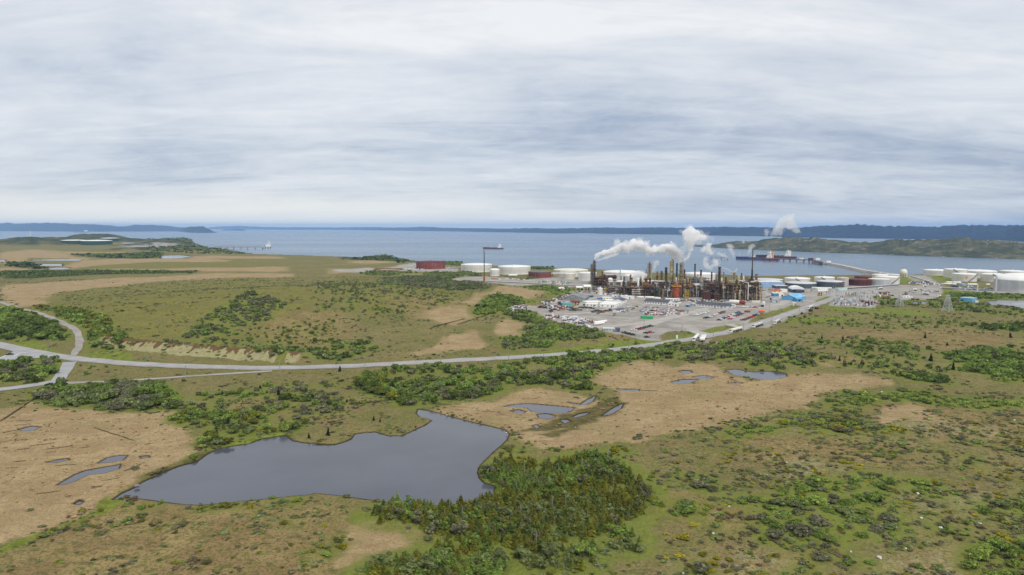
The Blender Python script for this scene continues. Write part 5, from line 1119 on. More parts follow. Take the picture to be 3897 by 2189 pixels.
def barge_yellow(z, u, v, label):
    g = spot(z, u, v); t = thing('forklift', label, 'machine', g, .2); m = MB(); m.box((0, 0, 1.2), (4.5, 2.2, 1.5)); m.build('body', YELLOW, t); c = MB(); c.box((-.6, 0, 2.6), (1.8, 1.8, 1.4)); c.build('cab', GLASS, t); k = MB(); k.box((3.0, 0, 2.2), (.4, 1.4, 4)); k.build('mast', BLACK, t)
    for x in (-1.4, 1.4):
        for y in (-1.1, 1.1): w = MB(); w.cone((x, y-.2, .55), (x, y+.2, .55), .55, .55, 12); w.build('wheel', TYRE, t)
barge_yellow(zE, 905, 268, 'yellow plant parked at the pale teal container'); barge_yellow(zE, 940, 262, 'yellow plant parked a little further right of the teal container'); barge_yellow(zB, 565, 790, 'long yellow machine on the verge above the road')

# ------------------------------------------------------------------ vehicles
CARC = {'white': paint('car_white', (.78, .78, .77), .25, 0, .02), 'silver': paint('car_silver', (.42, .43, .45), .3, .4, .03), 'black': paint('car_black', (.012, .012, .015), .25, 0, .02), 'dark grey': paint('car_grey', (.06, .065, .075), .3, .2, .03), 'red': paint('car_red', (.38, .012, .020), .25, 0, .03), 'blue': paint('car_blue', (.03, .07, .22), .25, 0, .03)}
def make_car(pickup=False):
    t = bpy.data.objects.new('parked_car' if not pickup else 'pickup_truck', None); COL.objects.link(t); L, W = (4.6, 1.8) if not pickup else (5.6, 1.95)
    prof = [(-L/2, .45), (-L/2, .95), (-L/2+.25, 1.05)] + ([(-L*.17, 1.0), (-L*.12, 1.62), (L*.10, 1.66), (L*.22, 1.12)] if not pickup else [(-L*.08, 1.10), (-L*.06, 1.78), (L*.14, 1.80), (L*.25, 1.22)]) + [(L/2-.25, .98 if not pickup else 1.1), (L/2, .75), (L/2, .42)]
    b = MB(); n = len(prof); ins = [W/2 if q < 1.15 else W/2-.22 for _, q in prof]
    b.add([(x, -i, q) for (x, q), i in zip(prof, ins)]+[(x, i, q) for (x, q), i in zip(prof, ins)], [tuple(range(n)), tuple(range(2*n-1, n-1, -1))]+[(k, n+k, n+(k+1) % n, (k+1) % n) for k in range(n)]); b.build('body', CARC['white'], t)
    g = MB(); xs = (-L*.155, -L*.115, L*.10, L*.19) if not pickup else (-L*.065, -L*.052, L*.13, L*.22); zt = 1.56 if not pickup else 1.7
    for s in (-1, 1): y0, y1 = s*(W/2-.02), s*(W/2-.20); g.add([(xs[0], y0, 1.12), (xs[3], y0, 1.14), (xs[2], y1, zt), (xs[1], y1, zt)], [(0, 1, 2, 3) if s < 0 else (3, 2, 1, 0)])
    g.add([(xs[3]+.10, -W/2+.2, 1.13), (xs[3]+.10, W/2-.2, 1.13), (xs[2]+.07, W/2-.3, zt), (xs[2]+.07, -W/2+.3, zt)], [(0, 1, 2, 3)]); g.add([(xs[0]-.09, -W/2+.2, 1.10), (xs[0]-.09, W/2-.2, 1.10), (xs[1]-.05, W/2-.3, zt), (xs[1]-.05, -W/2+.3, zt)], [(3, 2, 1, 0)]); g.build('glazing', GLASS, t)
    for x in (-L*.31, L*.31):
        for y in (-W/2+.05, W/2-.05): w = MB(); w.cone((x, y-.11, .34), (x, y+.11, .34), .34, .34, 12); w.build('wheel', TYRE, t)
    return t
CAR, PICK = make_car(), make_car(True)
_cu = {'c': False, 'p': False}
def put_car(P, rz, col, label, group, pick=False):
    src = PICK if pick else CAR; key = 'p' if pick else 'c'
    t = src if not _cu[key] else copy_tree(src); _cu[key] = True
    t.location = (P[0], P[1], P[2]+.02); t.rotation_euler = (0, 0, rz); tag(t, label, 'car' if not pick else 'pickup', group, 'thing')
    for c in t.children:
        if c.name.startswith('body'): c.material_slots[0].link = 'OBJECT'; c.material_slots[0].material = CARC[col]
ORD = ['first', 'second', 'third', 'fourth', 'fifth', 'sixth', 'seventh', 'eighth', 'ninth', 'tenth', 'eleventh', 'twelfth', 'thirteenth', 'fourteenth', 'fifteenth', 'sixteenth']
def car_row(z, a, b, cols, where, heading=None):
    P = ground(z(a, b)); n = len(cols); d = P[1]-P[0]; hd = heading if heading is not None else math.atan2(d[1], d[0])-math.pi/2
    for i, c in enumerate(cols):
        q = P[0]+d*(i/max(1, n-1)); q = q+np.array([random.uniform(-.2, .2), random.uniform(-.4, .4), 0]); q[2] = gz(q[0], q[1])
        pk = random.random() < .3; put_car(q, hd+random.choice([0, math.pi])+random.uniform(-.04, .04), c, f'{c} {"pickup" if pk else "car"}, {ORD[i]} from near end of {where}', 'cars in the gravel car parks', pk)
W_, S_, K_, D_, R_, B_ = 'white', 'silver', 'black', 'dark grey', 'red', 'blue'
hd = R(-8)
car_row(zF, (545, 443), (712, 406), [W_, W_, S_, W_, S_, W_, W_, S_, W_], 'the pale row at the car park back left', hd)
car_row(zF, (678, 488), (935, 400), [K_, B_, S_, W_, R_, S_, W_, S_, W_, R_, D_, D_, R_, B_], 'main car park left row', hd)
car_row(zF, (868, 514), (1145, 405), [K_, W_, B_, D_, S_, R_, W_, D_, W_, S_, B_, D_, B_], 'main car park middle row', hd)
car_row(zF, (1015, 500), (1205, 415), [R_, S_, W_, R_, R_, B_, D_, R_, S_], 'the row behind the middle row', hd)
car_row(zF, (1205, 515), (1340, 468), [K_, R_, D_, D_, R_, R_], 'the short red row by the kerb', hd)
car_row(zF, (1370, 450), (1440, 430), [K_, D_, S_, S_, R_], 'the corner row beside the orange tank', hd)
car_row(zE, (1650, 578), (1855, 524), [W_, R_, K_, R_, K_, D_, K_, D_], 'the slanting lower row', R(-30))
car_row(zE, (1535, 608), (1640, 632), [K_, D_, K_, K_], 'the dark lower edge row', R(-35))
car_row(zE, (1798, 610), (1868, 598), [K_, R_, S_], 'the trio in the lower car park', R(-20))
car_row(zE, (1808, 662), (1808, 662), [K_], 'the lonely spot by the lower fence', R(5))
car_row(zA, (2130, 1186), (2285, 1192), [W_, W_, S_, R_], 'the line right of the longest white hut', R(5))
car_row(zB, (1145, 800), (1240, 800), [S_, W_, R_, W_, S_, R_], 'the front row of the loading yard', R(50)); car_row(zB, (1160, 782), (1240, 780), [R_, W_, W_, R_, S_], 'the back row of the loading yard', R(50))
car_row(zB, (1010, 772), (1085, 770), [D_, S_, W_, W_, B_], 'the row behind the substation', R(20)); car_row(zB, (905, 768), (950, 768), [R_, S_], 'the pair above the substation', R(10))
car_row(zC, (1480, 625), (1550, 630), [R_, R_, R_, W_], 'the red group by the flare stack', R(0)); car_row(zC, (1580, 618), (1790, 636), [S_, W_, S_, D_, W_, S_, W_, D_, W_], 'the line right of the flare stack', R(10))
car_row(zE, (1590, 288), (1640, 282), [S_, W_, S_], 'the pale group beside the grass strip', R(0)); car_row(zA, (1340, 1108), (1500, 1098), [D_, S_, D_, W_], 'the scattered line under the scaffold tower', R(0))
for z_, u, v, c, lab, h_, g_ in ((zF, 1820, 546, 'dark grey', 'dark grey car at the right verge of the main road', 60, 'cars on the road'), (zF, 1925, 468, 'black', 'small black car on the shoulder further up the main road', 55, 'cars on the road'), (zF, 2030, 425, 'black', 'black pickup on the shoulder below the round red tank', 55, 'cars on the road'), (zM, 190, 525, 'black', 'dark car waiting at the fork on the left border', 25, 'cars on the road'), (zB, 1280, 793, 'black', 'black car alone in the middle of the loading yard', 10, 'cars in the gravel car parks'), (zE, 1078, 332, 'white', 'white car between the rusty heaps of the yard', 70, 'cars in the gravel car parks'), (zE, 1040, 266, 'dark grey', 'dark van at the corner of the white trailers', 60, 'cars in the gravel car parks'), (zF, 2385, 122, 'dark grey', 'dark car before the slate tanks', 20, 'cars in the gravel car parks')):
    put_car(spot(z_, u, v), R(h_), c, lab, g_, 'pickup' in lab)
def tanker(z, a, b, label, units=1, col=WHITE, cab=True):
    P = ground(z(a, b)); A, B = Vector(P[0]), Vector(P[1]); d = B-A; L = d.length; t = thing('tank_truck', label, 'tank truck', (A.x, A.y, min(A.z, B.z)), math.atan2(d.y, d.x), 'tank trucks on the main road')
    x = 0.0
    if cab:
        c = MB(); c.box((1.3, 0, 1.9), (2.4, 2.4, 2.6)); c.box((2.7, 0, 1.2), (.8, 2.3, 1.2)); c.build('cab', WHITE, t); g = MB(); g.box((.09, 0, 2.5), (.06, 2.0, .8)); g.box((1.1, -1.22, 2.5), (1.2, .06, .7)); g.box((1.1, 1.22, 2.5), (1.2, .06, .7)); g.build('glazing', GLASS, t); x = 3.4
        for y in (-1, 1): w = MB(); w.cone((.9, y-.2, .5), (.9, y+.2, .5), .5, .5, 12); w.build('wheel', TYRE, t)
    ul = (L-x)/units
    for q in range(units):
        x0 = x+q*ul; m = MB(); m.capsule((x0+1.2, 0, 2.35), (x0+ul-1.0, 0, 2.35), 1.25, 16); m.build('tank_barrel', col, t); f = MB(); f.box((x0+ul/2, 0, 1.0), (ul-.8, 1.4, .25)); f.build('frame', DRUST, t)
        for k_ in (.18, .72, .86):
            for y in (-1, 1): w = MB(); w.cone((x0+ul*k_, y-.25, .5), (x0+ul*k_, y+.25, .5), .5, .5, 12); w.build('wheel', TYRE, t)
        for k_ in (.35, .65): h = MB(); h.cone((x0+ul*k_, 0, 3.5), (x0+ul*k_, 0, 3.75), .35, .35, 10); h.build('hatch', STEEL, t)
tanker(zF, (515, 815), (572, 752), 'white tank truck at the road bend, nearest to the junction pole', 1); tanker(zF, (615, 822), (640, 768), 'left one of two slim white trailers parked side by side', 1, cab=False); tanker(zF, (645, 822), (672, 764), 'right one of two slim white trailers parked side by side', 1, cab=False)
tanker(zF, (1022, 692), (1185, 650), 'cream and white double tank truck on the main road', 2, CREAM); tanker(zF, (1345, 622), (1478, 580), 'silver double tank truck further along the main road', 2, paint('polished_tank', (.60, .61, .62), .3, .3)); tanker(zF, (1650, 573), (1718, 530), 'silver tank truck on the sandy shoulder', 1, paint('polished_tank', (.6, .61, .62), .3, .3)); tanker(zF, (2118, 362), (2182, 335), 'grey tank truck highest up the road shoulder', 1, LGREY)
for u, v, u2, v2, lab in ((1475, 738, 1520, 742, 'white tank truck in the upper loading yard'), (1575, 775, 1635, 785, 'tank truck pointing at the pylon in the loading yard'), (1570, 702, 1615, 704, 'blue white tank truck on the tank farm road'), (1130, 730, 1180, 726, 'dark blue tank truck passing behind the substation'), (1708, 805, 1762, 808, 'white truck at the right edge of the loading yard')): tanker(zB, (u, v), (u2, v2), lab, 1, WHITE if 'white' in lab else LGREY)
for u, v, lab in ((2236, 358, 'rust red round drum standing on the shoulder'), (2152, 392, 'dark round drum lying below the grey tank truck')):
    g = spot(zF, u, v); t = thing('steel_drum', lab, 'drum', g); m = MB(); m.cone((-1.6, 0, 1.5), (1.6, 0, 1.5), 1.5, 1.5, 18); m.build('shell', MAROON if 'red' in lab else BLACK, t); r_ = MB(); [r_.lathe([(1.5, 0), (1.62, 0), (1.62, .2), (1.5, .2)], 18, (0, 0, 0)) for _ in range(1)]; r_.build('ring', DRUST, t)

# ------------------------------------------------------------------ poles, pylons, signs, fences, substation
def pole(z, u, vT, vB, label, light=False):
    k = z((1, 0))[0][0]-z((0, 0))[0][0]; g = spot(z, u, vB); H = row_z(g, z((u, vT))[0][1])-g[2]
    t = thing('utility_pole', label, 'pole', (g[0], g[1], g[2]-.2), random.uniform(-.3, .3), 'wooden poles along the road'); m = MB(); m.cone((0, 0, 0), (0, 0, H), .22, .15, 8); m.build('post', WOODP, t); c = MB(); c.box((0, 0, H-.7), (.16, 2.4, .16)); c.build('crossarm', WOODP, t)
    for y in (-1, 0, 1): i = MB(); i.cone((0, y, H-.62), (0, y, H-.3), .08, .08, 6); i.build('insulator', LGREY, t)
    if light: l = MB(); l.box((.5, 0, H-1.2), (1.2, .3, .2)); l.build('lamp', LGREY, t)
for z_, u, vT, vB, lab in ((zG, 625, 628, 692, 'grey pole by the narrow track near the link road'), (zG, 1403, 572, 692, 'grey pole standing below the middle of the cut bank'), (zG, 2112, 528, 662, 'pole with pale base at the right end of the cut bank'), (zH, 375, 203, 305, 'pole by the bushes left of the long pond inlet'), (zH, 945, 175, 262, 'pole in front of the narrow tan bog'), (zH, 1457, 150, 245, 'pole in front of the wooded verge, left of the white stone'), (zE, 905, 725, 842, 'pole on the bright verge below the white pipe section'), (zE, 1585, 705, 862, 'pole before the bright verge right of the dark row of cars'), (zF, 350, 552, 702, 'tall light pole at the lower car park fence'), (zF, 790, 628, 738, 'pole beside the double tank truck gate'), (zF, 1213, 543, 660, 'pole between the double tank trucks'), (zF, 1572, 300, 385, 'pole at the grass near the orange tank'), (zF, 1607, 440, 540, 'thin pole on the wide road verge'), (zF, 1990, 330, 440, 'pole beside the black pickup on the shoulder'), (zF, 2040, 200, 280, 'pole before the light blue shed'), (zB, 795, 720, 800, 'white pole at the left of the substation'), (zA, 622, 1150, 1210, 'light pole left of the grass strip'), (zE, 1555, 240, 310, 'light pole at the right of the trailer block'), (zE, 1775, 405, 520, 'twin pole in front of the bright green container'), (zA, 2465, 1160, 1230, 'pole on the yard road near the quonset hut')): pole(z_, u, vT, vB, lab, 'light' in lab)
def sign(z, u, vT, vB, w, label, mat, legs=2):
    k = z((1, 0))[0][0]-z((0, 0))[0][0]; g = spot(z, u, vB); s = k*g[1]/FPX; H = row_z(g, z((u, vT))[0][1])-g[2]; W = w*s
    t = thing('road_sign', label, 'sign', g, 0, 'road signs'); m = MB(); m.box((0, 0, H*.78), (W, .08, H*.45)); m.build('panel', mat, t); b = MB(); b.box((0, .06, H*.78), (W*1.04, .03, H*.48)); b.build('backing', LGREY, t)
    for x in ((-W*.3, W*.3) if legs == 2 else (0,)): p = MB(); p.cone((x, .1, -.2), (x, .1, H*.9), .07, .07, 6); p.build('post', STEEL, t)
sign(zG, 363, 435, 462, 12, 'small green sign left of the gravel track', paint('sign_green', (.01, .28, .18), .5)); sign(zG, 1092, 508, 530, 18, 'small green sign at the foot of the cut bank', paint('sign_green', (.01, .28, .18), .5)); sign(zF, 280, 722, 828, 26, 'white sign board on a post at the yard gate', WHITE, 1)
def fence(pts, label, h=2.4):
    q = smooth_line(ground(pts)[:, :2], 4.0); t = thing('chain_fence', label, 'fence', (q[0][0], q[0][1], 0), 0, 'wire fences round the yard'); x0, y0 = q[0]
    w = MB()
    for a, b in zip(q[:-1], q[1:]):
        za, zb = gz(*a), gz(*b)
        for zz in (.3, 1.0, 1.7, h): w.tube([(a[0]-x0, a[1]-y0, za+zz), (b[0]-x0, b[1]-y0, zb+zz)], .03, 3)
        for f in range(4): c = a+(b-a)*f/4; w.tube([(c[0]-x0, c[1]-y0, za+.1), (c[0]-x0, c[1]-y0, za+h)], .02, 3)
    w.build('wire_mesh', STEEL, t)
    for a in q[:98]: p = MB(); za = gz(*a); p.cone((a[0]-x0, a[1]-y0, za-.2), (a[0]-x0, a[1]-y0, za+h+.1), .07, .07, 6); p.build('post', STEEL, t)
fence(zF((120, 770), (340, 730), (480, 700)), 'wire fence between the lower car park and the grass'); fence(zF((-20, 620), (80, 600), (140, 605), (150, 640), (400, 655)), 'wire fence dividing the two car parks'); fence(zE((1720, 350), (1820, 275), (2080, 300), (2340, 335), (2300, 370)), 'wire fence round the fenced scrap yard'); fence(zE((1480, 610), (1700, 662), (1990, 672)), 'wire fence along the lower edge of the lower car park'); fence(zF((1000, 372), (1200, 372), (1330, 385)), 'wire fence behind the main car park')
def lattice_tower(z, u, vT, vB, w, label, arm=None):
    k = z((1, 0))[0][0]-z((0, 0))[0][0]; g = spot(z, u, vB); s = k*g[1]/FPX; H = row_z(g, z((u, vT))[0][1])-g[2]; b = w*s/2
    t = thing('transmission_tower', label, 'pylon', (g[0], g[1], g[2]-.2), .5, 'lattice pylons'); L = [0, .22, .42, .60, .76, .9]; wd = lambda f: b*(1-f)**.9*.92+.55
    for sx in (-1, 1):
        for sy in (-1, 1): m = MB(); m.tube([(sx*wd(f), sy*wd(f), H*f) for f in L], .17, 4); m.build('leg', LGREY, t)
    m = MB()
    for f0, f1 in zip(L[:-1], L[1:]):
        a, c = wd(f0), wd(f1)
        for p, q in (((-1, -1), (1, -1)), ((1, -1), (1, 1)), ((1, 1), (-1, 1)), ((-1, 1), (-1, -1))):
            m.tube([(p[0]*a, p[1]*a, H*f0), (q[0]*c, q[1]*c, H*f1)], .09, 4); m.tube([(q[0]*a, q[1]*a, H*f0), (p[0]*c, p[1]*c, H*f1)], .09, 4); m.tube([(p[0]*c, p[1]*c, H*f1), (q[0]*c, q[1]*c, H*f1)], .09, 4)
    m.build('bracing', LGREY, t)
    for f, l in ((.9, 4.5), (.74, 5.5)): c = MB(); c.tube([(-l, 0, H*f), (0, 0, H*f+.8), (l, 0, H*f)], .14, 4); c.tube([(-l, 0, H*f), (l, 0, H*f)], .1, 4); c.build('crossarm', LGREY, t)
    p = MB(); p.tube([(0, 0, H*.9), (0, 0, H)], .18, 4); p.build('peak', LGREY, t)
lattice_tower(zB, 1350, 762, 896, 56, 'left lattice pylon before the loading yard'); lattice_tower(zB, 1822, 768, 945, 66, 'right taller lattice pylon below the tank farm')
rs = random.Random(5); _names = []
for row, (va, n_) in enumerate(((815, 7), (850, 8), (885, 7))):
    for i in range(n_):
        u = 705+i*(390/(n_-1))+rs.uniform(-14, 14)-row*6; v = va+rs.uniform(-8, 8); g = spot(zB, u, v); H = rs.uniform(9, 17); w = rs.uniform(5, 9)
        t = thing('substation_gantry', f'pale steel gantry, {ORD[i]} from left in the {("back", "middle", "front")[row]} row of the substation', 'gantry', g, rs.choice([0, .3, 1.4]), 'steel gantries of the substation')
        for x in (-w/2, w/2):
            m = MB(); m.tube([(x-.4, -.4, 0), (x, 0, H)], .13, 4); m.tube([(x+.4, -.4, 0), (x, 0, H)], .13, 4); m.tube([(x, .5, 0), (x, 0, H)], .13, 4); m.build('leg', LGREY, t)
        m = MB(); m.tube([(-w/2, 0, H*.78), (w/2, 0, H*.78)], .2, 4); m.tube([(-w/2, 0, H*.7), (w/2, 0, H*.7)], .15, 4)
        for q in range(6): m.tube([(-w/2+w*q/6, 0, H*.7), (-w/2+w*(q+1)/6, 0, H*.78)], .08, 4)
        m.build('beam', LGREY, t)
        for q in range(3): m = MB(); x = -w/2+w*(q+.5)/3; m.cone((x, 0, H*.7), (x, 0, H*.55), .28, .28, 8); m.build('insulator', RUSTRED if rs.random() < .35 else WHITE, t)
for i, (u, v, m_) in enumerate(((775, 858, 'pale'), (860, 872, 'pale'), (905, 850, 'pale'), (985, 866, 'rusty'), (1060, 880, 'rusty'), (720, 842, 'pale'))):
    g = spot(zB, u, v); t = thing('transformer', f'{m_} transformer, {ORD[i] if i < 5 else "one at the left border"} of the substation' if i == 5 else f'{m_} ribbed transformer, {ORD[i]} from the left inside the substation', 'transformer', g, .2, 'transformers of the substation'); mt = LGREY if m_ == 'pale' else RUST
    m = MB(); m.box((0, 0, 2), (5, 3, 4)); m.build('tank_body', mt, t); m = MB(); [m.box((-2+q*.5, -1.9, 1.9), (.15, .8, 3)) for q in range(9)]; m.build('radiator', mt, t); m = MB(); m.capsule((-1.5, .4, 5), (1.5, .4, 5), .5, 10); m.build('conservator', mt, t)
    for q in (-1.4, 0, 1.4): m = MB(); m.cone((q, -.6, 4), (q, -.9, 6.4), .25, .12, 8); m.build('bushing', WHITE, t)
# mast on the far left hill
g = at_y(zD((272, 192)), 3380)[0]; g[2] = gz(g[0], g[1]); t = thing('radio_mast', 'faint pale lattice mast on the dark hill at the left', 'mast', g); m = MB(); H = max(20, row_z(g, zD((272, 143))[0][1])-g[2])
for a in range(3): m.tube([(3.5*math.cos(a*2.09), 3.5*math.sin(a*2.09), 0), (1.2*math.cos(a*2.09), 1.2*math.sin(a*2.09), H)], .5, 5)
for q in range(10): m.lathe([(3.4-2.2*q/10, H*q/10), (3.6-2.2*q/10, H*q/10+.5)], 3)
m.build('lattice', WHITE, t); m = MB(); m.cone((0, 0, H), (0, 0, H+6), .5, .2, 6); m.build('antenna', WHITE, t)

# ------------------------------------------------------------------ scrap and stores nobody could count
def debris(polys, n, label, pal, seed, smin=.5, smax=3.0, hmax=1.4):
    rd = np.random.default_rng(seed); mbs = MB(); mats = pal
    for p in polys:
        lo, hi = p.min(0), p.max(0); k = 0; tries = 0
        while k < n and tries < 60:
            tries += 1
            c = lo+(hi-lo)*rd.random((400, 2)); ins = poly_sd(c[:, 0], c[:, 1], p) > 0; nz = vnoise(c[:, 0]/9, c[:, 1]/9, seed) > .42
            for x, y in c[ins & nz]:
                if k >= n: break
                k += 1; a = rd.choice([.25, .45, -1.1, rd.random()*3]); mi = int(rd.integers(len(mats))); h = rd.uniform(.3, hmax); q = rd.random(); z0 = gz(x, y)
                if q < .55: mbs.box((x, y, z0+h/2), (rd.uniform(smin, smax), rd.uniform(.4, 1.8), h), a, mi)
                elif q < .85: L = rd.uniform(2, 7); r = rd.uniform(.15, .5); mbs.cone((x, y, z0+r), (x+L*math.cos(a), y+L*math.sin(a), z0+r), r, r, 7, True, mi)
                else: r = rd.uniform(.5, 1.2); mbs.cone((x, y, z0), (x, y, z0+h), r, r, 9, True, mi)
    o = mbs.build('debris', mats, None); return tag(o, label, 'scrap', None, 'stuff')
SP = [WHITE, LGREY, STEEL, RUST, BLACK, DRUST, WHITE, CONC, BLUEP, CR]
debris([gpoly(zE((100, 300), (240, 265), (340, 268), (280, 300), (110, 312)))], 90, 'reddish scrap heap at the left tip of the yard', [RUST, CR, LGREY, DRUST, WHITE, BLUEP], 1)
debris([gpoly(zE((450, 250), (640, 195), (790, 150), (940, 120), (960, 132), (760, 190), (640, 235), (560, 268), (470, 278)))], 260, 'pale scrap strewn along the upper left edge of the yard', SP, 2, hmax=2)
debris([gpoly(zE((440, 290), (620, 268), (780, 215), (860, 235), (760, 290), (560, 308))), gpoly(zE((530, 335), (620, 300), (870, 285), (860, 312), (700, 332), (640, 360), (540, 350)))], 120, 'dark scrap rows left of the pale teal container', SP+[BLACK, DRUST], 3, hmax=2.2)
debris([gpoly(zE((850, 335), (900, 300), (1090, 290), (1150, 310), (1000, 340), (870, 350))), gpoly(zE((1120, 360), (1200, 320), (1370, 322), (1360, 350), (1200, 378)))], 110, 'dark steel heaps in the middle of the yard', [BLACK, DRUST, STEEL, RUST, STEEL], 4, hmax=1.8)
debris([gpoly(zE((510, 395), (640, 380), (900, 420), (1100, 450), (1310, 460), (1180, 505), (1000, 495), (760, 460), (560, 430)))], 260, 'long row of white and grey stores at the lower yard edge', SP+[WHITE, WHITE, LGREY], 5)
debris([gpoly(zE((1730, 340), (1830, 285), (2050, 300), (2290, 345), (2200, 385), (1960, 395), (1800, 385)))], 420, 'crowded scrap inside the fenced yard', SP+[CR, WHITE, LGREY], 6)
debris([gpoly(zE((1350, 385), (1450, 345), (1560, 320), (1680, 270), (1700, 285), (1580, 345), (1420, 400)))], 80, 'stones and scrap along the grass strip', [CONC, LGREY, STEEL, RUST], 7, hmax=1)
debris([gpoly(zE((940, 495), (1080, 505), (1090, 530), (960, 510))), gpoly(zE((1410, 485), (1500, 490), (1500, 502), (1420, 502)))], 30, 'white odds and ends below the scrap rows', [WHITE, CONC, LGREY], 8, hmax=1)
debris([gpoly(zA((20, 1000), (200, 985), (400, 1010), (560, 1020), (700, 1050), (1000, 1055), (1300, 1085), (1900, 1105), (2380, 1105), (2390, 1120), (1500, 1118), (1300, 1095), (700, 1062), (400, 1050)))], 260, 'small equipment lying before the process frames', SP+[YELLOW, RUST, WHITE], 9, hmax=2)
debris([gpoly(zB((1150, 765), (1250, 760), (1240, 800), (1150, 800))), gpoly(zB((1380, 760), (1480, 755), (1480, 800), (1385, 805)))], 60, 'mixed gear in the loading yard', SP+[RUST, YELLOW, CR], 10, hmax=2.5)
debris([gpoly(zB((1560, 735), (1730, 735), (1740, 755), (1580, 760)))], 70, 'pale stores at the upper edge of the loading yard', [WHITE, LGREY, STEEL, RUST], 11)
debris([gpoly(zB((1430, 655), (1600, 645), (1780, 680), (1770, 700), (1600, 680), (1440, 672)))], 140, 'manifold pipes between the far tanks and the loading yard', [DRUST, RUST, BLUEP, LGREY, WHITE, STEEL], 12, hmax=2)
debris([gpoly(zB((1850, 695), (2060, 700), (2320, 730), (2300, 745), (2000, 740), (1880, 725)))], 120, 'blue and grey pump gear below the far tanks', [NAVY, BLUEP, LGREY, STEEL, WHITE], 13, hmax=2.5)
debris([gpoly(zC((620, 520), (800, 525), (800, 543), (640, 540))), gpoly(zC((640, 475), (730, 470), (735, 490), (660, 492))), gpoly(zC((1010, 505), (1165, 510), (1160, 522), (1020, 526)))], 60, 'pale stores beside the rust red tank', [WHITE, LGREY, BLUEP, CONC], 14, .8, 6)
debris([gpoly(zC((1860, 660), (2060, 640), (2250, 655), (2200, 690), (1980, 680)))], 130, 'white pipes and stores left of the open sheds', [WHITE, LGREY, TEAL, RUST, STEEL], 15)
debris([gpoly(zB((690, 870), (760, 820), (1060, 810), (1140, 860), (1090, 900), (720, 885)))], 220, 'switchgear crowding the substation ground', [LGREY, WHITE, STEEL, LGREY, RUSTRED], 16, hmax=3)
debris([gpoly(zB((0, 690), (200, 700), (500, 735), (660, 735), (640, 770), (420, 760), (200, 750), (20, 830)))], 60, 'odds and ends round the navy hall', SP, 17)
debris([gpoly(zF((720, 825), (920, 822), (900, 836), (740, 838)))], 12, 'pale planks on the grass below the road', [CREAM, CONC], 18, 1, 6, .4)
# pipe runs on low sleepers
for i, (pts, r_, lab) in enumerate(((zC((1420, 652), (1800, 668), (2100, 690), (2440, 700)), .5, 'long pale pipe run from the flare stack to the refinery'), (zC((1030, 521), (1170, 518)), .6, 'white pipe run leaving the rust red tank'), (zB((800, 725), (1200, 700), (1340, 690)), .7, 'pale pipe run at the feet of the white tanks'), (zB((1760, 722), (2000, 730), (2320, 742)), .6, 'grey pipe run leading to the big domed tank'), (zB((1470, 600), (1600, 640), (1760, 690)), .6, 'dark pipe run down from the far tanks'))):
    q = smooth_line(ground(pts)[:, :2], 12); t = thing('pipeline', lab, 'pipeline', (q[0][0], q[0][1], 0), 0, 'pipe runs on the ground')
    for o in (-1.6, 0, 1.6): m = MB(); m.tube([(a[0]-q[0][0], a[1]-q[0][1]+o, gz(*a)+1.3) for a in q], r_, 6); m.build('pipe', [LGREY, WHITE, STEEL][int(o) % 3], t)
    for a in q[::2]: m = MB(); m.box((a[0]-q[0][0], a[1]-q[0][1], gz(*a)+.35), (.5, 5, .9)); m.build('sleeper', CONC, t)

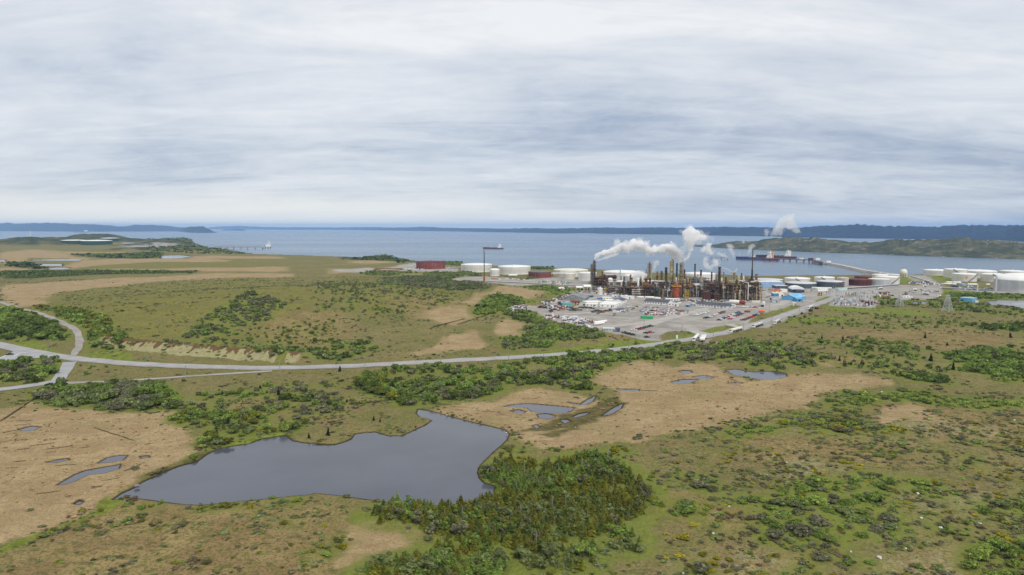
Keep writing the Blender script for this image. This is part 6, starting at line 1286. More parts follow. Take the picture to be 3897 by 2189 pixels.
# ------------------------------------------------------------------ ships, jetties
def ship(z, a, b, label, hullc, bottomc, house_at, funnelc, hh=1.0, deckc=None, bow_left=True):
    P = on_plane(z(a, b), SEA_Z); A, B = Vector(P[0]), Vector(P[1]); d = B-A; L = d.length; bw = L*.16
    t = thing('tanker_ship', label, 'ship', (A.x, A.y, SEA_Z), math.atan2(d.y, d.x), 'tankers in the bay')
    def sect(w, n=14):
        o = []
        for i in range(n+1): f = i/n; x = f*L; ww = w*min(1, (f/.16)**.55 if f < .16 else 1)*(1 if f < .9 else 1-.35*(f-.9)/.1); o.append((x, -ww/2))
        return o+[(x, -y) for x, y in reversed(o)][:-1] if False else o+[(x, -y) for x, y in reversed(o)]
    fb = L*.045*hh
    m = MB(); m.prism(sect(bw), -1, fb*.45); m.build('lower_hull', bottomc, t); m = MB(); m.prism(sect(bw*1.01), fb*.45, fb*1.15); m.build('hull', hullc, t); m = MB(); m.prism([(x*1.0, y*.96) for x, y in sect(bw)], fb*1.15, fb*1.2); m.build('deck', deckc or RUSTRED, t)
    m = MB(); m.prism(sect(bw*1.01)[:5]+sect(bw*1.01)[-5:], fb*1.2, fb*1.65); m.build('forecastle', hullc, t)
    hx = L*house_at; m = MB()
    for q, (l, w, z0, z1) in enumerate(((.11, .8, 1.2, 2.4), (.085, .72, 2.4, 3.3), (.065, .72, 3.3, 4.1), (.045, .95, 4.1, 4.6))): m.box((hx, 0, fb*(z0+z1)/2), (L*l, bw*w, fb*(z1-z0)))
    m.build('superstructure', WHITE, t)
    for q in (1.7, 2.7, 3.65): w = MB(); w.box((hx-L*(.057 if q < 2 else .045 if q < 3 else .035), 0, fb*q), (L*.004, bw*.6, fb*.3)); w.build('window_band', GLASS, t)
    m = MB(); m.box((hx+L*.055, 0, fb*3.1), (L*.03, bw*.3, fb*3.0)); m.build('funnel', funnelc, t)
    for x in (.08, .45): m = MB(); m.cone((L*x, 0, fb*1.2), (L*x, 0, fb*3.6), L*.004, L*.003, 6); m.box((L*x, 0, fb*3.1), (L*.004, bw*.3, L*.003)); m.build('mast', CREAM, t)
    m = MB(); m.cone((hx, 0, fb*4.6), (hx, 0, fb*5.6), L*.005, L*.003, 6); m.build('radar_mast', WHITE, t)
    m = MB()
    for o in (-.12, 0, .12): m.tube([(L*.1, bw*o, fb*1.6), (hx-L*.07, bw*o, fb*1.6)], L*.004, 5)
    for q in range(7): m.box((L*(.12+.09*q), 0, fb*1.4), (L*.006, bw*.7, fb*.5))
    m.build('deck_pipes', MAROON, t); m = MB(); m.box((L*.42, 0, fb*1.9), (L*.03, bw*.8, fb*.5)); m.build('manifold', CREAM, t)
ship(zC, (1385, 328), (1583, 331), 'dark red tanker on the open bay behind the flare stack', paint('hull_navy', (.02, .025, .05), .5), paint('hull_red', (.28, .07, .09), .6), .82, WHITE, 1.0)
ship(zA, (2035, 566), (2590, 585), 'red and blue tanker at the jetty with orange funnel', paint('hull_blue', (.02, .05, .20), .5), paint('hull_red2', (.22, .05, .08), .6), .80, paint('funnel_orange', (.75, .36, .08), .5), .9)
ship(zB, (-60, 412), (333, 424), 'black hulled white housed tanker behind the first one at the jetty', BLACK, paint('hull_dark', (.05, .05, .06), .5), .80, WHITE, .9)
def freighter():
    P = on_plane(zD((655, 152), (778, 153)), SEA_Z); A, B = Vector(P[0]), Vector(P[1]); d = B-A; L = d.length
    t = thing('cargo_ship', 'faint grey long ship far off behind the left headland', 'ship', (A.x, A.y, SEA_Z), math.atan2(d.y, d.x)); m = MB(); m.prism([(0, 0), (L*.1, -L*.06), (L, -L*.06), (L, L*.06), (L*.1, L*.06)], 0, L*.045); m.build('hull', paint('hull_grey_blue', (.16, .24, .30), .6), t); m = MB(); m.box((L*.9, 0, L*.065), (L*.08, L*.1, L*.05)); m.build('superstructure', WHITE, t)
freighter()
def rubble_mole():
    c = on_plane(zB((575, 470), (640, 468), (760, 490), (900, 520), (1020, 548), (1150, 565), (1260, 585)), SEA_Z+4)[:, :2]; q = smooth_line(c, 14); tg = np.gradient(q, axis=0); tg /= np.linalg.norm(tg, axis=1, keepdims=True); nn = np.stack([-tg[:, 1], tg[:, 0]], 1); K = [(-26, -3), (-15, 2.0), (-9, 5.5), (-5, 6.0), (5, 6.0), (9, 5.0), (18, -3)]; V = []
    for j, (o, h) in enumerate(K):
        s = np.arange(len(q)); jit = (vnoise(s*.9, np.full(len(s), j*7.), 2)-.5)
        P = q+nn*np.reshape(o+jit*5*(j not in (3, 4)), (-1, 1)); V.append(np.column_stack([P, np.full(len(q), SEA_Z+h)+jit*2.2*(j not in (3, 4))]))
    V = np.stack(V, 1); n, k = V.shape[:2]; i = np.arange(n*k).reshape(n, k); F = np.stack([i[:-1, :-1].ravel(), i[1:, :-1].ravel(), i[1:, 1:].ravel(), i[:-1, 1:].ravel()], 1)
    t = thing('breakwater', 'long rock breakwater carrying a road out to the jetty', 'breakwater', (0, 0, 0)); o = link('rock_mound', np_mesh('rock_mound', V.reshape(-1, 3), F, ROCKM), t)
    m = MB()
    for a, b, na, nb in zip(q[:-1], q[1:], nn[:-1], nn[1:]): m.add([(*(a-na*3.6), SEA_Z+6.2), (*(b-nb*3.6), SEA_Z+6.2), (*(b+nb*3.6), SEA_Z+6.2), (*(a+na*3.6), SEA_Z+6.2)], [(0, 1, 2, 3)])
    m.build('roadway', CREAM, t); m = MB(); m.tube([(*(a+na*4.6), SEA_Z+7.3) for a, na in zip(q, nn)], .7, 6); m.build('pipeline', LGREY, t)
rubble_mole()
def trestle(pts, z0, w, label, deckc, pilec, name='jetty', npile=14, th=1.6, heads=()):
    P = on_plane(pts, z0); t = thing(name, label, 'jetty', (0, 0, 0), 0, 'jetties'); m = MB()
    for a, b in zip(P[:-1], P[1:]): d = b-a; m.box(((a[0]+b[0])/2, (a[1]+b[1])/2, z0), (np.hypot(d[0], d[1])*1.01, w, th), math.atan2(d[1], d[0]))
    m.build('deck', deckc, t); q = smooth_line(P[:, :2], 5); idx = np.linspace(0, len(q)-1, npile).astype(int)
    for k in idx: m = MB(); x, y = q[k]; [m.cone((x, y+o, SEA_Z-3), (x, y+o, z0), w*.10, w*.10, 8) for o in (-w*.35, w*.35)]; m.box((x, y, z0-th), (w*.35, w, th)); m.build('pile_bent', pilec, t)
    m = MB(); m.tube([(*a[:2], z0+th+.6) for a in P], th*.45, 6); m.build('pipeline', RUSTRED, t); return t, P
t, P = trestle(zB((20, 424), (150, 427), (350, 436), (480, 440), (590, 462)), SEA_Z+9, 10, 'dark red jetty deck leading from the breakwater to the tankers', RUSTRED, DRUST)
for u, v, h in ((480, 442, 8), (545, 440, 7), (650, 462, 5), (385, 436, 6)): g = on_plane(zB((u, v)), SEA_Z+9)[0]; m = MB(); m.box((g[0], g[1], g[2]+h/2), (14, 9, h)); m.build('jetty_house', WHITE if u != 480 else DRUST, t)
t, P = trestle(zD((1915, 284), (2100, 285), (2340, 285)), SEA_Z+11, 8, 'long straight jetty with red pipes at the left headland', CONC, DRUST, npile=8, th=2.2)
g = on_plane(zD((2378, 292)), SEA_Z)[0]; t = thing('loading_platform', 'white loading platform with arms at the end of the left jetty', 'loading platform', g, 0); s = .427*g[1]/FPX
m = MB(); m.box((0, 0, 9), (80*s, 16*s, 5)); m.build('deck', LGREY, t)
for x in (-34, -12, 12, 34): m = MB(); m.cone((x*s, 0, -4), (x*s, 0, 8), 4*s, 4*s, 10); m.build('pile', DRUST, t)
m = MB(); m.box((10*s, 0, 16), (44*s, 12*s, 9)); m.build('deck_house', WHITE, t); m = MB(); m.box((-20*s, 0, 14), (12*s, 10*s, 6)); m.build('pump_house', STEEL, t)
for x, h in ((22, 52), (30, 38), (14, 28)): m = MB(); m.tube([(x*s, 0, 10), (x*s+2*s, 0, h*s+8), ((x-12)*s, 0, h*s*.75+8)], 2.2*s, 6); m.build('loading_arm', WHITE, t)
for u in (1955, 2465): pass
t, P = trestle(zA((1715, 541), (1830, 545), (1930, 549)), SEA_Z+7, 6, 'short catwalk with mooring posts left of the jetty tanker', CONC, DRUST, 'mooring_catwalk', 4, 1.0)
# ------------------------------------------------------------------ plants: leaf clumps built quad by quad
def q_frame(c, n, up, w, l):
    """quads centred at c with normal n: (k,4,3)"""
    n = n/np.maximum(np.linalg.norm(n, axis=1, keepdims=True), 1e-6); a = np.cross(n, up); a /= np.maximum(np.linalg.norm(a, axis=1, keepdims=True), 1e-6); b = np.cross(n, a)
    a = a*w[:, None]; b = b*l[:, None]; return np.stack([c-a*.5-b*.5, c+a*.5-b*.4, c+a*.35+b*.5, c-a*.35+b*.5], 1)
def p_spruce(seed, lev=13, per=9):
    r_ = np.random.default_rng(seed); Q = []; lean = r_.normal(0, .02, 2)
    for i in range(lev):
        z = .07+.90*i/lev; rad = (.30*(1-z)**.85+.015)*r_.uniform(.75, 1.15); n = max(4, int(per*(1-.55*z)))
        for k in range(n):
            a = k/n*math.tau+i*1.3+r_.normal(0, .25); rr = rad*r_.uniform(.6, 1.15); d = np.array([math.cos(a), math.sin(a), 0]); s = np.array([-math.sin(a), math.cos(a), 0]); w = rad*.34+.018
            b = np.array([lean[0]*z*3, lean[1]*z*3, z+r_.normal(0, .012)]); t = b+d*rr+np.array([0, 0, -.35*rr+.02]); mdl = b+d*rr*.55+np.array([0, 0, .05*rr])
            tw = r_.normal(0, .5)*w; up = np.array([0, 0, 1])
            Q.append([b-s*w*.3, b+s*w*.3, mdl+s*w+up*tw*.4, mdl-s*w-up*tw*.4]); Q.append([mdl-s*w-up*tw*.4, mdl+s*w+up*tw*.4, t+s*w*.3, t-s*w*.3])
            Q.append([b+up*.02, mdl+up*w*.5, t, mdl-up*w*.8])
    Q.append([[-.012, 0, .9], [.012, 0, .9], [.004, 0, 1.03], [-.004, 0, 1.03]]); return np.array(Q, float)
def p_cloud(seed, n, shape='dome', size=.17, hollow=.45):
    r_ = np.random.default_rng(seed); k = 5 if shape == 'dome' else 6; lob = []
    for i in range(k): lob.append((r_.uniform(-.28, .28), r_.uniform(-.28, .28), r_.uniform(.28, .62) if shape == 'dome' else r_.uniform(.25, .85), r_.uniform(.2, .36)))
    C = np.array(lob); pick = r_.integers(k, size=n); d = r_.normal(size=(n, 3)); d[:, 2] = np.abs(d[:, 2])*.9-.2; d /= np.linalg.norm(d, axis=1, keepdims=True); rad = C[pick, 3]*(hollow+(1-hollow)*r_.random(n))
    if shape == 'tall': rad = rad*(1.15-.75*np.clip(C[pick, 2], 0, 1))
    c = C[pick, :3]+d*rad[:, None]*np.array([1, 1, .85]); c[:, 2] = np.clip(c[:, 2], .03, 1.02); nrm = d+r_.normal(0, .55, (n, 3)); return q_frame(c, nrm, np.array([.2, .1, 1.]), size*r_.uniform(.6, 1.3, n), size*r_.uniform(.7, 1.5, n))
def p_snag(seed):
    r_ = np.random.default_rng(seed); Q = []
    for k in range(3): a = k*2.1; s = np.array([math.cos(a), math.sin(a), 0])*.018; Q.append([-s, s, s*.2+[0, 0, 1], -s*.2+[0, 0, 1]])
    for k in range(34): z = r_.uniform(.25, .97); a = r_.random()*math.tau; L = .20*(1.1-z)+.03; d = np.array([math.cos(a), math.sin(a), r_.uniform(-.3, .3)]); s = np.array([0, 0, .011]); b = np.array([0, 0, z]); Q.append([b-s, b+s, b+d*L+s*.3, b+d*L-s*.3])
    return np.array(Q, float)
PROTO = {'spruce': [[p_spruce(s, 13, 9) for s in range(6)], [p_spruce(s+20, 8, 6) for s in range(4)], [p_spruce(s+40, 5, 5) for s in range(3)]],
         'larch': [[p_cloud(s+60, 330, 'tall', .12, .3) for s in range(5)], [p_cloud(s+70, 90, 'tall', .2, .3) for s in range(4)], [p_cloud(s+80, 34, 'tall', .3, .3) for s in range(3)]],
         'bush': [[p_cloud(s+100, 300, 'dome', .14) for s in range(6)], [p_cloud(s+110, 80, 'dome', .24) for s in range(5)], [p_cloud(s+120, 28, 'dome', .36) for s in range(4)]],
         'dwarf': [[p_cloud(s+140, 36, 'dome', .36) for s in range(5)], [p_cloud(s+150, 16, 'dome', .48) for s in range(4)], [p_cloud(s+160, 9, 'dome', .6) for s in range(3)]],
         'snag': [[p_snag(s) for s in range(5)]]*3}
def leaf_mat(name, rnd=.25):
    t = NT(name); a = t.attr('tint'); oi = t.n('ShaderNodeObjectInfo'); k = t.math('ADD', 1-rnd, t.math('MULTIPLY', oi.outputs['Random'], 2*rnd)); vm = t.n('ShaderNodeVectorMath'); vm.operation = 'SCALE'; t.l(a.outputs['Color'], vm.inputs[0]); t.l(k, vm.inputs['Scale'])
    b = t.bsdf(vm.outputs[0], .85, 0, .12); tr = t.n('ShaderNodeBsdfTranslucent'); t.l(vm.outputs[0], tr.inputs[0]); mx = t.n('ShaderNodeMixShader'); mx.inputs[0].default_value = .42; t.l(b.outputs[0], mx.inputs[1]); t.l(tr.outputs[0], mx.inputs[2]); t.l(mx.outputs[0], t.out.inputs[0]); return t.m
M_LEAF = leaf_mat('foliage'); M_LEAFS = leaf_mat('foliage_mass', 0.0); M_BARK = paint('bark', (.10, .085, .07), .95, 0, .3, 2.)
TINTS = {'olive': (0.205, 0.212, 0.03), 'deep': (0.121, 0.163, 0.036), 'darkspruce': (0.024, 0.037, 0.013), 'green': (0.2, 0.283, 0.058), 'fresh': (0.267, 0.345, 0.074), 'greygreen': (0.215, 0.257, 0.097), 'grey': (0.199, 0.196, 0.114), 'yellow': (0.328, 0.292, 0.025), 'brown': (0.189, 0.147, 0.087), 'heath': (0.198, 0.19, 0.08), 'dead': (0.3, 0.281, 0.256), 'sedge': (0.52, 0.41, 0.23), 'rust': (0.36, 0.25, 0.13)}
# keep plants off the hard ground and the water
_hard = [np.asarray(p) for p in GRAVEL]
def free(x, y, yard=True, gap=2.0):
    ok = np.ones(len(x), bool)
    for ln, w in _lines: ok &= seg_dist(x, y, ln) > w+gap
    for ln in YROADS: ok &= seg_dist(x, y, ln) > 5
    ok &= poly_sd(x, y, JUNC) < -gap
    for p, zw, _ in POND_W:
        lo = p.min(0)-4; hi = p.max(0)+4; k = np.nonzero((x > lo[0]) & (x < hi[0]) & (y > lo[1]) & (y < hi[1]))[0]
        if len(k): ok[k] &= poly_sd(x[k], y[k], p) < -1.0
    if yard:
        for p in _hard:
            lo = p.min(0); hi = p.max(0); k = np.nonzero((x > lo[0]) & (x < hi[0]) & (y > lo[1]) & (y < hi[1]))[0]
            if len(k): ok[k] &= poly_sd(x[k], y[k], p) < -1.5
    return ok
ALL = {k: [] for k in PROTO}     # rows: x y h w tintindex area
AREA = []; TK = list(TINTS)
def scatter(kind, poly, dens, hr, wr, tints, label, group, clump=0.0, cs=12., seed=0, yard=True, gap=2.0):
    """dens plants on 100 m2; wr = width over height"""
    p = np.asarray(poly); lo, hi = p.min(0), p.max(0); r_ = np.random.default_rng(seed+len(AREA)*13); n = int(np.prod(hi-lo)*dens/100)
    n = min(n, 90000); c = lo+(hi-lo)*r_.random((n, 2)); k = poly_sd(c[:, 0], c[:, 1], p)+(fbm(c[:, 0]/9, c[:, 1]/9, 5, 3)-.5)*16*np.clip(c[:, 1].mean()/500, .5, 3) > 0
    if clump: k &= fbm(c[:, 0]/cs, c[:, 1]/cs, 21+seed, 3) > clump
    c = c[k]; c = c[free(c[:, 0], c[:, 1], yard, gap)]; px, py = proj(c[:, 0], c[:, 1], 0); c = c[(px > -1100) & (px < 5000) & (py < 2600)]; n = len(c)
    if n == 0: return
    # patches of one tint lie together
    v = np.clip((fbm(c[:, 0]/16, c[:, 1]/16, 61+seed, 2)-.28)/.44+r_.normal(0, .22, n), 0, .999); ti = np.array([TK.index(q) for q in tints])[(v*len(tints)).astype(int)]
    h = r_.uniform(*hr, n)*np.clip(r_.normal(1, .22, n), .55, 1.6); w = h*r_.uniform(*wr, n)
    ALL[kind].append(np.column_stack([c, h, w, ti, np.full(n, len(AREA))])); AREA.append((label, group))
def S(kind, zp, *a, **k): scatter(kind, gpoly(*zp), *a, **k)
TH = [zK((430,690),(590,632),(720,615),(1000,620),(1180,610),(1345,560),(1330,500),(1290,470),(1350,345),(1480,318),(1800,320),(2050,250),(2200,270),(2380,420),(2520,560),(2450,700),(2200,830),(2000,900),(1750,990),(1300,960),(1000,900),(800,815),(650,785),(470,775))]
gN = 'spruces of the thicket at the near pond shore'
S('spruce', TH, 34, (1.9, 3.6), (1.3, 1.9), ['olive', 'olive', 'deep', 'olive', 'green'], 'olive spruce in the dense thicket at the near pond shore', gN, seed=1, gap=.5)
S('larch', TH, 9, (2.0, 3.6), (.95, 1.4), ['greygreen', 'greygreen', 'grey', 'green'], 'grey green larch among the spruces of the near pond thicket', 'larches of the near thicket', clump=.42, seed=2, gap=.5)
S('snag', TH, 1.8, (2.4, 4.2), (.7, 1), ['dead', 'grey'], 'bleached dead tree among the spruces of the near pond thicket', 'dead trees of the near thicket', seed=3, gap=.5)
for i, zp in enumerate(([zK((330,1130),(560,1040),(820,980),(950,940),(1250,990),(1400,1060),(1350,1240),(300,1240))], [zK((1370,1020),(1700,980),(2000,960),(2150,1060),(2050,1140),(1650,1150))], [zK((1960,900),(2250,800),(2480,900),(2430,1000),(2100,990))])):
    w_ = ('at the bottom edge below the tan hollow', 'right below the big thicket', 'right of the big thicket')[i]
    S('spruce', zp, (26, 14, 14)[i], ((2.0, 3.6), (1.5, 2.9), (1.5, 2.9))[i], (1.2, 1.8), ['olive', 'deep', 'olive', 'green'], f'small olive spruce in the open clump {w_}', f'spruces {w_}', clump=(.30, .42, .42)[i], seed=4+i)
    S('larch', zp, 9, (1.8, 3.6), (1.2, 1.9), ['greygreen', 'green', 'greygreen'], f'spreading grey green larch in the open clump {w_}', f'larches {w_}', clump=(.3, .40, .40)[i], seed=8+i)
gB = 'bushes of the heath'
BA = [
 ([zJ((280,125),(350,20),(600,0),(1000,20),(1250,60),(1350,180),(1280,225),(900,212),(500,190),(330,178))], 7.5, (2.6, 4.6), ['green', 'deep', 'greygreen', 'greygreen', 'grey'], 'grey green bush in the belt above the left bog', .30),
 ([zJ((1270,290),(1330,240),(1700,230),(1900,250),(2200,330),(2180,395),(1950,415),(1800,418),(1700,462),(1600,505),(1490,500),(1480,420),(1350,350))], 7, (1.8, 3.8), ['green', 'fresh', 'olive', 'greygreen', 'deep'], 'green bush on the bank above the left half of the pond', .36),
 ([zJ((1360,150),(1600,60),(2000,20),(2500,20),(2545,300),(2300,330),(2100,260),(1700,220),(1400,230))], 2.8, (1.6, 3.6), ['grey', 'greygreen', 'green', 'deep'], 'loose grey bush on the russet heath above the pond', .45),
 ([zH((330,420),(400,330),(700,290),(1000,285),(1300,300),(1700,225),(2100,185),(2576,165),(2576,225),(2250,268),(2050,365),(2140,430),(2050,490),(1900,455),(1700,438),(1500,455),(1200,535),(950,552),(740,585),(620,555),(450,480))], 4.6, (2.2, 4.2), ['green', 'greygreen', 'green', 'grey', 'deep'], 'grey green bush in the broad belt between road and bogs', .38),
 ([zH((330,420),(420,360),(600,430),(720,560),(700,590),(560,530),(400,490))], 9, (3, 5), ['deep', 'deep', 'olive', 'green'], 'dark bush in the belt running down to the pond inlet', .2),
 ([zH((1900,175),(2576,120),(2700,130),(2700,230),(2400,235),(2200,260),(2000,250))], 5, (2.2, 4.4), ['green', 'greygreen', 'fresh', 'grey'], 'bush on the wooded strip below the main road', .34),
 ([zE((350,555),(480,440),(700,490),(1000,550),(1200,610),(1380,650),(1100,685),(750,705),(500,790),(250,720),(330,640))], 5.5, (2.6, 5.0), ['green', 'deep', 'green', 'fresh', 'greygreen'], 'green bush in the belt below the refinery yard', .33),
 ([zE((0,120),(100,140),(260,180),(290,230),(150,275),(0,265),(-100,200))], 6, (2.6, 4.6), ['deep', 'green', 'green'], 'bush in the thicket left of the refinery yard', .30),
 ([zE((0,640),(250,660),(500,780),(400,840),(0,840))], 2.2, (2, 4), ['grey', 'greygreen', 'green'], 'grey bush on the verge before the narrow tan bog', .45),
 ([zC((1340,880),(1480,790),(1650,790),(1790,850),(1700,920),(1520,950),(1350,980),(1290,960))], 5, (2.6, 4.6), ['green', 'deep', 'fresh', 'green'], 'bush in the thicket between the two tan bogs', .28),
 ([zG((1640,150),(1880,30),(2100,80),(2140,180),(1900,280),(1600,390),(1400,440),(1220,400),(1480,270))], 3.6, (1.8, 3.6), ['grey', 'green', 'deep', 'greygreen', 'grey'], 'low grey green scrub bush on the hill', .42),
 ([zG((260,130),(400,140),(720,170),(860,280),(1020,400),(900,450),(700,415),(640,320),(430,215))], 5, (2.2, 4.2), ['green', 'deep', 'fresh', 'olive'], 'green bush on the slope right of the gravel track', .34),
 ([zG((-150,180),(150,160),(440,290),(550,390),(300,380),(0,375),(-150,360))], 5, (3, 5.5), ['deep', 'green', 'green', 'deep'], 'dark bush in the wood left of the gravel track', .30),
 ([zG((-150,560),(250,525),(470,545),(440,640),(350,695),(0,715),(-150,720))], 4.5, (2.6, 4.8), ['green', 'deep', 'fresh', 'grey'], 'bush in the patch between the forked road and the lower road', .33),
 ([zG((540,560),(800,580),(1300,600),(2000,610),(1500,640),(900,690),(600,690))], 1.0, (1.6, 3.4), ['green', 'grey', 'greygreen'], 'lone bush on the strip between main road and narrow track', .5),
 ([zC((370,620),(700,590),(1000,598),(1400,640),(1460,720),(1100,740),(700,700),(420,660))], 2.6, (2.2, 4.2), ['grey', 'greygreen', 'deep', 'grey'], 'grey scrub bush on the plateau before the tanks', .36),
 ([zC((150,545),(400,540),(700,555),(800,570),(1050,545),(1300,560),(1400,600),(1080,620),(700,590),(300,590))], 2.4, (2.2, 4), ['green', 'deep', 'greygreen'], 'green bush on the flat before the rust red tank', .36),
 ([zC((1780,700),(2000,690),(2300,730),(2350,760),(2100,780),(1900,730))], 2.4, (2, 3.6), ['green', 'fresh', 'green'], 'bush on the green slope left of the sheds', .4),
 ([zC((1790,615),(2000,610),(2060,640),(1850,640))], 5, (2, 3.6), ['green', 'deep'], 'bush in the patch below the maroon tank', .3),
 ([zC((1560,930),(1700,900),(1960,1000),(2000,1080),(1700,1050))], 4, (2.6, 5), ['deep', 'green', 'greygreen'], 'bush on the slope below the scrap rows', .3),
 ([zI((-100,200),(180,215),(450,190),(900,260),(1000,380),(850,415),(500,400),(300,350),(0,345),(-200,330))], 4.2, (2.0, 4.2), ['grey', 'green', 'greygreen', 'fresh', 'grey'], 'grey bush on the rise between the road and the broad bog', .36),
 ([zI((360,240),(460,190),(700,240),(900,300),(700,320),(450,290))], 5, (2.4, 4.6), ['green', 'fresh', 'green'], 'bright green bush on the rise above the broad bog', .28),
 ([zI((1000,200),(1400,170),(2000,260),(2576,240),(2700,420),(2000,440),(1500,420),(1000,380))], 2.6, (1.6, 3.6), ['green', 'greygreen', 'grey', 'deep'], 'scattered bush on the right hand heath', .46),
 ([zI((1540,430),(1620,450),(1950,470),(1940,515),(1750,500),(1560,460))], 9, (2.4, 4.4), ['deep', 'green', 'deep'], 'dark bush in the strip at the tip of the broad bog', .2),
 ([zI((1950,300),(2250,255),(2576,300),(2750,330),(2750,520),(2400,490),(2200,430))], 4.5, (2.2, 4.4), ['green', 'deep', 'fresh', 'green'], 'green bush in the wood at the right border', .36),
 ([zI((2230,90),(2576,60),(2750,60),(2750,120),(2300,110))], 5, (2.4, 4.2), ['deep', 'green'], 'dark bush in the upper wood at the right border', .26),
 ([zI((700,20),(1300,0),(1900,0),(2300,40),(2300,90),(1600,110),(1000,80))], 1.2, (1.4, 3), ['green', 'deep', 'fresh', 'greygreen'], 'small bush on the heath below the pylons', .45),
 ([zI((940,690),(1100,590),(1250,580),(1450,620),(1650,565),(1950,615),(2200,650),(2500,625),(2700,640),(2600,710),(2300,725),(1950,685),(1500,635),(1350,690),(1100,700))], 7, (1.0, 2.2), ['fresh', 'green', 'fresh', 'greygreen'], 'low bright green bush along the right end of the broad bog', .38),
 ([zI((700,840),(900,740),(1300,720),(1450,830),(1680,860),(1650,905),(1350,905),(900,950),(800,900))], 6, (.9, 2.0), ['green', 'olive', 'grey', 'yellow', 'greygreen'], 'low mixed bush in the patch below the broad bog', .42),
 ([zI((250,850),(500,790),(700,760),(900,740),(800,860),(500,930),(300,930))], 3, (.8, 1.9), ['green', 'grey', 'olive', 'yellow'], 'low bush at the lower edge of the broad bog', .44),
 ([zL((560,560),(850,500),(1100,420),(1500,370),(1720,440),(1560,520),(1700,620),(1620,780),(1350,880),(1000,830),(700,700))], 7, (1.0, 2.4), ['green', 'fresh', 'greygreen', 'grey', 'green'], 'low green bush in the big patch on the near right heath', .36),
 ([zL((1700,420),(2300,500),(2576,520),(2700,560),(2700,800),(2000,800),(1700,700))], 2.6, (.9, 2.2), ['fresh', 'green', 'greygreen'], 'low green bush scattered over the near right heath', .47),
 ([zL((0,420),(200,360),(560,480),(640,700),(400,800),(0,700),(-150,560))], 4.0, (1.0, 2.4), ['grey', 'greygreen', 'olive', 'green'], 'low grey bush right of the big thicket', .44),
 ([zL((300,820),(700,780),(1300,900),(1500,1000),(1300,1150),(200,1150))], 2.6, (1.0, 2.4), ['green', 'greygreen', 'olive', 'grey'], 'low bush on the stony heath at the bottom right', .48),
 ([zL((2250,900),(2576,840),(2800,840),(2800,1180),(2350,1180),(2200,1010))], 8, (1.6, 3.2), ['fresh', 'green', 'deep'], 'dense green bush in the bottom right corner', .30),
 ([zL((1500,180),(2576,120),(2700,200),(2700,330),(2000,300),(1500,300))], 1.3, (.8, 2.0), ['greygreen', 'green', 'grey'], 'small bush on the far part of the right heath', .5),
 ([zD((0,500),(600,488),(1300,490),(1750,500),(1700,520),(900,525),(300,560),(0,560))], 2.0, (1.8, 3.4), ['deep', 'green', 'deep'], 'dark scrub in the long belt on the far left moor', .36),
 ([zD((660,350),(1100,345),(1420,330),(1450,370),(1200,385),(900,375))], 2.2, (3, 6), ['deep', 'darkspruce', 'green'], 'dark scrub round the knoll by the pale pool', .33),
 ([zD((60,420),(260,425),(420,470),(330,480),(80,450))], 2, (3, 5), ['deep', 'darkspruce'], 'dark scrub between the three far pools', .36),
 ([zD((1300,200),(1700,230),(1900,280),(2100,320),(2250,345),(1700,340),(1350,320))], 1.0, (3, 6), ['deep', 'darkspruce', 'green'], 'dark scrub on the far left headland', .50),
 ([zC((0,430),(250,410),(480,400),(600,440),(850,432),(850,450),(600,470),(300,440))], 2.0, (2.5, 5), ['deep', 'darkspruce', 'green'], 'dark scrub along the cliff edge', .38),
 ([zC((1010,455),(1160,470),(1170,500),(1020,480))], 4, (2.5, 4.5), ['deep', 'green'], 'dark scrub between rust red and white tank', .3), ([zC((1855,510),(2080,515),(2080,530),(1860,530))], 4, (2.5, 4.5), ['deep', 'green'], 'dark scrub on the cliff between the white tanks', .3),
 ([zB((1800,770),(2576,780),(2700,790),(2700,830),(2200,835),(1900,830))], 2.2, (2, 4), ['green', 'deep', 'fresh'], 'green scrub below the far tanks', .4), ([zB((1080,800),(1700,830),(1900,850),(2300,880),(2700,940),(2700,1010),(2000,960),(1400,880),(1120,880))], 2.0, (1.8, 3.6), ['green', 'grey', 'fresh', 'deep'], 'green scrub round the pylons', .42),
 ([zG((1900,420),(2200,440),(2576,470),(2576,540),(2200,530),(1950,490))], 3.2, (2, 4), ['green', 'deep', 'greygreen'], 'bush row behind the cut bank', .36), ([zH((0,200),(250,110),(420,100),(450,160),(200,230),(0,250))], 3.0, (2.2, 4.2), ['deep', 'green', 'greygreen'], 'bush group behind the main road left of the tan bog', .34),
 ([zG((1500,280),(2000,300),(2576,200),(2576,460),(2000,440),(1500,470),(1100,450))], 1.1, (1.4, 3.0), ['grey', 'green', 'heath', 'deep'], 'small scrub bush on the flank of the hill', .46),
 ([zC((-250,640),(400,660),(1000,740),(1200,800),(1000,880),(600,960),(0,1000),(-250,950))], 1.3, (1.4, 3.0), ['grey', 'greygreen', 'green', 'heath'], 'small grey scrub bush on the top of the hill', .44),
 ([zJ((880,865),(1150,700),(1330,610),(1540,540),(1560,580),(1350,660),(1150,735),(920,850))], 7, (.9, 1.8), ['olive', 'green', 'yellow', 'heath'], 'low olive bush on the strip between left bog and pond', .32),
 ([zK((1260,400),(1230,330),(1300,260),(1500,200),(1900,230),(2200,210),(2400,240),(2100,260),(1800,310),(1480,310),(1340,350))], 5, (.7, 1.7), ['yellow', 'olive', 'green', 'grey'], 'low yellow green bush at the right shore of the pond', .38),
 ([zJ((1000,900),(1260,905),(1500,930),(1850,895),(2280,860),(2545,860),(2545,900),(2000,930),(1500,970),(1050,950))], 5, (.6, 1.5), ['green', 'yellow', 'grey', 'olive'], 'low bush along the near shore of the pond', .42),
 ([zJ((900,1000),(2545,950),(2545,1500),(300,1500),(300,1200))], .9, (.6, 1.6), ['green', 'greygreen', 'yellow', 'olive'], 'low bush on the russet heath at the bottom left', .52),
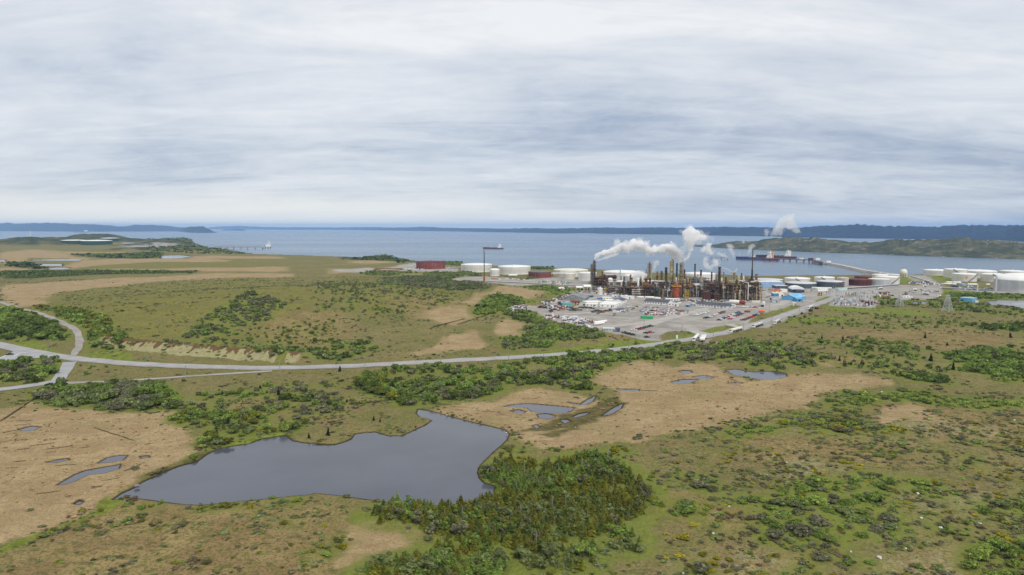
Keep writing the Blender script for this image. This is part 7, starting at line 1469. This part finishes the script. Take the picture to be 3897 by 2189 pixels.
 ([zK((0,600),(450,700),(470,780),(900,850),(800,980),(350,1120),(0,1160))], 1.6, (.6, 1.5), ['green', 'yellow', 'olive', 'greygreen'], 'low bush round the tan hollow below the pond', .5),
]
for i, (zp, d_, hr, ti, lab, cl) in enumerate(BA): S('bush', zp, d_*(1.35 if cl > .3 else 1.1), hr, (1.5, 2.5) if hr[1] < 2.6 else (1.0, 1.6), ti, lab, gB, clump=cl, cs=11 if hr[1] < 3 else 15, seed=20+i)
for zp in ([zW((2760, 780), (3250, 780), (3250, 1600), (2760, 1600))], [zW((-700, 760), (-180, 760), (-180, 980), (-700, 980))]): S('bush', zp, 2.2, (1.4, 3), (1.2, 2), ['green', 'fresh', 'greygreen', 'grey'], 'bush on the outer heath', gB, clump=.45, seed=88)
for zp, d_, lab in (([zG((0,200),(160,170),(420,300),(330,380),(0,370))], 2.5, 'spruce in the wood left of the gravel track'), ([zH((340,400),(420,370),(620,450),(720,570),(640,560),(480,480))], 3, 'dark spruce in the belt running down to the pond inlet'), ([zJ((1480,400),(1600,330),(1850,300),(1900,390),(1700,450),(1520,490))], 3, 'spruce on the bank above the left half of the pond'), ([zI((1540,430),(1950,470),(1940,515),(1600,460))], 3, 'spruce in the strip at the tip of the broad bog'), ([zI((1950,300),(2250,260),(2700,320),(2700,500),(2400,480))], .8, 'spruce in the wood at the right border'), ([zJ((560,40),(1150,70),(1300,180),(900,190))], 1.0, 'spruce in the belt above the left bog'), ([zE((380,600),(620,480),(800,560),(620,650))], 1.6, 'spruce in the belt below the refinery yard'), ([zH((1500,220),(2300,170),(2500,200),(2000,300),(1600,330))], .35, 'spruce in the broad belt between road and bogs'), ([zI((900,260),(1700,330),(1600,420),(1000,380))], .35, 'spruce on the right hand heath near the broad bog')):
    S('spruce', zp, d_, (3, 6), (.8, 1.1), ['darkspruce', 'deep', 'darkspruce'], lab, 'dark spruces in the scrub', seed=90)
NEAR = on_plane([(-700, 1330), (4600, 1330), (4600, 2400), (-700, 2400)], 0)[:, :2]
S('dwarf', [zW((-700, 985), (3250, 985), (3250, 1600), (-700, 1600))], 13, (.3, .65), (2.4, 4.6), ['heath', 'brown', 'green', 'grey', 'olive', 'greygreen'], 'x', 'x', clump=.50, cs=9, seed=200)
S('dwarf', [zW((-700, 710), (1500, 690), (3250, 770), (3250, 985), (-700, 985))], 2.6, (.4, .9), (2.0, 4.0), ['heath', 'green', 'grey', 'deep', 'greygreen', 'heath'], 'x', 'x', clump=.50, cs=16, seed=210)
S('dwarf', [zJ((1650,90),(2545,90),(2545,340),(2200,320),(1700,220))], 9, (.35, .9), (1.8, 3), ['brown', 'heath', 'green', 'grey'], 'x', 'x', clump=.45, cs=7, seed=220)
S('dwarf', [zL((0,0),(2800,-100),(2800,1200),(0,1200))], 14, (.3, .65), (2.4, 4.6), ['heath', 'green', 'greygreen', 'grey', 'brown', 'yellow'], 'x', 'x', clump=.48, cs=6, seed=230)
S('dwarf', [zJ((-100,1300),(700,1000),(2545,930),(2545,1600),(-100,1600))], 6, (.2, .5), (2.0, 3.4), ['heath', 'brown', 'olive', 'grey'], 'x', 'x', clump=.50, cs=5, seed=240)
# thin the plants that would stand on the open bogs
def bogthin(A):
    keep = np.ones(len(A), bool)
    for p in TAN:
        lo, hi = p.min(0), p.max(0); k = np.nonzero((A[:, 0] > lo[0]) & (A[:, 0] < hi[0]) & (A[:, 1] > lo[1]) & (A[:, 1] < hi[1]))[0]
        if len(k): keep[k] &= (poly_sd(A[k, 0], A[k, 1], p) < 2+3*rng.random(len(k))) | (rng.random(len(k)) < .02)
    return A[keep]
def grow(kind, rows, name, label):
    """all the plants of a kind too many to single out, in one mesh"""
    Vs, Cs = [], []
    D = np.hypot(rows[:, 0], rows[:, 1]); a_ = 210 if kind == 'spruce' else 330; lod = np.where(D < a_, 0, np.where(D < 700, 1, 2))
    for L in range(3):
        P = PROTO[kind][L]; var = rng.integers(len(P), size=len(rows))
        for v in range(len(P)):
            k = np.nonzero((lod == L) & (var == v))[0]
            if not len(k): continue
            q = P[v]; R_ = rows[k]; a = rng.random(len(k))*math.tau; ca, sa = np.cos(a)[:, None, None], np.sin(a)[:, None, None]; w = R_[:, 3][:, None, None]; h = R_[:, 2][:, None, None]
            X = (q[None, :, :, 0]*ca-q[None, :, :, 1]*sa)*w; Y = (q[None, :, :, 0]*sa+q[None, :, :, 1]*ca)*w; Z = q[None, :, :, 2]*h
            z0 = relief(R_[:, 0], R_[:, 1])-.12*R_[:, 2]; V = np.stack([X+R_[:, 0][:, None, None], Y+R_[:, 1][:, None, None], Z+z0[:, None, None]], -1)
            T_ = np.array([TINTS[t] for t in TK])[R_[:, 4].astype(int)]*np.clip(rng.normal(1, .18, (len(k), 1)), .6, 1.5); f = np.clip(rng.normal(1, .22, (len(k), len(q), 1)), .5, 1.6)
            C = np.repeat((T_[:, None, :]*f)[:, :, None, :], 4, 2); Vs.append(V.reshape(-1, 3)); Cs.append(C.reshape(-1, 3))
    V = np.concatenate(Vs); C = np.concatenate(Cs); C = np.concatenate([C, np.ones((len(C), 1))], 1); F = np.arange(len(V)).reshape(-1, 4)
    return tag(link(name, np_mesh(name, V, F, M_LEAFS, {'tint': C})), label, 'plants', None, 'stuff')
_tm = {}
def plant_mesh(kind, v, ti):
    key = (kind, v, ti)
    if key not in _tm:
        q = PROTO[kind][0][v]; n = len(q); c = np.array(TINTS[TK[ti]]); r_ = np.random.default_rng(v); f = np.clip(r_.normal(1, .24, (n, 1)), .5, 1.6); C = np.repeat((c[None]*f)[:, None, :], 4, 1).reshape(-1, 3); C = np.concatenate([C, np.ones((len(C), 1))], 1)
        _tm[key] = np_mesh('crown', q.reshape(-1, 3), np.arange(n*4).reshape(-1, 4), M_LEAF, {'tint': C})
    return _tm[key]
def trunk_mesh(kind):
    if ('t', kind) not in _tm:
        m = MB(); h = {'spruce': .95, 'larch': .8, 'snag': 1.0, 'bush': .45}[kind]; m.cone((0, 0, -.05), (0, 0, h), .03, .008, 7)
        if kind in ('bush', 'larch'): [m.cone((0, 0, .02+.1*k), (.3*math.cos(k*2.1), .3*math.sin(k*2.1), .45+.08*k), .014, .005, 5) for k in range(4)]
        o = m.build('trunk', M_BARK if kind != 'snag' else paint('bleached_wood', (.30, .28, .26), .9)); _tm[('t', kind)] = o.data; bpy.data.objects.remove(o)
    return _tm[('t', kind)]
def single(kind, name, cat, x, y, h, w, ti, label, group):
    t = thing(name, label, cat, (x, y, gz(x, y)-.10*h), random.random()*6.28, group); t.scale = (w, w, h)
    link('crown' if kind != 'bush' else 'foliage', plant_mesh(kind, random.randrange(len(PROTO[kind][0])), ti), t); link('trunk' if kind != 'bush' else 'stems', trunk_mesh(kind), t)
# the ground under and between the plants is mossy and green
def moss():
    G, x0, y0, nx, ny = 2.5, -760., 100., 720, 680; W = np.zeros((nx, ny))
    for kd in ('bush', 'spruce', 'larch'):
        for A in ALL[kd]:
            i = ((A[:, 0]-x0)/G).astype(int); j = ((A[:, 1]-y0)/G).astype(int); k = (i > 0) & (i < nx-1) & (j > 0) & (j < ny-1)
            np.add.at(W, (i[k], j[k]), (A[k, 3]*1.2)**2/G**2)
    for _ in range(3):
        for ax in (0, 1): W = (np.roll(W, 1, ax)+2*W+np.roll(W, -1, ax))/4
    n = len(land.data.vertices); co = np.zeros(n*3, np.float32); land.data.vertices.foreach_get('co', co); co = co.reshape(-1, 3); fx = (co[:, 0]-x0)/G-.5; fy = (co[:, 1]-y0)/G-.5; ok = (fx > 0) & (fx < nx-2) & (fy > 0) & (fy < ny-2); i = np.clip(fx.astype(int), 0, nx-2); j = np.clip(fy.astype(int), 0, ny-2); u = np.clip(fx-i, 0, 1); w = np.clip(fy-j, 0, 1)
    m = ((W[i, j]*(1-u)+W[i+1, j]*u)*(1-w)+(W[i, j+1]*(1-u)+W[i+1, j+1]*u)*w)*ok; at = land.data.attributes.new('cover_d', 'FLOAT', 'POINT'); at.data.foreach_set('value', np.clip(m*1.9, 0, .9).astype(np.float32))
moss()
for kind, name, cat, mass, ml in (('spruce', 'spruce_tree', 'spruce', 'spruce_wood', 'spruces further back in the thickets and scrub'), ('larch', 'larch_tree', 'larch', 'larch_wood', 'grey green larches further back among the spruces'), ('snag', 'dead_tree', 'dead tree', 'dead_wood', 'bleached dead trees further back in the thicket'), ('bush', 'bush', 'bush', 'shrubbery', 'scrub and bushes spread over the heath and moor')):
    A = np.concatenate(ALL[kind]); A = bogthin(A) if kind == 'bush' else A
    px, py = proj(A[:, 0], A[:, 1], A[:, 2]*.5); vis = (px > 10) & (px < 3887) & (py < 2180); size = np.where(vis, A[:, 2]*np.maximum(A[:, 3], .3*A[:, 2])/np.hypot(A[:, 0], A[:, 1])**2, 0); order = np.argsort(-size); lim = {'spruce': 268, 'larch': 290, 'snag': 150, 'bush': 296}[kind]
    for r_ in A[order[:lim]]: lab, gr = AREA[int(r_[5])]; single(kind, name, cat, r_[0], r_[1], r_[2], r_[3], int(r_[4]), lab, gr if kind != 'bush' else lab.replace(' bush', ' bushes', 1)[:80])
    rest = A[order[lim:]]
    if len(rest): grow(kind, rest, mass, ml)
DW = ALL['dwarf']; ALL['dwarf'] = []
for p in TAN[:2]+TAN[-4:-2]: scatter('dwarf', p, 7, (.15, .34), (2.5, 5), ['sedge', 'sedge', 'rust', 'sedge'], 'x', 'x', clump=.42, cs=7, seed=300)
grow('dwarf', np.concatenate(ALL['dwarf']), 'sedge_grass', 'dry tan sedge tussocks on the bogs'); ALL['dwarf'] = DW
grow('dwarf', bogthin(np.concatenate(ALL['dwarf'])), 'undergrowth', 'dwarf shrub mat covering the heath')
LONE = [(zI, 1045, 188, 45, 'broad dark spruce alone on the heath right of the tank trucks'), (zI, 1205, 205, 58, 'tall dark spruce before the bright green bushes, right of the broad one'), (zI, 1205, 103, 22, 'small dark spruce straight above the tall one on the right heath'), (zI, 1445, 103, 26, 'small dark spruce between the pylons and the tall spruce'), (zI, 1828, 174, 42, 'bushy dark spruce on the pale grass below the right pylon'), (zI, 1870, 345, 62, 'tall pointed spruce above the tiny grey puddle'), (zI, 1755, 30, 28, 'little dark spruce straight below the right pylon'), (zI, 2478, 172, 44, 'dark spruce near the upper right border wood'), (zI, 2265, 418, 44, 'round dark spruce in the right border wood, lowest one'), (zI, 2040, 412, 66, 'forked green spruce right of the tip of the broad bog'), (zI, 1268, 376, 30, 'small dark spruce above the middle of the broad bog'), (zI, 1475, 386, 30, 'small dark spruce a little further right above the broad bog'), (zI, 1180, 345, 46, 'slim dark spruce beside grey bushes above the broad bog'), (zI, 1995, 228, 26, 'bright green round spruce on the middle of the right heath'),
 (zJ, 2443, 404, 74, 'black conical spruce alone on the grassy point of the pond'), (zJ, 2302, 424, 46, 'smaller spruce at the water left of the black conical one'), (zJ, 1658, 104, 42, 'pointed dark spruce on the russet heath below the poles'), (zJ, 2075, 108, 68, 'tall dark spruce at the edge of the russet heath'), (zJ, 1915, 276, 46, 'slim black spruce above the green bank bushes'), (zJ, 1942, 58, 36, 'little dark spruce right under the narrow track end'), (zH, 185, 326, 46, 'dark round spruce touching the lower edge of the main road'), (zH, 442, 702, 52, 'little conical spruce on the tongue of land, left of a pair'), (zH, 490, 712, 42, 'little conical spruce on the tongue of land, right of a pair'), (zH, 236, 552, 26, 'tiny dark spruce in the bright moss above the tongue of land'), (zH, 1826, 262, 54, 'black spruce standing up from the belt above the bog pools'), (zH, 1680, 248, 50, 'leaning dark spruce by the road above the bog pools'), (zE, 330, 340, 62, 'dark bushy spruce at the left tip of the refinery yard'), (zG, 2560, 615, 40, 'dark spruce beside the road below the bank end')]
for z_, u, v, hp, lab in LONE:
    k = z_((1, 0))[0][0]-z_((0, 0))[0][0]; g = spot(z_, u, v); h = hp*k*np.hypot(g[0], g[1])/FPX*1.05; single('spruce', 'spruce_tree', 'spruce', g[0], g[1], h, h*(.95 if hp > 40 else 1.2), TK.index('darkspruce'), lab, 'lone spruces on the heath')
# pale boulders
BOULD = [(zL, 1560, 968, 30, 'largest white boulder on the stony heath at the bottom right'), (zL, 392, 797, 24, 'white boulder on the bare patch right of the big thicket'), (zL, 507, 606, 13, 'small pale stone above the bare patch right of the big thicket'), (zL, 1830, 516, 17, 'flat pale stone beside the lichen patch on the right heath'), (zL, 1855, 690, 20, 'pale stone below the lichen patch on the right heath'), (zL, 1990, 756, 22, 'grey white stone left of the tall green bush pair'), (zL, 2265, 728, 20, 'pale stone right of the tall green bush pair'), (zL, 1746, 904, 18, 'small white stone above right of the largest boulder'), (zL, 1362, 923, 15, 'small white stone left of the largest boulder'), (zL, 186, 616, 15, 'small pale stone close to the big thicket'), (zL, 2535, 832, 22, 'grey stone at the right border above the corner bushes'), (zL, 912, 298, 12, 'tiny white stone on the far lichen patch'), (zL, 183, 1076, 12, 'tiny stone at the bottom edge below the thicket'), (zI, 2505, 798, 16, 'pale stone at the right border of the far heath'), (zI, 1500, 580, 14, 'pale stone at the tip of the low green bushes'), (zI, 1825, 540, 14, 'white stone below the dark strip at the bog tip'), (zH, 990, 655, 10, 'small stone on the shore of the pond inlet'), (zH, 1442, 790, 14, 'white stone on the right corner of the pond shore'), (zK, 1228, 350, 16, 'grey stone on the right shore under the thicket'), (zJ, 1020, 785, 30, 'dark stone in the water at the left tip of the pond')]
for i, (z_, u, v, wp, lab) in enumerate(BOULD):
    k = z_((1, 0))[0][0]-z_((0, 0))[0][0]; g = spot(z_, u, v); r = max(.35, wp*k*np.hypot(g[0], g[1])/FPX/2); bm = bmesh.new(); bmesh.ops.create_icosphere(bm, subdivisions=3, radius=1); r_ = np.random.default_rng(i)
    pl = r_.normal(size=(9, 3)); pl /= np.linalg.norm(pl, axis=1, keepdims=True); dd = r_.uniform(.55, .9, 9)
    for vtx in bm.verts:
        c = np.array(vtx.co)
        for n_, d_ in zip(pl, dd):
            e = c @ n_-d_
            if e > 0: c = c-n_*e
        vtx.co = (c[0]*r*1.25, c[1]*r, c[2]*r*.85+r*.25)
    me = bpy.data.meshes.new('boulder'); bm.to_mesh(me); bm.free(); me.materials.append(paint('pale_rock', (.58, .56, .53), .9, 0, .2, 2., (.25, .24, .2), .6) if 'dark' not in lab and 'grey stone' not in lab else paint('dark_rock', (.20, .19, .18), .9, 0, .3, 2.)); o = link('boulder', me, None, (g[0], g[1], g[2])); o.rotation_euler = (0, 0, i); tag(o, lab, 'boulder', 'pale boulders on the heath', 'thing')
# ------------------------------------------------------------------ steam
def steam_mat(name, dens):
    t = NT(name); dens *= 3.6; v = t.n('ShaderNodeVolumePrincipled'); v.inputs['Color'].default_value = (.996, .996, .996, 1); v.inputs['Density'].default_value = dens; v.inputs['Anisotropy'].default_value = .1; t.l(v.outputs[0], t.out.inputs['Volume']); return t.m
def plume(pts, Y, label, dens, voxel=1.6, seed=0, z=zA, rough=.8):
    o = billow(pts, Y, dens, voxel, seed, z, rough, 'steam'); h = billow([(u, v, r*1.4) for u, v, r in pts], Y, dens*.13, voxel, seed+50, z, 1.25, 'halo'); h.parent = o
    return tag(o, label, 'steam', 'steam plumes of the refinery', 'thing')
def billow(pts, Y, dens, voxel, seed, z, rough, name):
    """a chain of billows through (u, v, radius) at the distance Y, welded into one closed skin"""
    k = z((1, 0))[0][0]-z((0, 0))[0][0]; s = k*Y/FPX; r_ = np.random.default_rng(seed+3); P = [(*at_y(z((u, v)), Y)[0], r*s*1.1) for u, v, r in pts]; bm = bmesh.new()
    for a, b in zip(P[:-1], P[1:]):
        a, b = np.array(a), np.array(b); n = max(2, int(np.linalg.norm(b[:3]-a[:3])/(.38*max(.6, (a[3]+b[3])/2))))
        for i in range(n):
            f = i/n; c = a*(1-f)+b*f; R0 = c[3]
            for j in range(4):
                o = r_.normal(size=3)*np.array([.42, .6, .42])*R0*(j > 0); q = R0*(.72 if j == 0 else r_.uniform(.26, .55)); m = bmesh.ops.create_icosphere(bm, subdivisions=2, radius=max(q, voxel*.8)); bmesh.ops.translate(bm, verts=m['verts'], vec=tuple(c[:3]+o))
    me = bpy.data.meshes.new('steam'); bm.to_mesh(me); bm.free(); o = bpy.data.objects.new('steam', me); COL.objects.link(o); md = o.modifiers.new('weld', 'REMESH'); md.mode = 'VOXEL'; md.voxel_size = voxel
    dg = bpy.context.evaluated_depsgraph_get(); dg.update(); m2 = bpy.data.meshes.new_from_object(o.evaluated_get(dg)); bpy.data.objects.remove(o); bpy.data.meshes.remove(me)
    n = len(m2.vertices); co = np.zeros(n*3); m2.vertices.foreach_get('co', co); co = co.reshape(-1, 3); nr = np.zeros(n*3); m2.vertices.foreach_get('normal', nr); nr = nr.reshape(-1, 3); rs_ = np.mean([p[3] for p in P]); d = 0
    for o_, am in ((rs_*.7, .30), (rs_*.3, .22), (rs_*.13, .10)): d = d+(fbm(co[:, 0]/o_+seed, co[:, 2]/o_+co[:, 1]/o_*.7, 3+seed, 2)-.5)*am*2*rs_*rough
    co = co+nr*d[:, None]; m2.vertices.foreach_set('co', co.ravel()); m2.materials.clear(); m2.materials.append(steam_mat('steam', dens)); m2.update(); m2.name = 'steam'
    return link(name, m2)
Y0 = spot(zA, 208, 888)[1]; Y1 = spot(zA, 1325, 940)[1]; Y2 = spot(zA, 2010, 930)[1]
plume([(208, 572, 5), (222, 548, 12), (250, 515, 24), (300, 488, 32), (360, 485, 34), (430, 455, 40), (500, 425, 46), (560, 400, 58), (640, 425, 58), (720, 390, 66), (780, 365, 60), (850, 410, 64), (920, 450, 44), (1000, 455, 44), (1080, 425, 52), (1140, 415, 60), (1220, 430, 64), (1270, 475, 60), (1290, 530, 42), (1310, 575, 20), (1330, 612, 8)], (Y0+Y1)/2, 'long billowing white plume stretching across half the refinery', .13, 1.5, 1)
plume([(222, 588, 4), (270, 578, 9), (330, 558, 16), (400, 530, 20), (470, 512, 18), (520, 490, 20)], Y0, 'thin white wisp running just below the long plume', .05, 1.1, 2)
plume([(1330, 612, 6), (1375, 580, 10), (1415, 545, 12), (1435, 500, 20), (1445, 430, 34), (1460, 380, 44), (1440, 310, 76), (1430, 240, 74), (1400, 215, 50), (1450, 170, 40), (1500, 240, 70), (1560, 280, 60), (1620, 290, 52), (1640, 255, 28)], Y1, 'tall knobbly white plume rising from the thick olive tower', .085, 1.5, 3)
plume([(1650, 545, 26), (1636, 600, 28), (1650, 655, 34), (1700, 685, 28), (1745, 650, 28), (1790, 620, 38), (1745, 575, 30)], Y2, 'hooked white steam cloud above the middle right stacks', .035, 1.3, 4)
plume([(1595, 450, 28), (1650, 430, 40), (1690, 385, 36), (1670, 460, 30), (1740, 490, 32)], Y2, 'small white steam cloud drifting before the headland tip', .05, 1.3, 5)
plume([(1800, 490, 20), (1850, 510, 28), (1900, 530, 20), (1940, 550, 8)], Y2, 'faint shred of steam left of the jetty tanker', .022, 1.3, 6)
plume([(2015, 728, 8), (2045, 700, 14), (2055, 680, 10)], Y2, 'little puff right on top of the tan column', .04, 1.0, 7); plume([(2005, 730, 6), (1960, 712, 12), (1910, 692, 12), (1860, 668, 8)], Y2, 'thin slanting wisp left of the tan column', .025, 1.0, 8)
plume([(945, 745, 8), (970, 710, 18), (990, 660, 26), (1010, 610, 32), (1045, 598, 28)], Y1, 'faint bent wisp behind the lattice column with the pointed tip', .03, 1.2, 9)
plume([(670, 810, 10), (700, 790, 24), (745, 765, 38), (800, 748, 42), (850, 775, 34), (890, 765, 26)], spot(zA, 700, 930)[1], 'low white puff drifting behind the thick rusty stack', .09, 1.2, 10)
plume([(2010, 560, 8), (2000, 500, 22), (1960, 420, 34), (1935, 385, 30), (1990, 400, 30)], Y2, 'faint steam rising over the inlet beside the jetty tanker', .02, 1.4, 11)
plume([(2190, 500, 14), (2210, 450, 26), (2240, 400, 32), (2270, 375, 24)], Y2+40, 'faint steam veil beside the tallest stack', .02, 1.4, 12); plume([(2130, 340, 24), (2150, 355, 18)], Y2, 'tiny faint puff over the headland', .018, 1.2, 13)
plume([(95, 205, 14), (130, 160, 40), (175, 110, 55), (210, 65, 62), (270, 60, 58), (310, 110, 40), (345, 160, 32)], Y2+250, 'broad faint steam cloud standing above the headland', .016, 2.4, 14, zB); plume([(40, 200, 16), (45, 165, 26), (30, 140, 20)], Y2+200, 'small faint steam puff left of the broad cloud', .02, 1.8, 15, zB)
plume([(2060, 568, 8), (2110, 565, 14), (2180, 562, 16), (2240, 555, 16), (2290, 560, 18), (2310, 590, 14)], spot(zC, 2230, 615)[1], 'low white steam drifting between the cream tanks', .05, 1.2, 16, zC)
# ------------------------------------------------------------------ haze over sea and land
hz = MB(); hz.box((0, 13000, 78), (170000, 48000, 258)); t_ = NT('haze'); pv = t_.n('ShaderNodeVolumePrincipled')
pv.inputs['Color'].default_value = (.44, .67, 1.0, 1); pv.inputs['Density'].default_value = 4.2e-5; pv.inputs['Anisotropy'].default_value = 0.0
t_.l(pv.outputs[0], t_.out.inputs['Volume']); tag(hz.build('haze', t_.m), 'thin blue haze over the bay', None, None, 'stuff')
